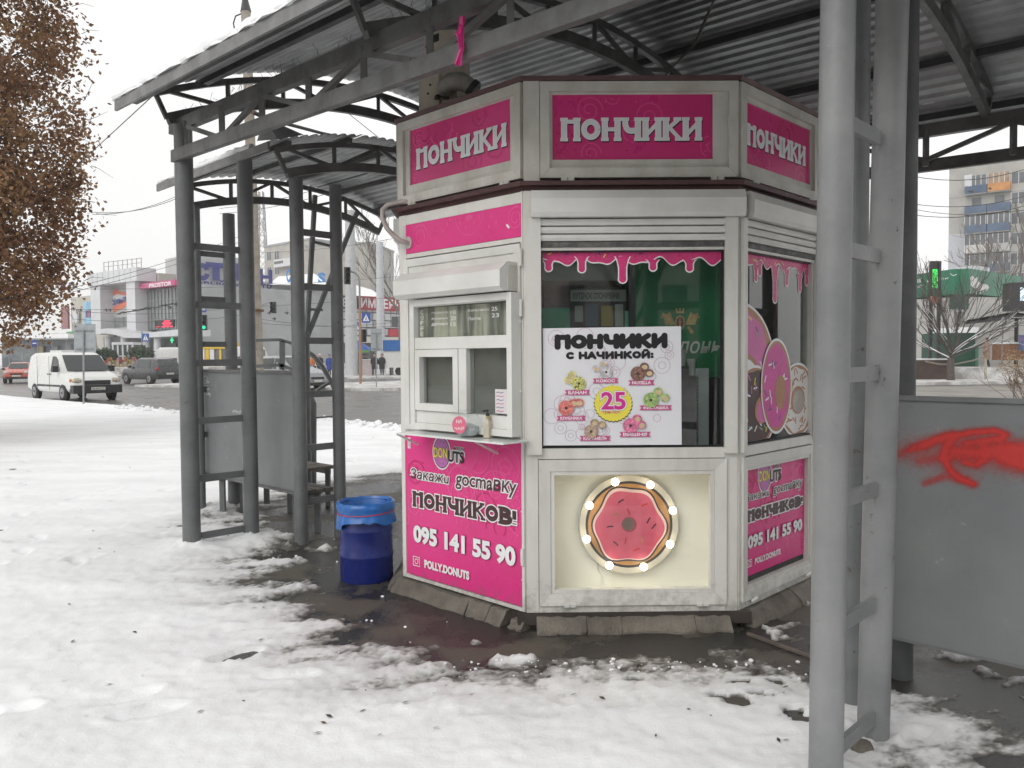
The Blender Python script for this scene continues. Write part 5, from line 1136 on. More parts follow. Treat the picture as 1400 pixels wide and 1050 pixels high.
# orange script logo
ORG=mat('far_orange',(.72,.19,.11),.5,var=.1,bump=0); pn=Pn(f,-.55); A=lambda x,y:f.at(x,y,-.55)
pn.poly([A(*q) for q in ((151,399),(157,396),(161,394),(163,399),(179,400),(179,412),(170,420),(160,425),(152,428),(148,424),(147,412))][::-1],ORG,'logo_shape'); pn.lift(.03)
pn.poly([A(*q) for q in ((154,405),(161,402),(176,405),(176,408),(164,415),(156,419),(153,417),(152,411))][::-1],FW,'logo_shape'); pn.lift(.03)
a=A(151,420);b=A(178,403); sk=.0
v,fc=text_geo('Сільпо',.03,.2); a0,b0=v.min(0),v.max(0); bb=B(); bb.add([f.p(a[0]+(p[0]-a0[0])/(b0[0]-a0[0])*(b[0]-a[0]),-.45,a[1]+(p[1]-a0[1])/(b0[1]-a0[1])*(b[1]-a[1])*.62+(p[0]-a0[0])/(b0[0]-a0[0])*.75) for p in v],fc); bb.build('lettering',FBL,mall); pn.flush(mall)
# roof frame of bare poles
fm=Pn(f,0); tr=B()
def L3(x,y,n=-3): q=f.at(x,y,n); return f.p(q[0],n,q[1])
for i in range(9):
    x=142+i*6.4; yt=358-i*.75; tr.tube([L3(x,381-i),L3(x,yt)],.05,5)
    if i<8: tr.tube([L3(x,yt+1),L3(x+6.4,yt+.3)],.04,4).tube([L3(x,yt+7),L3(x+6.4,yt+6.3)],.035,4)
for i in (0,3,6): tr.tube([L3(143+i*6.4,368-i),L3(150+i*6.4,379-i)],.04,4)
tr.tube([L3(193,366),L3(208,385)],.05,4); tr.build('roof_frame',mat('far_steel',(.30,.30,.30),.5,var=.1,bump=0),mall)
b_=mk(f,212,437,237,448,-.5,-.3,'led_display',mat('far_led_black',(.03,.02,.025),.4,var=0,bump=0),mall)
pn=Pn(f,-.28); LED=mat('far_led_red',(1,.03,.10),.5,var=0,emit=1.2,bump=0)
for x0,y0,x1,y1 in ((224,438,232,440),(222,440.5,234,443),(223,443.5,233,445),(221,445.5,236,447.5),(213,446.3,219,447.3)):
    a=f.at(x0,y1,-.28);b=f.at(x1,y0,-.28); pn.poly([(a[0],a[1]),(b[0],a[1]),(b[0],b[1]),(a[0],b[1])],LED,'led_text')
pn.flush(b_)
pn=Pn(f,2.2); GC=mat('pharmacy_green',(.02,.85,.30),.5,var=0,emit=1.0,bump=0); c=f.at(235,465,2.2); pn.stroke([(c[0]-.35,c[1]),(c[0]+.35,c[1])],.22,GC,'green_cross',cap=False); pn.stroke([(c[0],c[1]-.35),(c[0],c[1]+.35)],.22,GC,'green_cross',cap=False); pn.flush(mall)
o=mk(f,115,412,127,443,-.7,-.4,'blue_banner',mat('far_banner_blue',(.25,.48,.66),.5,var=.2,vs=.8,bump=0),mall); o=mk(f,117,424,123,434,-.4,-.3,'banner_picture',mat('far_banner_dark',(.25,.1,.2),.5,var=.5,vs=1,bump=0),mall)
mk(f,99,424,105,441,-.7,-.4,'pale_banner',FW,mall); mk(f,84,418,92,450,-.7,-.4,'red_banner',mat('far_banner_red',(.30,.14,.14),.5,var=.2,bump=0),mall)
mk(f,91,453,101,465,1,1.3,'green_banner',mat('far_banner_green',(.10,.30,.12),.5,var=.3,bump=0),mall)
sheet_text(f,84,386,101,397,0,'КЛ',FBL,mall,.05)
# --- second mall part behind the posts
f2_=fr_px(246,100,600,132,.1); S2=lambda x:f2_.at(x,440,0)[0]
mb=thing('trade_centre','long grey trade centre with big blue letters behind the ladder posts','building',f2_.p(S2(400),0,0)); H2=lambda px,py,n=0:f2_.at(px,py,n)[1]
JG=mat('joint_grey',(.14,.14,.14),.7,var=.1,bump=0)
B().fbox(f2_,S2(250),S2(395),-20,-.0,0,H2(300,396)).build('wall',JG,mb); B().fbox(f2_,S2(395),S2(600),-20,-.0,0,H2(500,418)).build('wall',JG,mb)
B().fbox(f2_,S2(266),S2(344),-8,-.02,H2(300,400),H2(300,350)).build('attic_wall',mat('far_attic',(.47,.47,.48),.6,var=.1,vs=.3,bump=0),mb)
B().fbox(f2_,S2(344),S2(450),-.0,.25,H2(400,420),H2(400,389)).build('upper_band',mat('far_attic',(.47,.47,.48)),mb)
B().fbox(f2_,S2(355),S2(450),.02,.12,H2(400,415),H2(400,404)).build('window_band',WIN,mb)
for i in range(12): s=S2(355)+(S2(450)-S2(355))*i/11; B().fbox(f2_,s-.1,s+.1,.12,.2,H2(400,415),H2(400,403)).build('mullion',FG,mb)
r=0
for row,(y0,y1) in enumerate(((458,447),(447,436),(436,425),(425,419))):
    for i in range(30):
        x=345+i*8.2
        if x>560: break
        a=S2(x);b2=S2(x+8.2); B().fbox(f2_,a+.09,b2-.09,.0,.14,H2(450,y0)+.10,H2(450,y1)-.09).build('cladding_panel',FW if (i+row)%7 else FG,mb)
B().fbox(f2_,S2(262),S2(345),.0,.1,H2(300,470),H2(300,412)).build('glass_wall',FGL,mb); B().fbox(f2_,S2(298),S2(306),.1,1,0,H2(300,412)).build('pier',FW,mb)
for i in range(7): s=S2(262)+i*1.05; B().fbox(f2_,s-.04,s+.04,.1,.2,H2(300,470),H2(300,412)).build('mullion',MUL,mb)
B().fbox(f2_,S2(345),S2(600),.0,1.6,H2(400,468),H2(400,459)).build('shop_canopy',mat('far_cream',(.60,.58,.53),.6,var=.05,bump=0),mb)
B().fbox(f2_,S2(262),S2(600),.0,.12,0,H2(400,468)).build('shop_front',FDK,mb)
for x0,x1,y0,y1,c_ in ((363,372,466,492,(.05,.16,.35)),(374,400,470,480,(.1,.35,.6)),(376,400,464,470,(.5,.08,.14)),(430,456,470,492,(.05,.15,.36)),(355,362,466,478,(.3,.3,.3)),(410,428,476,492,(.12,.40,.62))):
    a=f2_.at(x0,y1,.2);b=f2_.at(x1,y0,.2); B().fbox(f2_,a[0],b[0],.13,.25,max(0,a[1]),b[1]).build('shop_board',mat('board_%d'%x0,c_,.5,var=.15,vs=.6,bump=0),mb)
for x0,x1,w_d in ((268,284,'с'),(284,307,'т'),(311,325,'и'),(330,350,'о'),(356,371,'Н')):
    sheet_text(f2_,x0,362 if w_d!='Н' else 370,x1,381 if w_d!='Н' else 388,.5,w_d,FBL,mb,.05)
sheet_text(f2_,262,385,330,395,.5,'говый це',FBL,mb,.03); sheet_text(f2_,357,389,371,397,.5,'ТР',FBL,mb,.03)
SNR=mat('far_roof_snow',(.82,.82,.82),.8,var=.05,bump=0)
b=B(); 
for (xa,ya,xb,yb,D1,D2) in ((372,380,450,374,112,135),(440,372,460,372,112,135)): pass
q=[P_(372,381,108),P_(400,376,125),P_(455,392,112),P_(455,389,108)]
b.add([P_(368,389,108),P_(452,391,110),P_(430,374,128),P_(380,378,128)],[(0,1,2,3)]); b.add([P_(480,404,112),P_(523,406,115),P_(508,396,125),P_(484,389,128)],[(0,1,2,3)]); tag(b.build('roof_snow',SNR,mb))
sb1=mk(f2_,447,405,488,421,.0,.5,'shop_sign',mat('far_sign_dark',(.035,.045,.05),.5,var=.05,bump=0),mb); sheet_text(f2_,450,408,486,418,.52,'МЕГЕЗО',LETW,sb1,.0)
sb2=mk(f2_,491,408,560,423,.0,.5,'shop_sign',mat('far_sign_red',(.38,.025,.045),.5,var=.05,bump=0),mb); sheet_text(f2_,494,411,555,420,.52,'ИМПЕРИЯ',LETW,sb2,.02)
sheet_text(f2_,392,369,397,385,.6,'С',mat('far_cyan_letter',(.05,.25,.6),.4,var=0,bump=0),mb,.05); sheet_text(f2_,436,374,444,387,.6,'S',mat('far_cyan_letter',(.05,.25,.6)),mb,.05)
mk(f2_,533,450,545,460,.2,.6,'red_board',mat('far_board_red',(.5,.03,.06),.5,var=.1,bump=0),mb); mk(f2_,536,433,544,447,.12,.2,'window',WIN,mb)
mk(f2_,274,462,288,474,1.5,1.7,'red_board',mat('far_board_red',(.5,.03,.06)),mb)
# apartment blocks beyond
def block(lbl,pa,Da,pb,Db,ytop,wallm,cols,rows,z0=0,dep=12,ybot=None,wsz=(1.5,1.5),fl=2.9):
    f=fr_px(pa,Da,pb,Db,0); zt=f.at(pa,ytop,0)[1]
    t=thing('apartment_block',lbl,'apartment building',f.p(f.L/2,0,0))
    B().fbox(f,0,f.L,-dep,0,0,zt).build('wall',wallm,t); B().fbox(f,-.15,f.L+.15,-dep-.15,.15,zt,zt+.35).build('roof_parapet',FG,t)
    w=None
    for r in range(rows):
        z=zt-1.9-r*fl
        if z<2: break
        for c in cols:
            s=c*f.L; 
            w=B().fbox(f,s-wsz[0]/2,s+wsz[0]/2,.0,.06,z-wsz[1]/2,z+wsz[1]/2).build('window',WIN,t)
            B().fbox(f,s-.05,s+.05,.06,.12,z-wsz[1]/2,z+wsz[1]/2).fbox(f,s-wsz[0]/2-.08,s-wsz[0]/2,.0,.12,z-wsz[1]/2,z+wsz[1]/2).fbox(f,s+wsz[0]/2,s+wsz[0]/2+.08,.0,.12,z-wsz[1]/2,z+wsz[1]/2).build('window_frame',FW,w)
    return t,f,zt
FBK=mat('far_brick_pale',(.42,.40,.37),.8,c2=(.34,.32,.29),vs=.4,bump=0,edge=(.3,.6))
FBK2=mat('far_brick_tan',(.46,.41,.35),.8,c2=(.38,.34,.29),vs=.4,bump=0,edge=(.3,.6))
t,f,zt=block('pale apartment block with white enclosed balcony behind the trade centre',364,160,425,150,338,FBK,(.12,.3,.85),9)
a=f.at(374,366,1.2);b=f.at(397,352,1.2); o=B().fbox(f,a[0],b[0],0,1.2,a[1],b[1]).build('enclosed_balcony',FW,t)
for i in range(6): B().fbox(f,a[0]+.3+i*.52,a[0]+.68+i*.52,1.2,1.25,a[1]+(b[1]-a[1])*.42,b[1]-.35).build('pane',WIN,o)
t,f,zt=block('tan apartment block right of the enclosed balcony block',424,150,490,158,343,FBK2,(.1,.3,.5,.7,.9),9)
t,f,zt=block('apartment block rising left of the kiosk with stair windows',486,140,514,143,352,FBK2,(.25,.75),10,wsz=(1.3,1.5))
t,f,zt=block('tall narrow block tower just left of the kiosk door',508,138,540,150,334,FBK,(.2,.5,.8),10,wsz=(1.2,1.5))
# lattice mast
mt=thing('radio_mast','thin steel lattice radio mast rising behind the concrete pole','mast',P_(361,480,170)[:2]+(0,)); 
c=P_(361,480,170)[:2]; zt=P_(361,262,170)[2]; b=B(); n=16
for k in range(n):
    z0=zt*k/n; z1=zt*(k+1)/n; w0=1.6*(1-k/n*.75);w1=1.6*(1-(k+1)/n*.75)
    for sx,sy in ((1,1),(1,-1),(-1,-1),(-1,1)):
        b.bar((c[0]+sx*w0,c[1]+sy*w0,z0),(c[0]+sx*w1,c[1]+sy*w1,z1),.16,.16)
        nx,ny=(sx,-sy) if sx*sy>0 else (-sx,sy); b.bar((c[0]+sx*w0,c[1]+sy*w0,z0),(c[0]+nx*w1,c[1]+ny*w1,z1),.09,.09); b.bar((c[0]+sx*w0,c[1]+sy*w0,z0),(c[0]+nx*w0,c[1]+ny*w0,z0),.09,.09)
b.build('lattice',mat('far_steel',(.3,.3,.3)),mt)
b=B()
for z,s in ((.93,.9),(.86,1.1),(.8,.8),(.7,1.1)): b.box(c[0]-s,c[0]-s+.5,c[1]-1,c[1]-.6,zt*z,zt*z+1.8).box(c[0]+s-.5,c[0]+s,c[1]-1,c[1]-.6,zt*z-.5,zt*z+1)
b.build('antenna',FG,mt)
# --- right side: apartment block
f=fr_px(1295,118,1500,107,0); S=lambda x,y=300:f.at(x,y,0)[0]
ap=thing('panel_apartment_block','nine storey grey panel apartment block with blue and orange balconies at right','apartment building',f.p(f.L/2,0,0))
FP_=mat('panel_concrete',(.40,.39,.36),.85,c2=(.31,.30,.28),vs=.35,bump=0,edge=(.3,.62)); zt=f.at(1295,228,0)[1]
B().fbox(f,0,f.L,-12,0,0,zt).build('wall',FP_,ap); B().fbox(f,-.1,f.L,-12,.2,zt,zt+.5).build('roof_parapet',mat('parapet_dark',(.28,.27,.26),.8,var=.3,vs=.5,bump=0),ap)
B().fbox(f,0,S(1319),.0,.05,0,f.at(1305,320,0)[1]).build('repainted_wall_patch',mat('pale_lilac_wall',(.45,.46,.50),.8,var=.05,bump=0),ap)
s0,s1=S(1320),S(1382); sm=(s0+s1)/2; fl=2.82
BAL=[((.05,.09,.16),(.50,.22,.06)),((.07,.11,.18),(.07,.11,.18)),((.07,.11,.18),(.07,.11,.18)),((.5,.49,.47),(.40,.40,.39)),((.30,.30,.29),(.09,.12,.17)),((.30,.29,.27),(.09,.12,.17)),((.32,.31,.29),(.3,.3,.3)),((.3,.3,.3),(.3,.3,.3)),((.3,.3,.3),(.3,.3,.3))]
zf0=f.at(1340,264,0)[1]
for r in range(9):
    zf=zf0-r*fl
    if zf<3: break
    for k,(a,b) in enumerate(((s0,sm-.05),(sm+.05,s1))):
        c_=BAL[r][k]; o=B().fbox(f,a,b,.0,1.1,zf-.1,zf+1.0).build('balcony_parapet',mat('balcony_%d_%d'%(r,k),c_,.7,var=.15,vs=.8,bump=0),ap)
        B().fbox(f,a,b,.0,1.0,zf-.25,zf-.101).build('balcony_slab',FP_,o)
        if (r*2+k) in (0,1,4,5,6,7,8,9,13,15):
            g=B().fbox(f,a+.05,b-.05,.1,1.05,zf+1.0,zf+2.4).build('balcony_glazing',WIN if (r,k)!=(0,1) else mat('orange_glazing',(.30,.20,.12),.5,var=.3,vs=1,bump=0),o)
            bb=B(); 
            for i in range(5): s=a+.05+(b-a-.1)*i/4; bb.fbox(f,s-.04,s+.04,1.05,1.1,zf+1.0,zf+2.4)
            bb.build('glazing_bars',FW,g)
        else: B().fbox(f,a+.8,b-.8,.02,.08,zf+.9,zf+2.2).build('window',WIN,o)
    for x in (1392,1412,1440,1470):
        s=S(x,300); w=B().fbox(f,s-.8,s+.8,.0,.06,zf+.8,zf+2.3).build('window',WIN,ap); B().fbox(f,s-.04,s+.04,.06,.1,zf+.8,zf+2.3).fbox(f,s-.9,s-.8,0,.1,zf+.7,zf+2.4).fbox(f,s+.8,s+.9,0,.1,zf+.7,zf+2.4).build('window_frame',FW,w)
    B().fbox(f,0,f.L,.0,.03,zf-.32,zf-.26).build('panel_joint',MUL,ap)
B().fbox(f,s0-.05,s0+.9,.05,1.1,zf0+.9,zf0+2.6).build('white_balcony_side',FW,ap)
for x in (1330,1352,1375): B().tube([f.p(S(x),-3,zt),f.p(S(x),-3,zt+2)],.05,5).build('roof_antenna',MUL,ap)
# --- green-roofed shop
f=fr_px(1225,60,1312,54,.75); g=fr_px(1312,54,1384,60,.75)
GRS=mat('green_fascia',(.012,.165,.085),.45,c2=(.012,.13,.07),vs=.8,bump=0,edge=(.3,.6))
sp=thing('green_fascia_shop','low market shop with wide green fascia and white animal drawing at right','shop',f.p(f.L,0,0))
za=f.at(1312,368,0)[1];zb=f.at(1312,402,0)[1]
B().fbox(f,-3,f.L,-.3,.5,zb,za).build('fascia_panel',GRS,sp); B().fbox(g,0,g.L,-.3,.5,zb,za).build('fascia_panel',GRS,sp)
for ff in (f,g): B().fbox(ff,-.0,ff.L,-.35,.3,zb-1.0,zb-.01).build('lower_fascia',mat('green_fascia_dark',(.03,.075,.055),.6,var=.3,vs=1,bump=0),sp); B().fbox(ff,-2 if ff is f else .0,ff.L,-9,-.4,0,zb-.2).build('wall',mat('shop_wall_grey',(.42,.41,.39),.7,var=.12,vs=.6,bump=0),sp)
sheet_text(f,1243,379,1262,388,.55,'ный',LETW,sp,0); sheet_text(f,1268,379,1297,386,.55,'ринок',LETW,sp,0); sheet_text(f,1243,389,1263,395,.55,'алочок',LETW,sp,0)
pn=Pn(g,.53); A=lambda x,y:g.at(x,y,.53); WA=mat('animal_drawing_white',(.62,.60,.60),.6,var=.2,vs=4,bump=0)
pn.poly([A(*q) for q in ((1326,379),(1330,377),(1333,381),(1337,378),(1338,385),(1341,388),(1350,389),(1352,393),(1350,397),(1339,398),(1332,394),(1327,391))][::-1],WA,'animal_drawing')
for x,y in ((1327,402),(1335,402),(1344,402),(1340,401)): pn.stroke([A(x+.5,393),A(x,y)],.12,WA,'animal_drawing')
pn.stroke([A(1299,374),A(1303,377),A(1308,375)],.06,WA,'animal_drawing'); pn.flush(sp)
for x in (1244,1254): mk(f,x-.0,444,x+8,480,-.4,-.3,'window',WIN,sp); 
mk(f,1243,477,1270,481,-.4,-.2,'window_sill',LETW,sp); mk(f,1241,443,1244,480,-.4,-.25,'window_frame',LETW,sp); mk(f,1267,443,1270,480,-.4,-.25,'window_frame',LETW,sp)
for x,y in ((1316,416),(1330,424)): mk(g,x,y,x+7,y+10,-.4,.1,'air_conditioner',FW,sp)
mk(g,1341,448,1372,495,-.4,-.25,'entrance_frame',FW,sp); mk(g,1344,451,1369,492,-.25,-.2,'entrance_glass',WIN,sp); mk(g,1355,451,1356,492,-.2,-.1,'door_stile',FW,sp)
mk(g,1374,448,1384,490,-.4,-.2,'louvre_wall',FG,sp)
mk(g,1336,366,1353,374,-4,-2,'roof_unit',FW,sp)
aw=thing('cafe_awning','dark pitched awning with snow beside the green fascia shop','awning',P_(1385,495,50)[:2]+(.75,))
p1,p2,p3=P_(1313,440,51),P_(1386,427,47),P_(1480,440,45); 
b=B(); b.add([p1,P_(1386,427,47),P_(1470,436,44),P_(1386,434,52),P_(1320,441,54)],[(0,1,3,4),(1,2,3)]); b.add([tuple(np.array(q)-np.array([0,0,.12])) for q in (p1,P_(1386,427,47),P_(1470,436,44),P_(1386,434,52),P_(1320,441,54))],[(4,3,1,0),(3,2,1)]); b.build('awning_roof',mat('awning_dark',(.06,.055,.055),.7,var=.2),aw)
b=B().add([tuple(np.array(q)+np.array([0,0,.06])) for q in (P_(1316,440,51.2),P_(1386,427.3,47.2),P_(1386,433,51.8),P_(1322,441,53.8))],[(0,1,2,3)]); b.build('awning_snow',SNOW,aw)
for x in (1371,1440): B().tube([P_(x,432,48)[:2]+(.75,),P_(x,434,48)],.05,6).build('awning_post',MUL,aw)
b=B(); a=P_(1370,487,48);c=P_(1400,470,48); o=B().box(a[0],c[0]+1,47.7,49,1.15,c[2]); o.build('wooden_crate_counter',mat('counter_wood',(.25,.12,.06),.7,var=.2),aw)
B().box(a[0],c[0]+1,47.65,49.05,c[2]+.003,c[2]+.09).build('counter_snow',SNOW,aw)
# big dark stall with screen at the right edge
sg=thing('display_screen','dark box with bright advertising screen at the right edge','screen',P_(1392,500,50)[:2]+(.75,)); a=P_(1384,425,50);c=P_(1410,386,50)
B().box(a[0],c[0]+1,50,51,a[2],c[2]).build('screen_box',BPLAS,sg); B().box(P_(1396,411,49.9)[0],P_(1420,411,49.9)[0],49.9,50,P_(1396,411,49.9)[2],P_(1396,393,49.9)[2]).build('screen_face',mat('screen_light',(.72,.86,1),.4,var=.3,vs=1.5,emit=.9,bump=0),sg)
B().tube([P_(1390,425,50.5),P_(1390,425,50.5)[:2]+(.7,)],.12,8).build('screen_post',BPLAS,sg)
B().box(P_(1394,479,46.9)[0],P_(1420,479,46.9)[0],46.9,47,P_(1394,479,46.9)[2],P_(1394,458,46.9)[2]).build('poster_board',mat('poster_dark_mix',(.25,.12,.30),.5,c2=(.05,.10,.2),vs=1.5,bump=0,edge=(.45,.55)),sg)
# green cabin under tree
gc=thing('green_cabin','dark green metal cabin behind the bare tree','cabin',P_(1318,500,50)[:2]+(.75,)); a=P_(1282,508,50);c=P_(1333,455,50)
B().box(a[0],P_(1333,500,50)[0],50,52,.7,c[2]).build('cabin_body',mat('cabin_green',(.012,.075,.045),.5,var=.2,vs=1),gc); B().box(P_(1304,445,49.8)[0],P_(1337,445,49.8)[0],49.7,52.2,c[2],c[2]+.35).build('cabin_roof_snow',SNOW,gc)
B().box(P_(1333,500,50)[0]+.01,P_(1337,500,50)[0],49.95,51,.7,P_(1333,472,50)[2]).build('cabin_door_post',mat('cabin_light_green',(.08,.22,.14),.5),gc)
# sign on two posts with green LED
lg=thing('led_price_post','tall black twin post with glowing green LED display','led sign',P_(1276,500,46)[:2]+(.1,))
for x,D in ((1272.5,46),(1283.5,46)): B().bar(P_(x-1.2,495,D)[:2]+(.1,),P_(x+.8,357,D),.16,.16).build('post',BPLAS,lg)
B().box(P_(1272,369,46.1)[0],P_(1285,369,46.1)[0],46.05,46.25,P_(1272,395,46.1)[2],P_(1272,357,46.1)[2]).build('sign_cabinet',BPLAS,lg)
LGR=mat('led_green',(.03,.80,.10),.5,var=0,emit=.7,bump=0); LB=fr_px(1274,46,1286,46)
a=LB.at(1275.5,394,.15);b=LB.at(1282.5,368,.15); B().fbox(LB,a[0],b[0],.05,.12,a[1],b[1]).build('led_panel',LGR,lg)
pn=Pn(LB,.13); 
for i,y in enumerate((371,376,381,387)):
    p=[LB.at(1277,y,.13),LB.at(1281,y+1.5,.13),LB.at(1277.5,y+3.5,.13),LB.at(1281,y+4.5,.13)]; pn.stroke(p,.035,BLK,'led_marks',cap=False)
pn.flush(lg)
B().box(P_(1272,412,45.9)[0],P_(1283,412,45.9)[0],45.7,45.95,P_(1272,414,45.9)[2],P_(1272,405,45.9)[2]).build('orange_box',mat('orange_box',(.42,.15,.09),.6,var=.1),lg)
# planter
pl=thing('brown_planter','low rusty brown planter box with snow at the right behind the barrier','planter',P_(1265,512,45)[:2]+(.1,)); a=P_(1241,515,45);c=P_(1300,492,45)
B().box(a[0],c[0],45,47.5,-.03,c[2]).build('planter_box',mat('planter_rust',(.085,.05,.04),.8,c2=(.05,.035,.03),vs=1.5,edge=(.35,.6)),pl); B().box(a[0]+.1,c[0]-.1,45.1,47.4,c[2],c[2]+.08).build('planter_snow',SNOW,pl)
B().tube([P_(1249,515,44.9)[:2]+(0,),P_(1251,494,44.9)],.05,6).build('stake',WOOD,pl)
tag(B().tube([P_(1265,494,44.5),P_(1285,498,44.3),P_(1305,498,44.2),P_(1330,493,44.4),P_(1345,488,45)],.045,6).build('handrail_pipe',mat('pipe_tan',(.25,.22,.18),.6)),'long bent tan pipe rail in front of the bare tree','rail')
tag(B().tube([P_(1347.5,514,44)[:2]+(.0,),P_(1347.5,490,44)],.07,7).build('wooden_stake',mat('stake_pale',(.42,.38,.32),.7)),'pale wooden stake in the snow in front of the woman','stake')
# ================================================================= poles, signs, lights, wires
def pole(name,label,pts,r,m,n=12,cat='pole'):
    o=B().tube(pts,r,n).build(name,m,None,60); return tag(o,label,cat)
D=22
cp=thing('concrete_pole','tall tan concrete lighting pole with dark cap behind the shelter','pole',P_(355,560,D)[:2]+(0,))
base=P_(355,560,D)[:2]; top=P_(336,16,D)
B().tube([(base[0],base[1],0),top],[.16,.13],8).build('pole_shaft',CONP,cp,50)
B().tube([top,(top[0]-.02,top[1],top[2]+.45)],[.15,.05],8).build('pole_cap',mat('cap_dark',(.05,.05,.05),.6),cp)
B().tube([P_(352,423,D-.05),P_(352,426,D-.05)],.17,10).build('clamp',mat('rust_clamp',(.14,.07,.03),.8),cp); B().tube([P_(341,152,D),P_(341,156,D)],.16,10).build('clamp',mat('rust_clamp',(.14,.07,.03)),cp)
B().tube([top,P_(322,22,D),P_(319,32,D),P_(321,42,D)],.02,5).build('loose_wire',BPLAS,cp)
B().tube([P_(346,153,D),P_(360,160,D),P_(395,170,D+.5),P_(440,182,D+1),P_(500,195,D+2)],[.06,.06,.05,.045,.04],7).build('cable_arm',BPLAS,cp)
pole('street_pole','thick pale grey pole left of the red banner sign',[P_(481,514,66)[:2]+(.1,),P_(478,288,66)],[.55,.38],mat('pale_pole',(.47,.48,.49),.6,var=.1,bump=0))
pole('street_pole','thinner pale grey pole just left of the kiosk',[P_(521,508,75)[:2]+(.1,),P_(519,331,75)],[.42,.33],mat('pale_pole2',(.50,.51,.53),.6,var=.1,bump=0))
def crosswalk(px,py,sz,D,label,ppx=None,polebase=None):
    t=thing('crossing_sign',label,'road sign',P_(px,500,D)[:2]+(.1,)); f=fr_px(px-5,D,px+5,D); c=f.at(px,py,0); r=sz/2
    B().fbox(f,c[0]-r,c[0]+r,-.03,.0,c[1]-r*1.15,c[1]+r*1.15).build('sign_plate',mat('sign_blue',(.02,.07,.33),.4,var=0,bump=0),t)
    pn=Pn(f,.005); pn.poly([(c[0]-r*.75,c[1]-r*.75),(c[0]+r*.75,c[1]-r*.75),(c[0],c[1]+r*.85)],LETW,'white_triangle'); pn.lift(.004)
    pn.stroke([(c[0],c[1]+r*.3),(c[0],c[1]-r*.05),(c[0]-r*.25,c[1]-r*.6)],r*.14,BLK,'walking_figure'); pn.stroke([(c[0],c[1]-r*.05),(c[0]+r*.25,c[1]-r*.6)],r*.14,BLK,'walking_figure'); pn.disc((c[0],c[1]+r*.42),r*.1,BLK,'walking_figure',8); pn.flush(t)
    if ppx: B().tube([P_(ppx,505,D+.1)[:2]+(.1,),P_(ppx,py-8,D+.1)],.06,7).build('sign_post',MUL,t)
crosswalk(199,461.5,.75,85,'blue pedestrian crossing sign on a thin post beside the flower booth',194)
crosswalk(500.5,434.5,.68,64,'larger blue pedestrian crossing sign right of the orange curved pole',None)
crosswalk(487.5,446.5,.68,70,'smaller blue pedestrian crossing sign partly behind the thick pale pole',None)
t=thing('bus_stop_sign','small blue sign seen through the autumn leaves','road sign',P_(47,500,60)[:2]+(0,)); f=fr_px(42,60,52,60); c=f.at(47,470,0); B().fbox(f,c[0]-.2,c[0]+.2,-.02,0,c[1]-.25,c[1]+.25).build('sign_plate',mat('sign_blue',(.02,.07,.33)),t); B().fbox(f,c[0]-.14,c[0]+.14,.001,.005,c[1],c[1]+.07).build('sign_stripe',LETW,t); B().tube([f.p(c[0],-.05,0),f.p(c[0],-.05,c[1]+.25)],.03,6).build('sign_post',MUL,t)
def traffic_light(px,py,D,label,lit=None,hh=1.0,face=1,base=True,hx=0):
    t=thing('traffic_light',label,'traffic light',P_(px,505,D)[:2]+(.1,)); c=P_(px,py,D)
    B().box(c[0]-.16,c[0]+.16,D-.12,D+.12,c[2]-hh/2,c[2]+hh/2).build('light_housing',BPLAS,t)
    for i,k in enumerate((1,0,-1)):
        z=c[2]+k*hh*.32; b=B().tube([(c[0],D-.12,z),(c[0]+face*.10,D-.34,z)],[.13,.14],12,False); b.build('visor',BPLAS,t)
        m=mat('lamp_green_lit',(.02,.95,.45),.4,var=0,emit=1.3,bump=0) if (lit=='g' and k==-1) else DARK
        B().tube([(c[0],D-.121,z),(c[0],D-.135,z)],.11,12).build('lens',m,t)
    if base: B().tube([(c[0]-.25+hx,D+.0,.1),(c[0]-.25+hx,D,c[2]+hh/2)],.07,8).build('light_post',MUL,t)
    return t
traffic_light(279.5,441,55,'traffic light showing green between the ladder posts','g',1.05)
f=fr_px(270,55,280,55); o=thing('street_sign','small blue and white sign above the green traffic light','sign',f.p(f.at(274,426,0)[0],0,5)); a=f.at(270,427,0);b=f.at(282,420,0); B().fbox(f,a[0],b[0],-.02,0,a[1],b[1]).build('sign_plate',mat('sign_blue',(.02,.07,.33)),o); sheet_text(f,271,421,281,424.5,.005,'БАНК',LETW,o)
t=traffic_light(374.5,420.5,60,'dark traffic light hung on an arm right of the concrete pole',None,.85,-1,False); B().tube([P_(373,413,60.1),P_(366,413,60.1),P_(355,419,60.1),P_(355,500,60.1)[:2]+(.1,)],.05,6).build('light_arm',FG,t)
t=traffic_light(475,377,45,'row of black traffic light heads at the top of the orange curved pole',None,.95,1,False)
B().tube([P_(478,370.5,45),P_(486,373,45),P_(490,378,45),P_(491.5,386,45),P_(492,420,45)],.055,8).build('curved_arm',MUL,t,60); B().tube([P_(492,420,45),P_(492.5,512,45)[:2]+(.1,)],.075,8).build('light_post',mat('rusty_orange_post',(.36,.19,.10),.7,c2=(.25,.2,.17),vs=1.5,edge=(.35,.6)),t,60)
traffic_light(498,459,62,'traffic light seen low beside the blue tent',None,1.0,1,True)
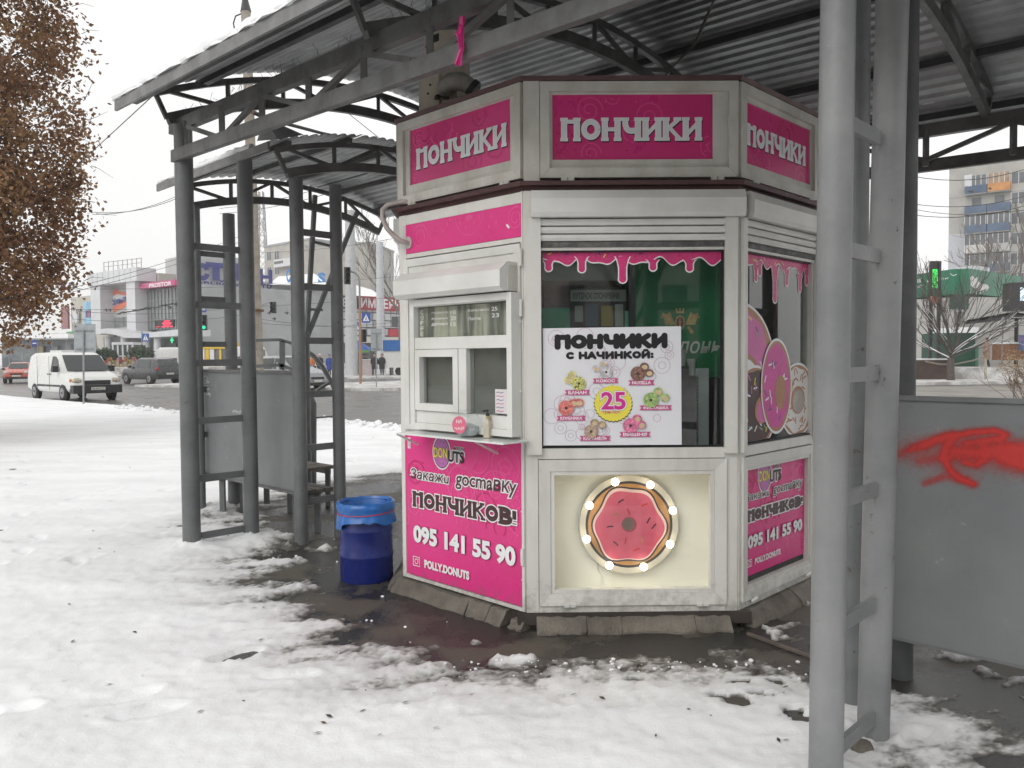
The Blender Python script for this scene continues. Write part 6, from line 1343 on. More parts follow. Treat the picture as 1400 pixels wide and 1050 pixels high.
def backsign(x,y0,y1,x0,x1,D,label,ybase):
    t=thing('road_sign_back',label,'road sign',P_(x,ybase,D)[:2]+(0,)); a=P_(x0,y1,D);b=P_(x1,y0,D)
    B().box(a[0],b[0],D+.03,D+.05,a[2],b[2]).build('sign_plate',mat('sign_back_grey',(.33,.36,.38),.5,var=.1,bump=0),t); B().tube([P_(x,ybase,D)[:2]+(-.02,),P_(x,y0+8,D)],.032,8).build('sign_post',mat('post_grey',(.28,.29,.30),.5),t)
    B().box(a[0]+.05,b[0]-.05,D-.0,D+.03,b[2]-.25,b[2]-.22).box(a[0]+.05,b[0]-.05,D-.0,D+.03,a[2]+.1,a[2]+.13).build('sign_bracket',MUL,t)
backsign(114.3,443,482,101,129.5,28,'back of a large grey road sign on a thin post before the white van',557)
backsign(514.5,449,480,507,522,40,'back of a pale road sign on a post left of the kiosk',532)
wm=mat('overhead_wire',(.07,.07,.07),.6,var=0,bump=0); wires=[((126,290,38),(262,262,38)),((126,293,40),(262,258,40)),((0,415,36),(330,322,60)),((0,420,38),(330,330,60)),((60,268,20),(212,128,9.6)),((300,285,50),(540,222,35)),((300,292,52),(540,235,35)),((310,345,70),(545,325,50)),((60,395,60),(545,378,70)),((80,423,60),(545,406,70)),((1243,240,30),(1420,225,30)),((1243,278,34),(1420,262,34)),((1243,293,34),(1420,275,34)),((1243,285,40),(1420,283,40)),((100,425,55),(330,419,55)),((100,436,57),(330,431,57)),((330,432,60),(545,446,62)),((440,126,18),(545,210,12)),((340,440,60),(545,440,62))]
WL=['upper wire of the high pair running from the autumn tree to the left post','lower wire of the high pair running from the autumn tree to the left post','upper wire of the low pair climbing over the mall roof frame','lower wire of the low pair climbing over the mall roof frame','wire sloping from the autumn tree up to the canopy corner','upper of two wires rising behind the shelter ladder posts','lower of two wires rising behind the shelter ladder posts','wire passing across the radio mast above the blue letters','wire crossing just below the bare mall roof frame','wire crossing the pink fascia board of the mall','highest wire at right, crossing the top of the apartment block','second wire at right, level with the third balcony row','third wire at right, just below the balcony wire pair','nearly level wire at right among the sloping ones','upper level wire crossing the mall portal and orange logo','lower level wire crossing the mall glass front','wire in front of the grey cladding right of the concrete pole','thin guy wire running down right from the arch to the kiosk sign','lowest wire in front of the trade centre cladding']
for i,(p,q) in enumerate(wires):
    a=np.array(P_(*p));b_=np.array(P_(*q)); pts=[a+(b_-a)*t-np.array([0,0,.35*(1 if i not in(4,17) else 0)*4*t*(1-t)]) for t in np.linspace(0,1,9)]
    tag(B().tube(pts,.014 if p[2]>25 else .008,4,False).build('overhead_wire',wm),WL[i],'wire','overhead wires above the street')
b=B(); r_=random.Random(6)
for i in range(34):
    x=160+i*2.6; y=429-i*.45+r_.uniform(-1,1); b.tube([P_(x,y,56),P_(x+5,y-1.2+r_.uniform(-1.2,1.2),56)],.035,4)
for x,y in ((226,417),(232,420),(241,417),(100,422),(110,424),(145,424),(150,424),(368,428),(375,436),(392,428),(400,430),(1326,262),(1353,258),(1329,262)): b.tube([P_(x,y-2,56),P_(x+1,y+2,56)],.05,4).tube([P_(x-3,y,56),P_(x+3,y-.5,56)],.03,4)
tag(b.build('trolley_wire_fittings',wm),'tangle of dark trolleybus wire fittings hanging across the mall front','wire fittings',kind=None)
# ================================================================= VEHICLES
def car(name,label,cat,pos,head,L,prof,paint,wins,wheels,zc=0.,wr=.33,wt=.2,extra=None,lower=None):
    """prof: (x, zbot, zbelt, zroof, wbelt, wroof) from rear x=-L/2 to front; wins: list of (kind, pts)"""
    hx,hy=head; l=math.hypot(hx,hy); hx/=l;hy/=l
    t=thing(name,label,cat,(pos[0],pos[1],zc),math.atan2(hy,hx))
    T=lambda x,y,z:(pos[0]+x*hx-y*hy,pos[1]+x*hy+y*hx,z+zc)
    b=B(); vs=[]; 
    def ring(p):
        x,zb,zs,zr,wb,wf=p; h=[(wb*.93,zb),(wb,zb+.12),(wb,(zb+zs)/2+.1),(wb*.975,zs),(wf+(wb*.975-wf)*.12,zr-(zr-zs)*.14),(wf*.86,zr-.012),(wf*.4,zr)]
        return [(x,y,z) for y,z in h]+[(x,-y,z) for y,z in h[::-1]]
    rs=[ring(p) for p in prof]; n=len(rs[0])
    for r in rs: vs+=[T(*q) for q in r]
    fs=[(i*n+j,(i+1)*n+j,(i+1)*n+(j+1)%n,i*n+(j+1)%n) for i in range(len(rs)-1) for j in range(n)]+[tuple(range(n)),tuple((len(rs)-1)*n+j for j in range(n))[::-1]]
    b.add(vs,fs); b.build('body',paint,t,38)
    def side(x,z,s,o=.012):
        for a,c in zip(prof[:-1],prof[1:]):
            if a[0]<=x<=c[0]:
                k=(x-a[0])/(c[0]-a[0]+1e-9); zs=a[2]+(c[2]-a[2])*k; zr=a[3]+(c[3]-a[3])*k; wb=a[4]+(c[4]-a[4])*k; wf=a[5]+(c[5]-a[5])*k
                if z<=zs: y=wb
                else: u=min(1,(z-zs)/(max(.02,(zr-zs)*.86))); y=wb*.975+(wf+(wb*.975-wf)*.12-wb*.975)*u
                return T(x,s*(y+o),z)
        return T(x,s*prof[0][4],z)
    for kind,m,nm,data in wins:
        if kind=='side':
            for s in (1,-1):
                bb=B(); q=[side(x,z,s) for x,z in data]; 
                qi=[side(x,z,s,-.03) for x,z in data]; k=len(q); bb.add(q+qi,[tuple(range(k)),]+[(i,(i+1)%k,k+(i+1)%k,k+i) for i in range(k)]); bb.build(nm,m,t)
        elif kind=='quad':
            bb=B(); q=[T(*p) for p in data]; bb.add(q,[tuple(range(len(q)))]); bb.build(nm,m,t)
        elif kind=='box':
            x0,x1,y0,y1,z0,z1=data; bb=B(); bb.hexa([T(x0,y0,z0),T(x1,y0,z0),T(x1,y1,z0),T(x0,y1,z0),T(x0,y0,z1),T(x1,y0,z1),T(x1,y1,z1),T(x0,y1,z1)]); bb.build(nm,m,t)
        elif kind=='ball':
            x,y,z,r,sq=data; bb=B(); bb.ball((0,0,0),r,10,sq); bb.v=[T(x+p[0],y+p[1],z+p[2]) for p in bb.v]; bb.build(nm,m,t,60)
    for x in wheels:
        for s in (1,-1):
            y=s*(prof[len(prof)//2][4]-wt/2+.015)
            B().tube([T(x,y-wt/2,wr),T(x,y-wt/2+.02,wr),T(x,y+wt/2-.02,wr),T(x,y+wt/2,wr)],[wr*.93,wr,wr,wr*.93],20).build('tyre',TYRE,t,40)
            B().tube([T(x,y+s*wt*.40,wr),T(x,y+s*(wt/2+.006),wr)],wr*.60,14).build('rim',RIM,t)
            B().tube([T(x,y+s*(wt/2+.007),wr),T(x,y+s*(wt/2+.02),wr)],wr*.16,8).build('hub',BPLAS,t)
            B().tube([T(x,y-s*.02,wr),T(x,y+s*(wt/2-.028),wr)],wr*1.16,16).build('wheel_arch',DARK,t)
    return t,T
VW=mat('van_white_paint',(.66,.665,.65),.3,c2=(.63,.635,.615),vs=.5,bump=0,edge=(.3,.62),coat=.3)
van,T=car('delivery_van','white delivery van with black bumper parked at the road edge on the left','van',(-17.83,32.5),(.75,-.66),4.75,
 [(-2.37,.42,1.05,1.60,.90,.74),(-2.33,.36,1.12,1.82,.945,.80),(-2.1,.34,1.15,1.90,.95,.81),(-.6,.34,1.15,1.915,.95,.82),(.35,.34,1.12,1.90,.95,.81),(.72,.34,1.10,1.83,.95,.79),(1.60,.36,1.04,1.12,.94,.76),(2.05,.36,.92,1.01,.91,.70),(2.27,.38,.80,.88,.87,.66),(2.36,.40,.62,.66,.80,.6)],VW,
 [('side',CGLASS,'side_window',[(.20,1.15),(1.12,1.15),(.80,1.58),(.52,1.74),(.24,1.74)]),
  ('quad',CGLASS,'windscreen',[(1.57,-.80,1.165),(1.57,.80,1.165),(.80,.70,1.79),(.80,-.70,1.79)]),
  ('box',BPLAS,'wiper',(1.56,1.60,-.55,.6,1.16,1.18)),
  ('box',BPLAS,'front_bumper',(2.02,2.42,-.90,.90,.30,.62)),('box',BPLAS,'grille',(2.15,2.375,-.48,.48,.63,.80)),
  ('ball',mat('headlight_glass',(.42,.38,.30),.15,var=.3,vs=12,bump=0),'headlight',(2.235,-.70,.775,.15,(.9,1.3,.85))),('ball',mat('headlight_glass',(.42,.38,.30)),'headlight',(2.235,.70,.775,.15,(.9,1.3,.85))),
  ('ball',mat('indicator_orange',(.5,.14,.03),.2,var=0,bump=0),'indicator',(2.10,-.865,.80,.08,(1.2,.8,1))),
  ('box',mat('number_plate',(.6,.6,.55),.5,var=.1,bump=0),'number_plate',(2.421,2.43,-.26,.26,.43,.54)),
  ('box',BPLAS,'mirror',(.95,1.12,-1.16,-.96,1.12,1.36)),('box',BPLAS,'mirror',(.95,1.12,.96,1.16,1.12,1.36)),
  ('box',BPLAS,'side_strip',(-1.25,1.2,-.972,-.955,.55,.62)),('box',BPLAS,'side_strip',(-1.25,1.2,.955,.972,.55,.62)),('box',DARK,'door_seam',(.12,.135,-.958,-.95,.42,1.75)),('box',DARK,'door_seam',(-1.2,-1.185,-.958,-.95,.42,1.75)),('box',BPLAS,'door_handle',(.2,.34,-.98,-.955,1.02,1.06)),('box',BPLAS,'door_handle',(-.08,.06,-.98,-.955,1.02,1.06)),
  ('box',mat('lower_bumper_grey',(.25,.27,.29),.5),'rear_bumper',(-2.42,-2.2,-.93,.93,.34,.62)),('box',VW,'roof_hatch',(-1.2,.1,-.45,.45,1.90,1.99))],(-1.55,1.45),0,.325)
q=Fr((T(2.432,-.26,0)[0],T(2.432,-.26,0)[1]),(-van.location[0]*0+.66,.75)); pn=Pn(q,.004); pn.text('ВІ 6241 ЕТ',.04,.48,.455,.515,BLK,.0); pn.flush(van)
pn=Pn(Fr((T(2.335,-.1,0)[0],T(2.335,-.1,0)[1]),(.66,.75)),.01); pn.arc((.1,.75),.085,.016,0,6.28,SILV,'badge'); [pn.stroke([(.1,.75),(.1+.08*math.cos(a),.75+.08*math.sin(a))],.014,SILV,'badge') for a in (1.57,3.67,5.76)]; pn.flush(van)
SUVP=mat('suv_grey_paint',(.045,.047,.05),.28,var=.03,bump=0,coat=.4)
def hatch(name,label,pos,head,paint,L=4.6,H=1.7,W=.92,zc=0.,rear=True,suv=True,front=None):
    x=L/2; k=H/1.7
    prof=[(-x,.40,.95*k,1.00*k,W*.82,W*.6),(-x+.08,.34,1.05*k,1.30*k,W*.93,W*.68),(-x+.35,.32,1.08*k,1.60*k,W,W*.72),(-x+.9,.30,1.08*k,1.69*k,W,W*.74),(0,.30,1.05*k,1.70*k,W,W*.75),(.45,.30,1.03*k,1.62*k,W,W*.72),(1.15,.30,1.0*k,1.15*k,W,W*.74),(x-.5,.32,.95*k,1.03*k,W*.97,W*.7),(x-.12,.36,.80*k,.88*k,W*.90,W*.62),(x,.40,.62,.66,W*.8,W*.55)]
    if not suv: # sedan
        prof=[(-x,.38,.86,.90,W*.85,W*.6),(-x+.12,.32,.94,1.0,W*.95,W*.68),(-x+.7,.30,.96,1.06,W,W*.7),(-x+1.35,.28,.95,1.36*k,W,W*.68),(-.1,.28,.93,1.45*k,W,W*.7),(.4,.28,.92,1.38*k,W,W*.68),(1.1,.28,.90,.99,W,W*.74),(x-.5,.3,.84,.92,W*.96,W*.68),(x-.1,.34,.70,.78,W*.88,W*.6),(x,.36,.55,.6,W*.8,W*.5)]
    P=prof; zr=P[4][3]; zb=P[4][2]
    G=[('side',CGLASS,'side_window',[(-x+.75 if suv else -x+1.3,zb+.03),(-.02,zb+.03),(-.02,zr-.12),(-x+.95 if suv else -x+1.5,zr-.14)]),('side',CGLASS,'side_window',[(.05,zb+.03),(1.0,zb+.03),(.48,zr-.16),(.05,zr-.12)]),
     ('quad',CGLASS,'windscreen',[(P[6][0]-.0,-W*.70,P[6][3]+.05),(P[6][0]-.0,W*.70,P[6][3]+.05),(P[5][0]+.06,W*.62,P[5][3]+.0),(P[5][0]+.06,-W*.62,P[5][3]+.0)]),
     ('quad',CGLASS,'rear_window',[(-x+.02,-W*.62,1.12*k),(-x+.02,W*.62,1.12*k),(-x+.30,W*.6,1.55*k),(-x+.30,-W*.6,1.55*k)]) if suv else ('quad',CGLASS,'rear_window',[(-x+.72,-W*.62,1.09),(-x+.72,W*.62,1.09),(-x+1.32,W*.56,1.38*k),(-x+1.32,-W*.56,1.38*k)]),
     ('ball',mat('tail_light_red',(.45,.02,.03),.2,var=0,bump=0),'tail_light',(-x+.10,-W*.84,.98*k,.12,(.8,1.2,.9))),('ball',mat('tail_light_red',(.45,.02,.03)),'tail_light',(-x+.10,W*.84,.98*k,.12,(.8,1.2,.9))),
     ('ball',mat('headlight_clear',(.55,.55,.52),.15,var=.2,vs=12,bump=0),'headlight',(x-.16,-W*.70,.74,.13,(1.1,1.4,.8))),('ball',mat('headlight_clear',(.55,.55,.52)),'headlight',(x-.16,W*.70,.74,.13,(1.1,1.4,.8))),
     ('box',BPLAS,'grille',(x-.10,x+.015,-.38,.38,.60,.70)),('box',BPLAS,'rear_bumper',(-x-.04,-x+.2,-W*.9,W*.9,.34,.60)),('box',BPLAS,'front_bumper',(x-.2,x+.035,-W*.78,W*.78,.30,.44)),('box',mat('number_plate',(.6,.6,.55)),'number_plate',(-x-.05,-x-.04,-.25,.25,.62,.73)),('box',mat('number_plate',(.6,.6,.55)),'number_plate',(x+.036,x+.045,-.25,.25,.46,.57)),
     ('box',BPLAS,'mirror',(.75,.88,-W-.14,-W+.02,zb,zb+.14)),('box',BPLAS,'mirror',(.75,.88,W-.02,W+.14,zb,zb+.14))]
    return car(name,label,'car',pos,head,L,prof,paint,G,(-x+.85,x-.9),zc,.35 if suv else .31)
g=gz(222,524); hatch('parked_suv','dark grey suv seen from behind on the wet road by the left ladder posts',(-23.6,52.2),(-.80,.60),SUVP)
hatch('red_car','orange red sedan with its front showing at the left edge of the road',(-35.2,57.2),(.42,-.9),mat('car_red_orange',(.48,.085,.05),.3,var=.1,bump=0,coat=.4),4.3,1.7,.86,0,suv=False)
hatch('white_car','white sedan seen from behind beyond the orange red car',(P_(38,490,92)[0],92),(-.3,1),mat('car_white',(.6,.61,.62),.3,var=.05,bump=0,coat=.4),4.4,1.7,.87,.80,suv=False)
hatch('silver_car','silver grey car standing behind the bus shelter panel',(P_(385,510,38)[0],39),(.80,-.60),mat('car_silver',(.30,.31,.32),.3,metal=.3,var=.08,bump=0,coat=.4),4.5,1.72,.9,0,suv=True)
hatch('white_hatchback','white car beyond the silver car, seen past the concrete pole',(P_(362,490,72)[0],72),(.1,-1),mat('car_white',(.6,.61,.62)),4.1,1.6,.84,.12,suv=True)
# minibus
def minibus(label,px,D,head,zc=.0):
    W=1.0; prof=[(-2.8,.4,1.3,2.2,.95,.85),(-2.7,.35,1.35,2.5,1,.9),(-2.3,.35,1.4,2.62,1,.9),(1.5,.35,1.4,2.62,1,.9),(2.1,.35,1.3,2.1,1,.85),(2.5,.35,1.1,1.3,.97,.8),(2.9,.4,.8,.9,.9,.7)]
    t,T=car('minibus',label,'minibus',(P_(px,490,D)[0],D),head,5.8,prof,mat('minibus_white',(.58,.58,.57),.35,var=.08,bump=0),[('side',CGLASS,'side_window',[(-2.3,1.5),(1.4,1.5),(1.4,2.35),(-2.3,2.35)]),('quad',CGLASS,'rear_window',[(-2.83,-.8,1.35),(-2.83,.8,1.35),(-2.74,.78,2.35),(-2.74,-.78,2.35)]),('quad',CGLASS,'windscreen',[(2.5,-.8,1.35),(2.5,.8,1.35),(2.08,.78,2.15),(2.08,-.78,2.15)]),('ball',mat('tail_light_red',(.45,.02,.03)),'tail_light',(-2.75,-.88,1.0,.1,(1,1,1.6))),('ball',mat('tail_light_red',(.45,.02,.03)),'tail_light',(-2.75,.88,1.0,.1,(1,1,1.6))),('box',BPLAS,'rear_bumper',(-2.86,-2.6,-.9,.9,.35,.6))],(-1.9,1.8),zc,.36)
minibus('white minibus with dark rear window just beyond the dark grey suv',243,72,(-.1,1),0)
minibus('white minibus beyond the ladder posts right of the mall portal',342,78,(.1,1),.12)
# white kiosk trailer with blue top
tr=thing('market_trailer','white trailer with blue canopy band just left of the kiosk','trailer',P_(545,505,66)[:2]+(.12,)); a=P_(525,502,66)
B().box(a[0],a[0]+5,66,68.2,.75,P_(530,480,66)[2]).build('trailer_body',mat('minibus_white',(.58,.58,.57)),tr); B().box(a[0]-.05,a[0]+5,65.9,68.2,P_(530,479.8,66)[2],P_(530,465,66)[2]).build('blue_canopy_band',mat('canopy_blue',(.02,.12,.36),.5,var=.15,bump=0),tr)
for dx in (.4,2.6,4.4): B().box(a[0]+dx,a[0]+dx+.12,66.3,67.8,.1,.75).build('trailer_leg',BPLAS,tr)
for dx in (1.2,3.4): B().tube([(a[0]+dx,66.2,.45),(a[0]+dx,66.4,.45)],.33,14).build('tyre',TYRE,tr)
# blue tent
te=thing('market_tent','blue pitched market tent behind the people near the kiosk','tent',P_(495,505,69)[:2]+(.12,))
a=P_(481,480,69);c=P_(508,480,69);ap_=P_(488,465,69.); zz=P_(500,479,69)[2]
bl_=mat('tent_blue',(.025,.085,.33),.6,var=.15,bump=0)
B().add([(a[0]-.3,68.,zz),(c[0],68.,zz),(c[0],71,zz),(a[0]-.3,71,zz),(ap_[0],69.5,ap_[2])],[(0,1,4),(1,2,4),(2,3,4),(3,0,4)]).build('tent_roof',bl_,te); B().box(a[0]-.3,c[0],67.95,68,zz-.2,zz).build('tent_valance',mat('valance_green',(.18,.38,.08),.6),te)
for x in (a[0]-.2,c[0]-.05):
    for y in (68.1,70.9): B().tube([(x,y,.1),(x,y,zz)],.04,6).build('tent_pole',MUL,te)
st=thing('stall_counter','pale pinkish boxed market stall counter under the blue tent','stall',P_(501,505,66)[:2]+(.12,)); a=P_(495,509,66);c=P_(508,492,66)
B().box(a[0],c[0],66,67,.12,c[2]).build('counter_box',mat('stall_pink_grey',(.42,.36,.36),.7,var=.15),st); B().box(a[0]-.05,c[0]+.05,65.95,67.05,c[2]+.002,c[2]+.06).build('counter_top',FW,st)
# yellow kiosk seen between ladder posts, flower booth
yk=thing('yellow_booth','yellow and white street booth seen between the left ladder posts','booth',P_(290,500,84)[:2]+(.12,)); a=P_(268,505,84);c=P_(312,470,84)
YB=mat('booth_yellow',(.62,.42,.02),.5,var=.1,bump=0)
B().box(a[0],c[0],84,87,.12,c[2]).build('booth_body',mat('booth_dark',(.15,.14,.12),.6,var=.3,vs=1),yk); B().box(a[0]-.1,c[0]+.1,83.8,87.1,P_(290,477,84)[2],c[2]+.2).build('booth_fascia',YB,yk)
for x0,x1,m in ((272,280,FW),(281,286,YB),(287,293,FW),(300,303,YB),(304,309,WIN)): B().box(P_(x0,490,83.9)[0],P_(x1,490,83.9)[0],83.85,83.98,.2,P_(x0,477.5,83.9)[2]).build('booth_panel',m,yk)
fb=thing('flower_booth','small white framed glass flower booth in front of the mall','booth',P_(170,498,86)[:2]+(.8,)); a=P_(155,498,86);c=P_(181,469,86)
B().box(a[0]+.1,c[0]-.1,86.1,88.5,.8,c[2]-.1).build('booth_glass',WIN,fb); B().box(a[0]-.1,c[0]+.1,85.9,88.7,c[2]-.18,c[2]+.1).build('booth_roof',FW,fb)
for i in range(5):
    x=a[0]+(c[0]-a[0])*i/4; B().box(x-.08,x+.08,85.95,86.08,.8,c[2]-.2).build('booth_post',FW,fb)
for z in (1.0,1.95): B().box(a[0],c[0],85.97,86.06,z-.07,z+.07).build('booth_rail',FW,fb)
def blob(c,r,n,leaf,m,name,par=None,lab=None,cat=None,seed=1,sq=(1,1,1),kind='stuff'):
    rg=np.random.default_rng(seed); P=rg.normal(size=(n,3)); P/=np.linalg.norm(P,axis=1)[:,None]; P*=(rg.random((n,1))**.4)*r*np.array(sq); P+=np.array(c)
    A=rg.normal(size=(n,3));A/=np.linalg.norm(A,axis=1)[:,None]; Bv=np.cross(A,rg.normal(size=(n,3)));Bv/=np.linalg.norm(Bv,axis=1)[:,None]
    L=leaf*(.6+.8*rg.random((n,1))); V=np.stack([P-A*L,P-Bv*L*.6,P+A*L,P+Bv*L*.6],1).reshape(-1,3); b=B(); b.v=[tuple(v) for v in V]; b.f=[(4*i,4*i+1,4*i+2,4*i+3) for i in range(n)]
    o=b.build(name,m,par); 
    return o
EVG=mat('evergreen',(.05,.085,.04),.7,c2=(.03,.05,.025),vs=2,bump=0,edge=(.4,.6))
for i,(x,r,lab) in enumerate(((144,.95,'left'),(150,.6,'low'),(192,1.1,'right'))):
    o=blob(P_(x,487 if i<2 else 483,84)[:2]+(2.0 if i<2 else 2.1,),r,900,.16,EVG,'evergreen_shrub',seed=i,sq=(1.4,.8,.9)); tag(o,['round evergreen shrub left of the flower booth','low evergreen shrub tucked against the flower booth','dark green fir bundle between the flower booth and the grey suv'][i],'shrub')
FLM=[mat('flower_red',(.42,.06,.05),.6,var=.3,vs=3,bump=0),mat('flower_orange',(.50,.20,.07),.6,var=.3,vs=3,bump=0),mat('flower_yellow',(.5,.42,.12),.6,var=.3,vs=3,bump=0),mat('flower_pink',(.5,.2,.22),.6,var=.2,vs=3,bump=0)]
fs=thing('flower_stand','rows of crates with colourful flowers in front of the flower booth','flower stand',P_(168,500,82)[:2]+(.8,))
for i in range(9):
    x=P_(144+i*5.4,490,82)[0]; o=B().box(x-.18,x+.18,82,82.5,.8,1.15+(.25 if i%2 else 0)).build('crate',mat('crate_wood',(.28,.22,.15),.7,var=.2),fs); blob((x,82.2,1.35+(.25 if i%2 else 0)),.26,120,.06,FLM[i%4],'flowers',fs,seed=i+9)['kind']='stuff'
# far left stop pavilion
pv=thing('stop_pavilion','grey bus stop pavilion with snowy roof seen under the autumn leaves','pavilion',P_(50,500,88)[:2]+(.8,))
a=P_(-5,498,88);c=P_(92,464,88); B().box(a[0],c[0],89,91,.8,c[2]).build('back_wall',mat('pavilion_dark',(.10,.12,.14),.6,c2=(.25,.27,.28),vs=.5,bump=0,edge=(.45,.55)),pv); B().box(a[0],c[0]+.3,87.6,91.2,c[2],c[2]+.15).build('roof',FG,pv); B().box(a[0],c[0]+.3,87.6,91.2,c[2]+.152,c[2]+.6).build('roof_snow',SNOW,pv)
for i in range(6): x=a[0]+(c[0]-a[0])*i/5; B().tube([(x,87.8,.8),(x,87.8,c[2])],.06,6).build('post',MUL,pv)
for i,x in enumerate((52,63,72)): B().box(P_(x,480,88.5)[0],P_(x+7,480,88.5)[0],88.5,88.9,.8,P_(x,473,88.5)[2]).build('advert_panel',(mat('ad_tan',(.3,.25,.16),.6,var=.3),mat('ad_dark',(.08,.1,.13),.5,var=.3),mat('ad_grey',(.2,.2,.22),.5,var=.3))[i],pv)
dm=thing('striped_dome','white arched canopy dome right of the stop pavilion','dome',P_(82,480,100)[:2]+(.8,)); b=B(); r=2.3
c=P_(82,475,100); b.tube([(c[0],99,c[2]-1.2),(c[0],104,c[2]-1.2)],3.0,24); b.build('dome_shell',mat('dome_white',(.60,.58,.56),.6,c2=(.42,.36,.35),vs=.6,bump=0,edge=(.4,.55),stretch=(.3,.3,2)),dm,60)
mk(fr_px(80,98,110,98,.8),88,466,100,478,0,.5,'pink_panel',FPK,dm)
# ================================================================= PEOPLE
SKIN=mat('skin',(.45,.25,.18),.6,var=.05,bump=0)
def person(x,y,z,h,face,jacket,legs,hat,label,pose=0,hair=None,coatlen=.50,group=None,bag=None):
    t=thing('person',label,'person',(x,y,z),face); k=h/1.72; c,s=math.cos(face),math.sin(face)
    R=random.Random(int(abs(x*31+y*7))); st=.10+.08*pose
    J=[(0,0,.93),(0,0,1.12),(0,0,1.32),(0,.0,1.47),(0,.02,1.60),   # pelvis chest neck head
       (-.09,0,.88),(-.10,st*.5,.50),(-.10,-st*.3+st*.2,.07),(-.10,.14,.04),
       (.09,0,.88),(.10,-st*.3,.50),(.10,-st*.9,.07),(.10,.05-st*.8,.04),
       (-.19,0,1.38),(-.25,.02,1.12),(-.22,.10+.1*pose,.90),(-.21,.13+.12*pose,.82),
       (.19,0,1.38),(.25,-.02,1.12),(.22,.08,.90),(.21,.10,.82),(0,.03,1.67)]
    E=[(0,1),(1,2),(2,3),(3,4),(4,21),(0,5),(5,6),(6,7),(7,8),(0,9),(9,10),(10,11),(11,12),(2,13),(13,14),(14,15),(15,16),(2,17),(17,18),(18,19),(19,20)]
    Rr=[.15,.15,.17,.065,.10,.10,.075,.05,.045,.10,.075,.05,.045,.08,.055,.042,.035,.08,.055,.042,.035,.075]
    me=bpy.data.meshes.new('body'); me.from_pydata([(a*k,b_*k,z_*k) for a,b_,z_ in J],E,[]); o=bpy.data.objects.new('body',me); _link(o)
    md=o.modifiers.new('Skin','SKIN'); 
    for i,v in enumerate(me.skin_vertices[0].data): v.radius=(Rr[i]*k,Rr[i]*k*(.75 if i in(0,1,2) else 1)); v.use_root=(i==0)
    ss=o.modifiers.new('Sub','SUBSURF'); ss.levels=1; dg=bpy.context.evaluated_depsgraph_get(); dg.update()
    m2=bpy.data.meshes.new_from_object(o.evaluated_get(dg)); bpy.data.objects.remove(o); m2.name='body'; m2.materials.clear(); m2.materials.append(legs); m2.materials.append(SKIN); m2.materials.append(jacket)
    m2.polygons.foreach_set('use_smooth',[True]*len(m2.polygons))
    for p in m2.polygons:
        zc=p.center.z/k; p.material_index=1 if (zc>1.46 or (abs(p.center.x)>.17*k and zc<.87 and zc>.7)) else (2 if zc>.90 else 0)
    o=bpy.data.objects.new('body',m2); _link(o); o.parent=t; INV[o]=INV[t]
    T=lambda a,b_,z_:(x+(a*c-b_*s)*k,y+(a*s+b_*c)*k,z+z_*k)
    # coat: elliptical shell
    b=B(); n=16; pr=[(.20,.14,1.44),(.235,.155,1.36),(.225,.165,1.2),(.20,.155,1.05),(.225,.17,.9),(.24,.185,coatlen+.02)]
    vs=[T(rx*math.cos(2*math.pi*j/n),.0+ry*math.sin(2*math.pi*j/n),zz) for rx,ry,zz in pr for j in range(n)]+[T(.09*math.cos(2*math.pi*j/n),.09*math.sin(2*math.pi*j/n),1.50) for j in range(n)]
    vs=vs[-n:]+vs[:-n]; b.add(vs,[(i*n+j,(i+1)*n+j,(i+1)*n+(j+1)%n,i*n+(j+1)%n) for i in range(len(pr)) for j in range(n)]); b.build('coat',jacket,t,60)
    for sd in (-1,1):
        e=.10*pose if sd<0 else 0
        B().tube([T(sd*.19,0,1.39),T(sd*.255,.02*-sd,1.12),T(sd*.23,.09+e,.92)],[.085*k,.075*k,.06*k],10).build('sleeve',jacket,t,60)
    hc=T(0,.025,1.64); B().ball(hc,.105*k,12,(1,1.05,1.15)).build('head',SKIN,t,60); B().ball(T(0,.13,1.63),.018*k,6).build('nose',SKIN,t)
    B().ball(T(0,-.012,1.685),.122*k,12,(1,1.02,.95)).build('hat' if hair is None else 'hair',hat,t,60)
    if bag: B().box(x+.25,x+.55,y-.1,y+.1,z+.45,z+.8).build('carried_bag',bag,t)
    return t
def cm(n,c): return mat('cloth_'+n,c,.85,var=.15,vs=8,bump=.02)
PB=cm('black',(.02,.02,.023));PBL=cm('blue',(.02,.05,.25));PO=cm('orange',(.55,.17,.04));PP=cm('pink',(.50,.16,.2));PG=cm('grey',(.16,.16,.16));PBG=cm('beige',(.30,.20,.14));PN_=cm('navy',(.025,.03,.06));PW=cm('white',(.6,.6,.6));PBR=cm('brown',(.10,.07,.06))
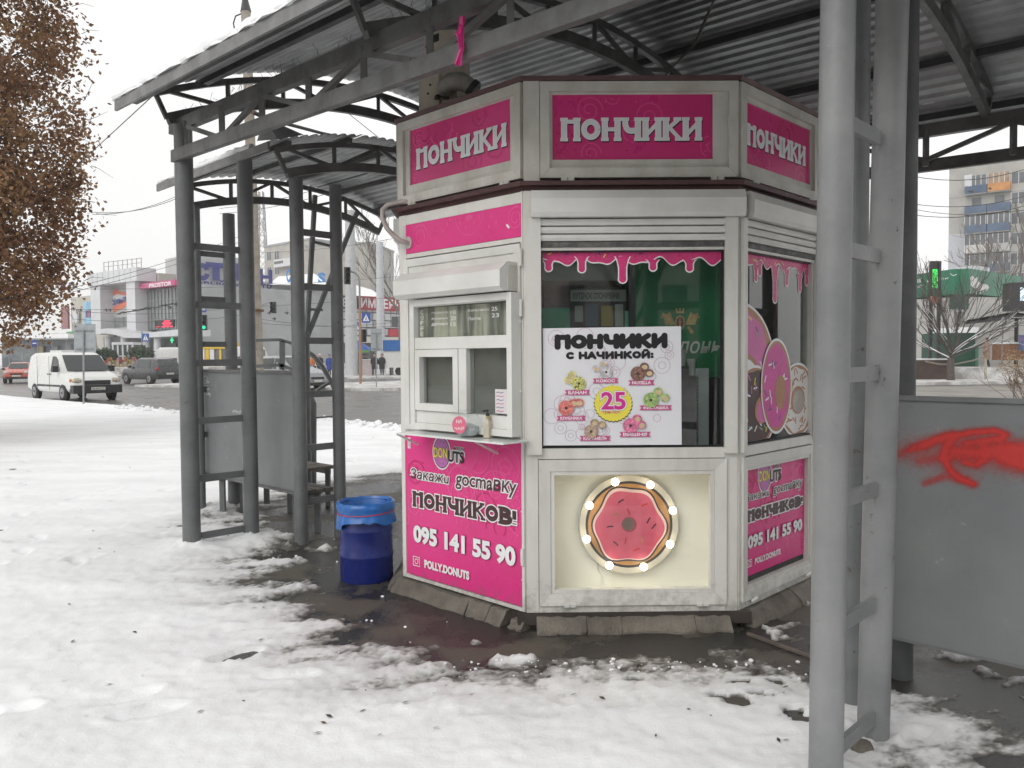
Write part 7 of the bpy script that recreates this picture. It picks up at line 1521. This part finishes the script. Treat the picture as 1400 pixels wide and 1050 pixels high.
for px,fy,D,h,fc,j,l,ht,lb,ps in ((437,515,66,1.75,3.1,PB,PN_,PW,'person in a black jacket and pale hat left of the blue coat',1),(450,515.5,66,1.70,2.9,PBL,PB,PBL,'person in a long bright blue coat near the crossing',0),(426,512,70,1.65,.2,PO,PN_,PBR,'person in an orange jacket behind the curved rail',1),(395,513,68,1.5,.4,PP,PB,PP,'child in a pink coat left of the second ladder post',0),(404,513,68,1.7,1.2,PB,PB,PB,'person in black beside the child in pink',1),(512,513,66,1.74,3.3,PB,PG,PB,'person in a black coat and grey trousers behind the pale road sign post',1),(522,513,66,1.72,3.0,PB,PB,PBR,'person in long black coat and brown hat next to the trailer',0),(489,513,69,1.68,0,PG,PB,PBR,'grey dressed person between the two poles under the tent',0),(499,508,70,1.68,3.1,PBR,PB,PG,'seller in brown behind the pale stall counter',0),(360,508,74,1.68,2,PN_,PB,PB,'person in navy coat seen past the concrete pole',1),(386,509,74,1.7,2.5,PN_,PB,PB,'person in dark coat behind the child in pink',0)):
    p=at(px,490,D); person(p[0],D,.125,h,fc,j,l,ht,lb,ps)
p=at(1349,490,46.5); person(p[0],46.5,.76,1.66,1.2,PBG,PB,PBR,'woman in a long beige coat and brown hat walking past the shop at right',1,coatlen=.45)
# ================================================================= TREES
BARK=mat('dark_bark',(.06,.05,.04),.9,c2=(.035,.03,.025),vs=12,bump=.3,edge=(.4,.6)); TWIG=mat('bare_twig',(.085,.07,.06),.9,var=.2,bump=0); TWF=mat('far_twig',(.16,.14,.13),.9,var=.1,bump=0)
def branches(b,p,d,L,r,dep,rg,out=None,spread=.55,up=.1,nseg=3,tips=None,minr=.004,sn=None):
    pts=[np.array(p,float)]; d=np.array(d,float); d/=np.linalg.norm(d)
    for i in range(nseg):
        d=d+np.array([rg.gauss(0,.10),rg.gauss(0,.10),rg.gauss(0,.08)+up*.3]); d/=np.linalg.norm(d); pts.append(pts[-1]+d*L/nseg)
    rr=[max(minr,r*(1-.45*i/nseg)) for i in range(nseg+1)]
    b.tube(pts,rr,5 if r<.05 else 8,False)
    if sn is not None and r<.06 and abs(d[2])<.8: sn.append((pts,rr))
    if tips is not None: tips.append(pts[-1]); tips.append(pts[len(pts)//2])
    if dep==0: return
    for k in range(rg.choice((2,3,3))):
        q=pts[rg.randint(1,nseg)] if k else pts[-1]; ax=np.array([rg.gauss(0,1) for _ in range(3)]); nd=d+ax*spread*.6+np.array([0,0,up]); branches(b,q,nd,L*rg.uniform(.6,.85),max(minr,r*.55),dep-1,rg,out,spread,up,nseg,tips,minr,sn)
# autumn tree at left
at_=thing('autumn_tree','big tree with dry brown leaves filling the upper left corner','tree',(-12.2,15.5,0))
rg=random.Random(21); b=B(); tips=[]
b.tube([(-12.2,15.5,-.1),(-12.15,15.5,1.2),(-12.0,15.4,2.6),(-11.8,15.4,4.5)],[.30,.24,.20,.16],14); 
for i in range(13):
    a=i*2.4; z=2.3+i*.38; branches(b,(-12.0+.02*i,15.45,z),(math.cos(a),math.sin(a)*.8,.35),rg.uniform(1.1,1.5),.07,3,rg,tips=tips,up=.05,minr=.005)
b.build('trunk_and_limbs',BARK,at_,60)
xl=lambda z:-.52+np.interp(z,[1.7,2.1,2.6,3.1,4.0,5.2,6.2,7.2,8.5,12],[-9.9,-9.0,-8.45,-8.15,-7.92,-7.75,-7.70,-7.85,-7.95,-8.6])
rgn=np.random.default_rng(5); NL=98000; nc=900; cen=[]
while len(cen)<nc:
    z=rgn.uniform(1.9,11); x=rgn.uniform(-15.5,-8.1); y=rgn.uniform(12.6,18.5)
    k=((y-15.5)/3.2)**2; xr=xl(z)-.35-1.8*k
    if x>xr: continue
    w=math.exp(-((xr-x)/2.2)); 
    if rgn.random()<.35+.65*w: cen.append((x,y,z,rgn.uniform(.14,.34)))
cen=np.array(cen); pick=rgn.integers(0,nc,NL); P=cen[pick,:3]+rgn.normal(size=(NL,3))*cen[pick,3:4]*np.array([.9,.9,.75]); 
ok=(P[:,0]<xl(P[:,2])+.35*rgn.random(NL)**3)&(P[:,2]>1.75); P=P[ok]; n=len(P)
A=rgn.normal(size=(n,3));A/=np.linalg.norm(A,axis=1)[:,None]; Bv=np.cross(A,rgn.normal(size=(n,3)));Bv/=np.linalg.norm(Bv,axis=1)[:,None]; L_=(.032+.030*rgn.random((n,1)))
V=np.stack([P-A*L_,P-Bv*L_*.7+A*L_*.2,P+A*L_,P+Bv*L_*.7+A*L_*.2],1).reshape(-1,3)
me=bpy.data.meshes.new('foliage'); V=V-np.array([-12.2,15.5,0]); me.from_pydata([tuple(v) for v in V],[],[(4*i,4*i+1,4*i+2,4*i+3) for i in range(n)])
ca_n=me.attributes.new('tone','FLOAT','FACE'); ca_n.data.foreach_set('value',(.55*rgn.random(nc)[pick[ok]]+.45*rgn.random(n)).astype(np.float32))
m=bpy.data.materials.new('autumn_leaf'); m.use_nodes=True; N=m.node_tree.nodes; L=m.node_tree.links; p=N['Principled BSDF']; an=N.new('ShaderNodeAttribute'); an.attribute_name='tone'; cr=N.new('ShaderNodeValToRGB'); e=cr.color_ramp.elements; e[0].position=.1; e[0].color=(.10,.048,.024,1); e[1].position=.9; e[1].color=(.44,.26,.14,1); e3=e.new(.5); e3.color=(.24,.12,.06,1); e4=e.new(.75); e4.color=(.30,.19,.08,1)
L.new(an.outputs['Fac'],cr.inputs[0]); L.new(cr.outputs[0],p.inputs['Base Color']); p.inputs['Roughness'].default_value=.7
tl=N.new('ShaderNodeBsdfTranslucent'); L.new(cr.outputs[0],tl.inputs[0]); mx_=N.new('ShaderNodeMixShader'); mx_.inputs[0].default_value=.3; L.new(p.outputs[0],mx_.inputs[1]); L.new(tl.outputs[0],mx_.inputs[2]); L.new(mx_.outputs[0],N['Material Output'].inputs[0])
me.materials.append(m); fo=bpy.data.objects.new('foliage',me); _link(fo); fo.parent=at_; fo['kind']='stuff'
# twiggy outer ends
b=B(); 
for i in range(60):
    z=rgn.uniform(2,8.6); x=xl(z)-rgn.uniform(.1,1.2); y=15.5+rgn.uniform(-1.2,1.2); p0=np.array([x,y,z]); d=np.array([1,rgn.normal()*.3,rgn.normal()*.5]); d/=np.linalg.norm(d); b.tube([p0,p0+d*.2+[0,0,.02],p0+d*.42+rgn.normal(size=3)*.04],[.008,.005,.003],3,False)
b.build('outer_twigs',BARK,at_)['kind']='stuff'
# bare fan tree on the right
ft_=thing('bare_fan_tree','bare bushy tree with fanned branches dusted with snow at right','tree',P_(1300,500,43.5)[:2]+(.1,)); o0=np.array(P_(1300,490,43.5)); b=B(); sn=[]; rg=random.Random(4)
b.tube([(o0[0],43.5,0),tuple(o0)],[.22,.17],8)
for i in range(22):
    a=-1.25+2.5*i/21; branches(b,o0+np.array([0,0,rg.uniform(-.1,.3)]),(math.sin(a),rg.gauss(0,.35),math.cos(a)*.9+.15),rg.uniform(1.7,2.5),.045,3,rg,spread=.42,up=.05,minr=.011,sn=sn)
b.build('branches',TWIG,ft_)
b=B()
for pts,rr in sn:
    if rg.random()<.38 and pts[0][2]<3.6: b.tube([q+np.array([0,-.01,r_*1.0]) for q,r_ in zip(pts,rr)],[r_*.75 for r_ in rr],4,False)
b.build('branch_snow',SNOW,ft_)['kind']='stuff'
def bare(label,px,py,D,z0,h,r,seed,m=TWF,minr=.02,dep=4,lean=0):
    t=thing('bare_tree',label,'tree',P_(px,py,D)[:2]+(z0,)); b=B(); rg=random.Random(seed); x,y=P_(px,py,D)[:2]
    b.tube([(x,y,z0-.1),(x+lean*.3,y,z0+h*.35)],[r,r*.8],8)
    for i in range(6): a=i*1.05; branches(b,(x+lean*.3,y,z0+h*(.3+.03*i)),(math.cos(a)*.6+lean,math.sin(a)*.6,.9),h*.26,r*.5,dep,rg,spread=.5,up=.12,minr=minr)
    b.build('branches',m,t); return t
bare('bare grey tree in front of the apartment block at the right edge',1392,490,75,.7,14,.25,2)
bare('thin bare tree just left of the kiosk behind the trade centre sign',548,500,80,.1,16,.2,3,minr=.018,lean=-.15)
# dry shrub at right edge
b=B(); rg=random.Random(9); o0=P_(1402,560,27)
for i in range(26): a=rg.uniform(-1.2,1.2); branches(b,(o0[0]+rg.uniform(-.4,.6),27+rg.uniform(-.5,.5),0),(math.sin(a),rg.gauss(0,.5),1),rg.uniform(.45,.75),.012,2,rg,spread=.5,minr=.006)
ds=b.build('dry_shrub',mat('dry_shrub_twig',(.16,.10,.06),.9,var=.3),None); tag(ds,'dry brown leafless shrub at the right edge above the barrier','shrub')
blob(P_(1388,490,38)[:2]+(1.0,),.8,500,.05,mat('dry_grass_tan',(.36,.27,.16),.9,var=.3),'dry_leaves',ds,seed=4)['kind']='stuff'
# buildings and trees across the street behind the photographer, mirrored in the panes
rb_=thing('housing_block','long grey housing block across the square, mirrored faintly in the kiosk glass','building',(0,-42,0)); f=fh_=Fr((34,-42),(-1,0))
B().fbox(f,0,75,-12,0,-.04,15).build('wall',mat('housing_wall',(.55,.53,.49),.8,var=.2,vs=.4,bump=0),rb_)
wb_=thing('beige_housing_block','beige housing block left of the frame, mirrored in the serving hatch glass','building',(-42,8,0)); f=Fr((-42,-14),(0,1))
B().fbox(f,0,26,-12,0,-.04,13).build('wall',mat('beige_block_wall',(.60,.54,.44),.8,c2=(.48,.43,.35),vs=.4,bump=0),wb_)
for r in range(4):
    for c in range(8): B().fbox(f,1+c*3.2,2.5+c*3.2,0,.08,1.4+r*2.9,3.0+r*2.9).build('window',WIN,wb_)
for r in range(5):
    for c in range(22): B().fbox(fh_,2+c*3.3,3.6+c*3.3,0,.08,1.6+r*2.9,3.2+r*2.9).build('window',WIN,rb_)
for i,(x,y) in enumerate(((-9,-16),(-3,-19),(4,-15),(10,-18),(17,-17))):
    t=thing('bare_tree',('first','second','third','fourth','fifth')[i]+' bare tree from the left in the row behind the camera','tree',(x,y,0)); b=B(); rg=random.Random(60+i); b.tube([(x,y,-.1),(x,y,3)],[.2,.15],8)
    for k in range(6): a=k*1.05; branches(b,(x,y,2.4+.2*k),(math.cos(a)*.6,math.sin(a)*.6,.9),2.2,.08,3,rg,spread=.5,up=.12,minr=.015)
    b.build('branches',BARK,t)
# ================================================================= HAZE
hz=B().box(-160,160,-60,200,-1.2,60).build('haze',bpy.data.materials.new('haze_air'),None); tag(hz,None,None,kind='stuff')
hm=bpy.data.materials['haze_air']; hm.use_nodes=True; hm.node_tree.nodes.clear(); vo=hm.node_tree.nodes.new('ShaderNodeVolumePrincipled'); ou=hm.node_tree.nodes.new('ShaderNodeOutputMaterial'); vo.inputs['Color'].default_value=(.95,.96,.97,1); vo.inputs['Density'].default_value=.0012; vo.inputs['Anisotropy'].default_value=.2; hm.node_tree.links.new(vo.outputs[0],ou.inputs['Volume'])
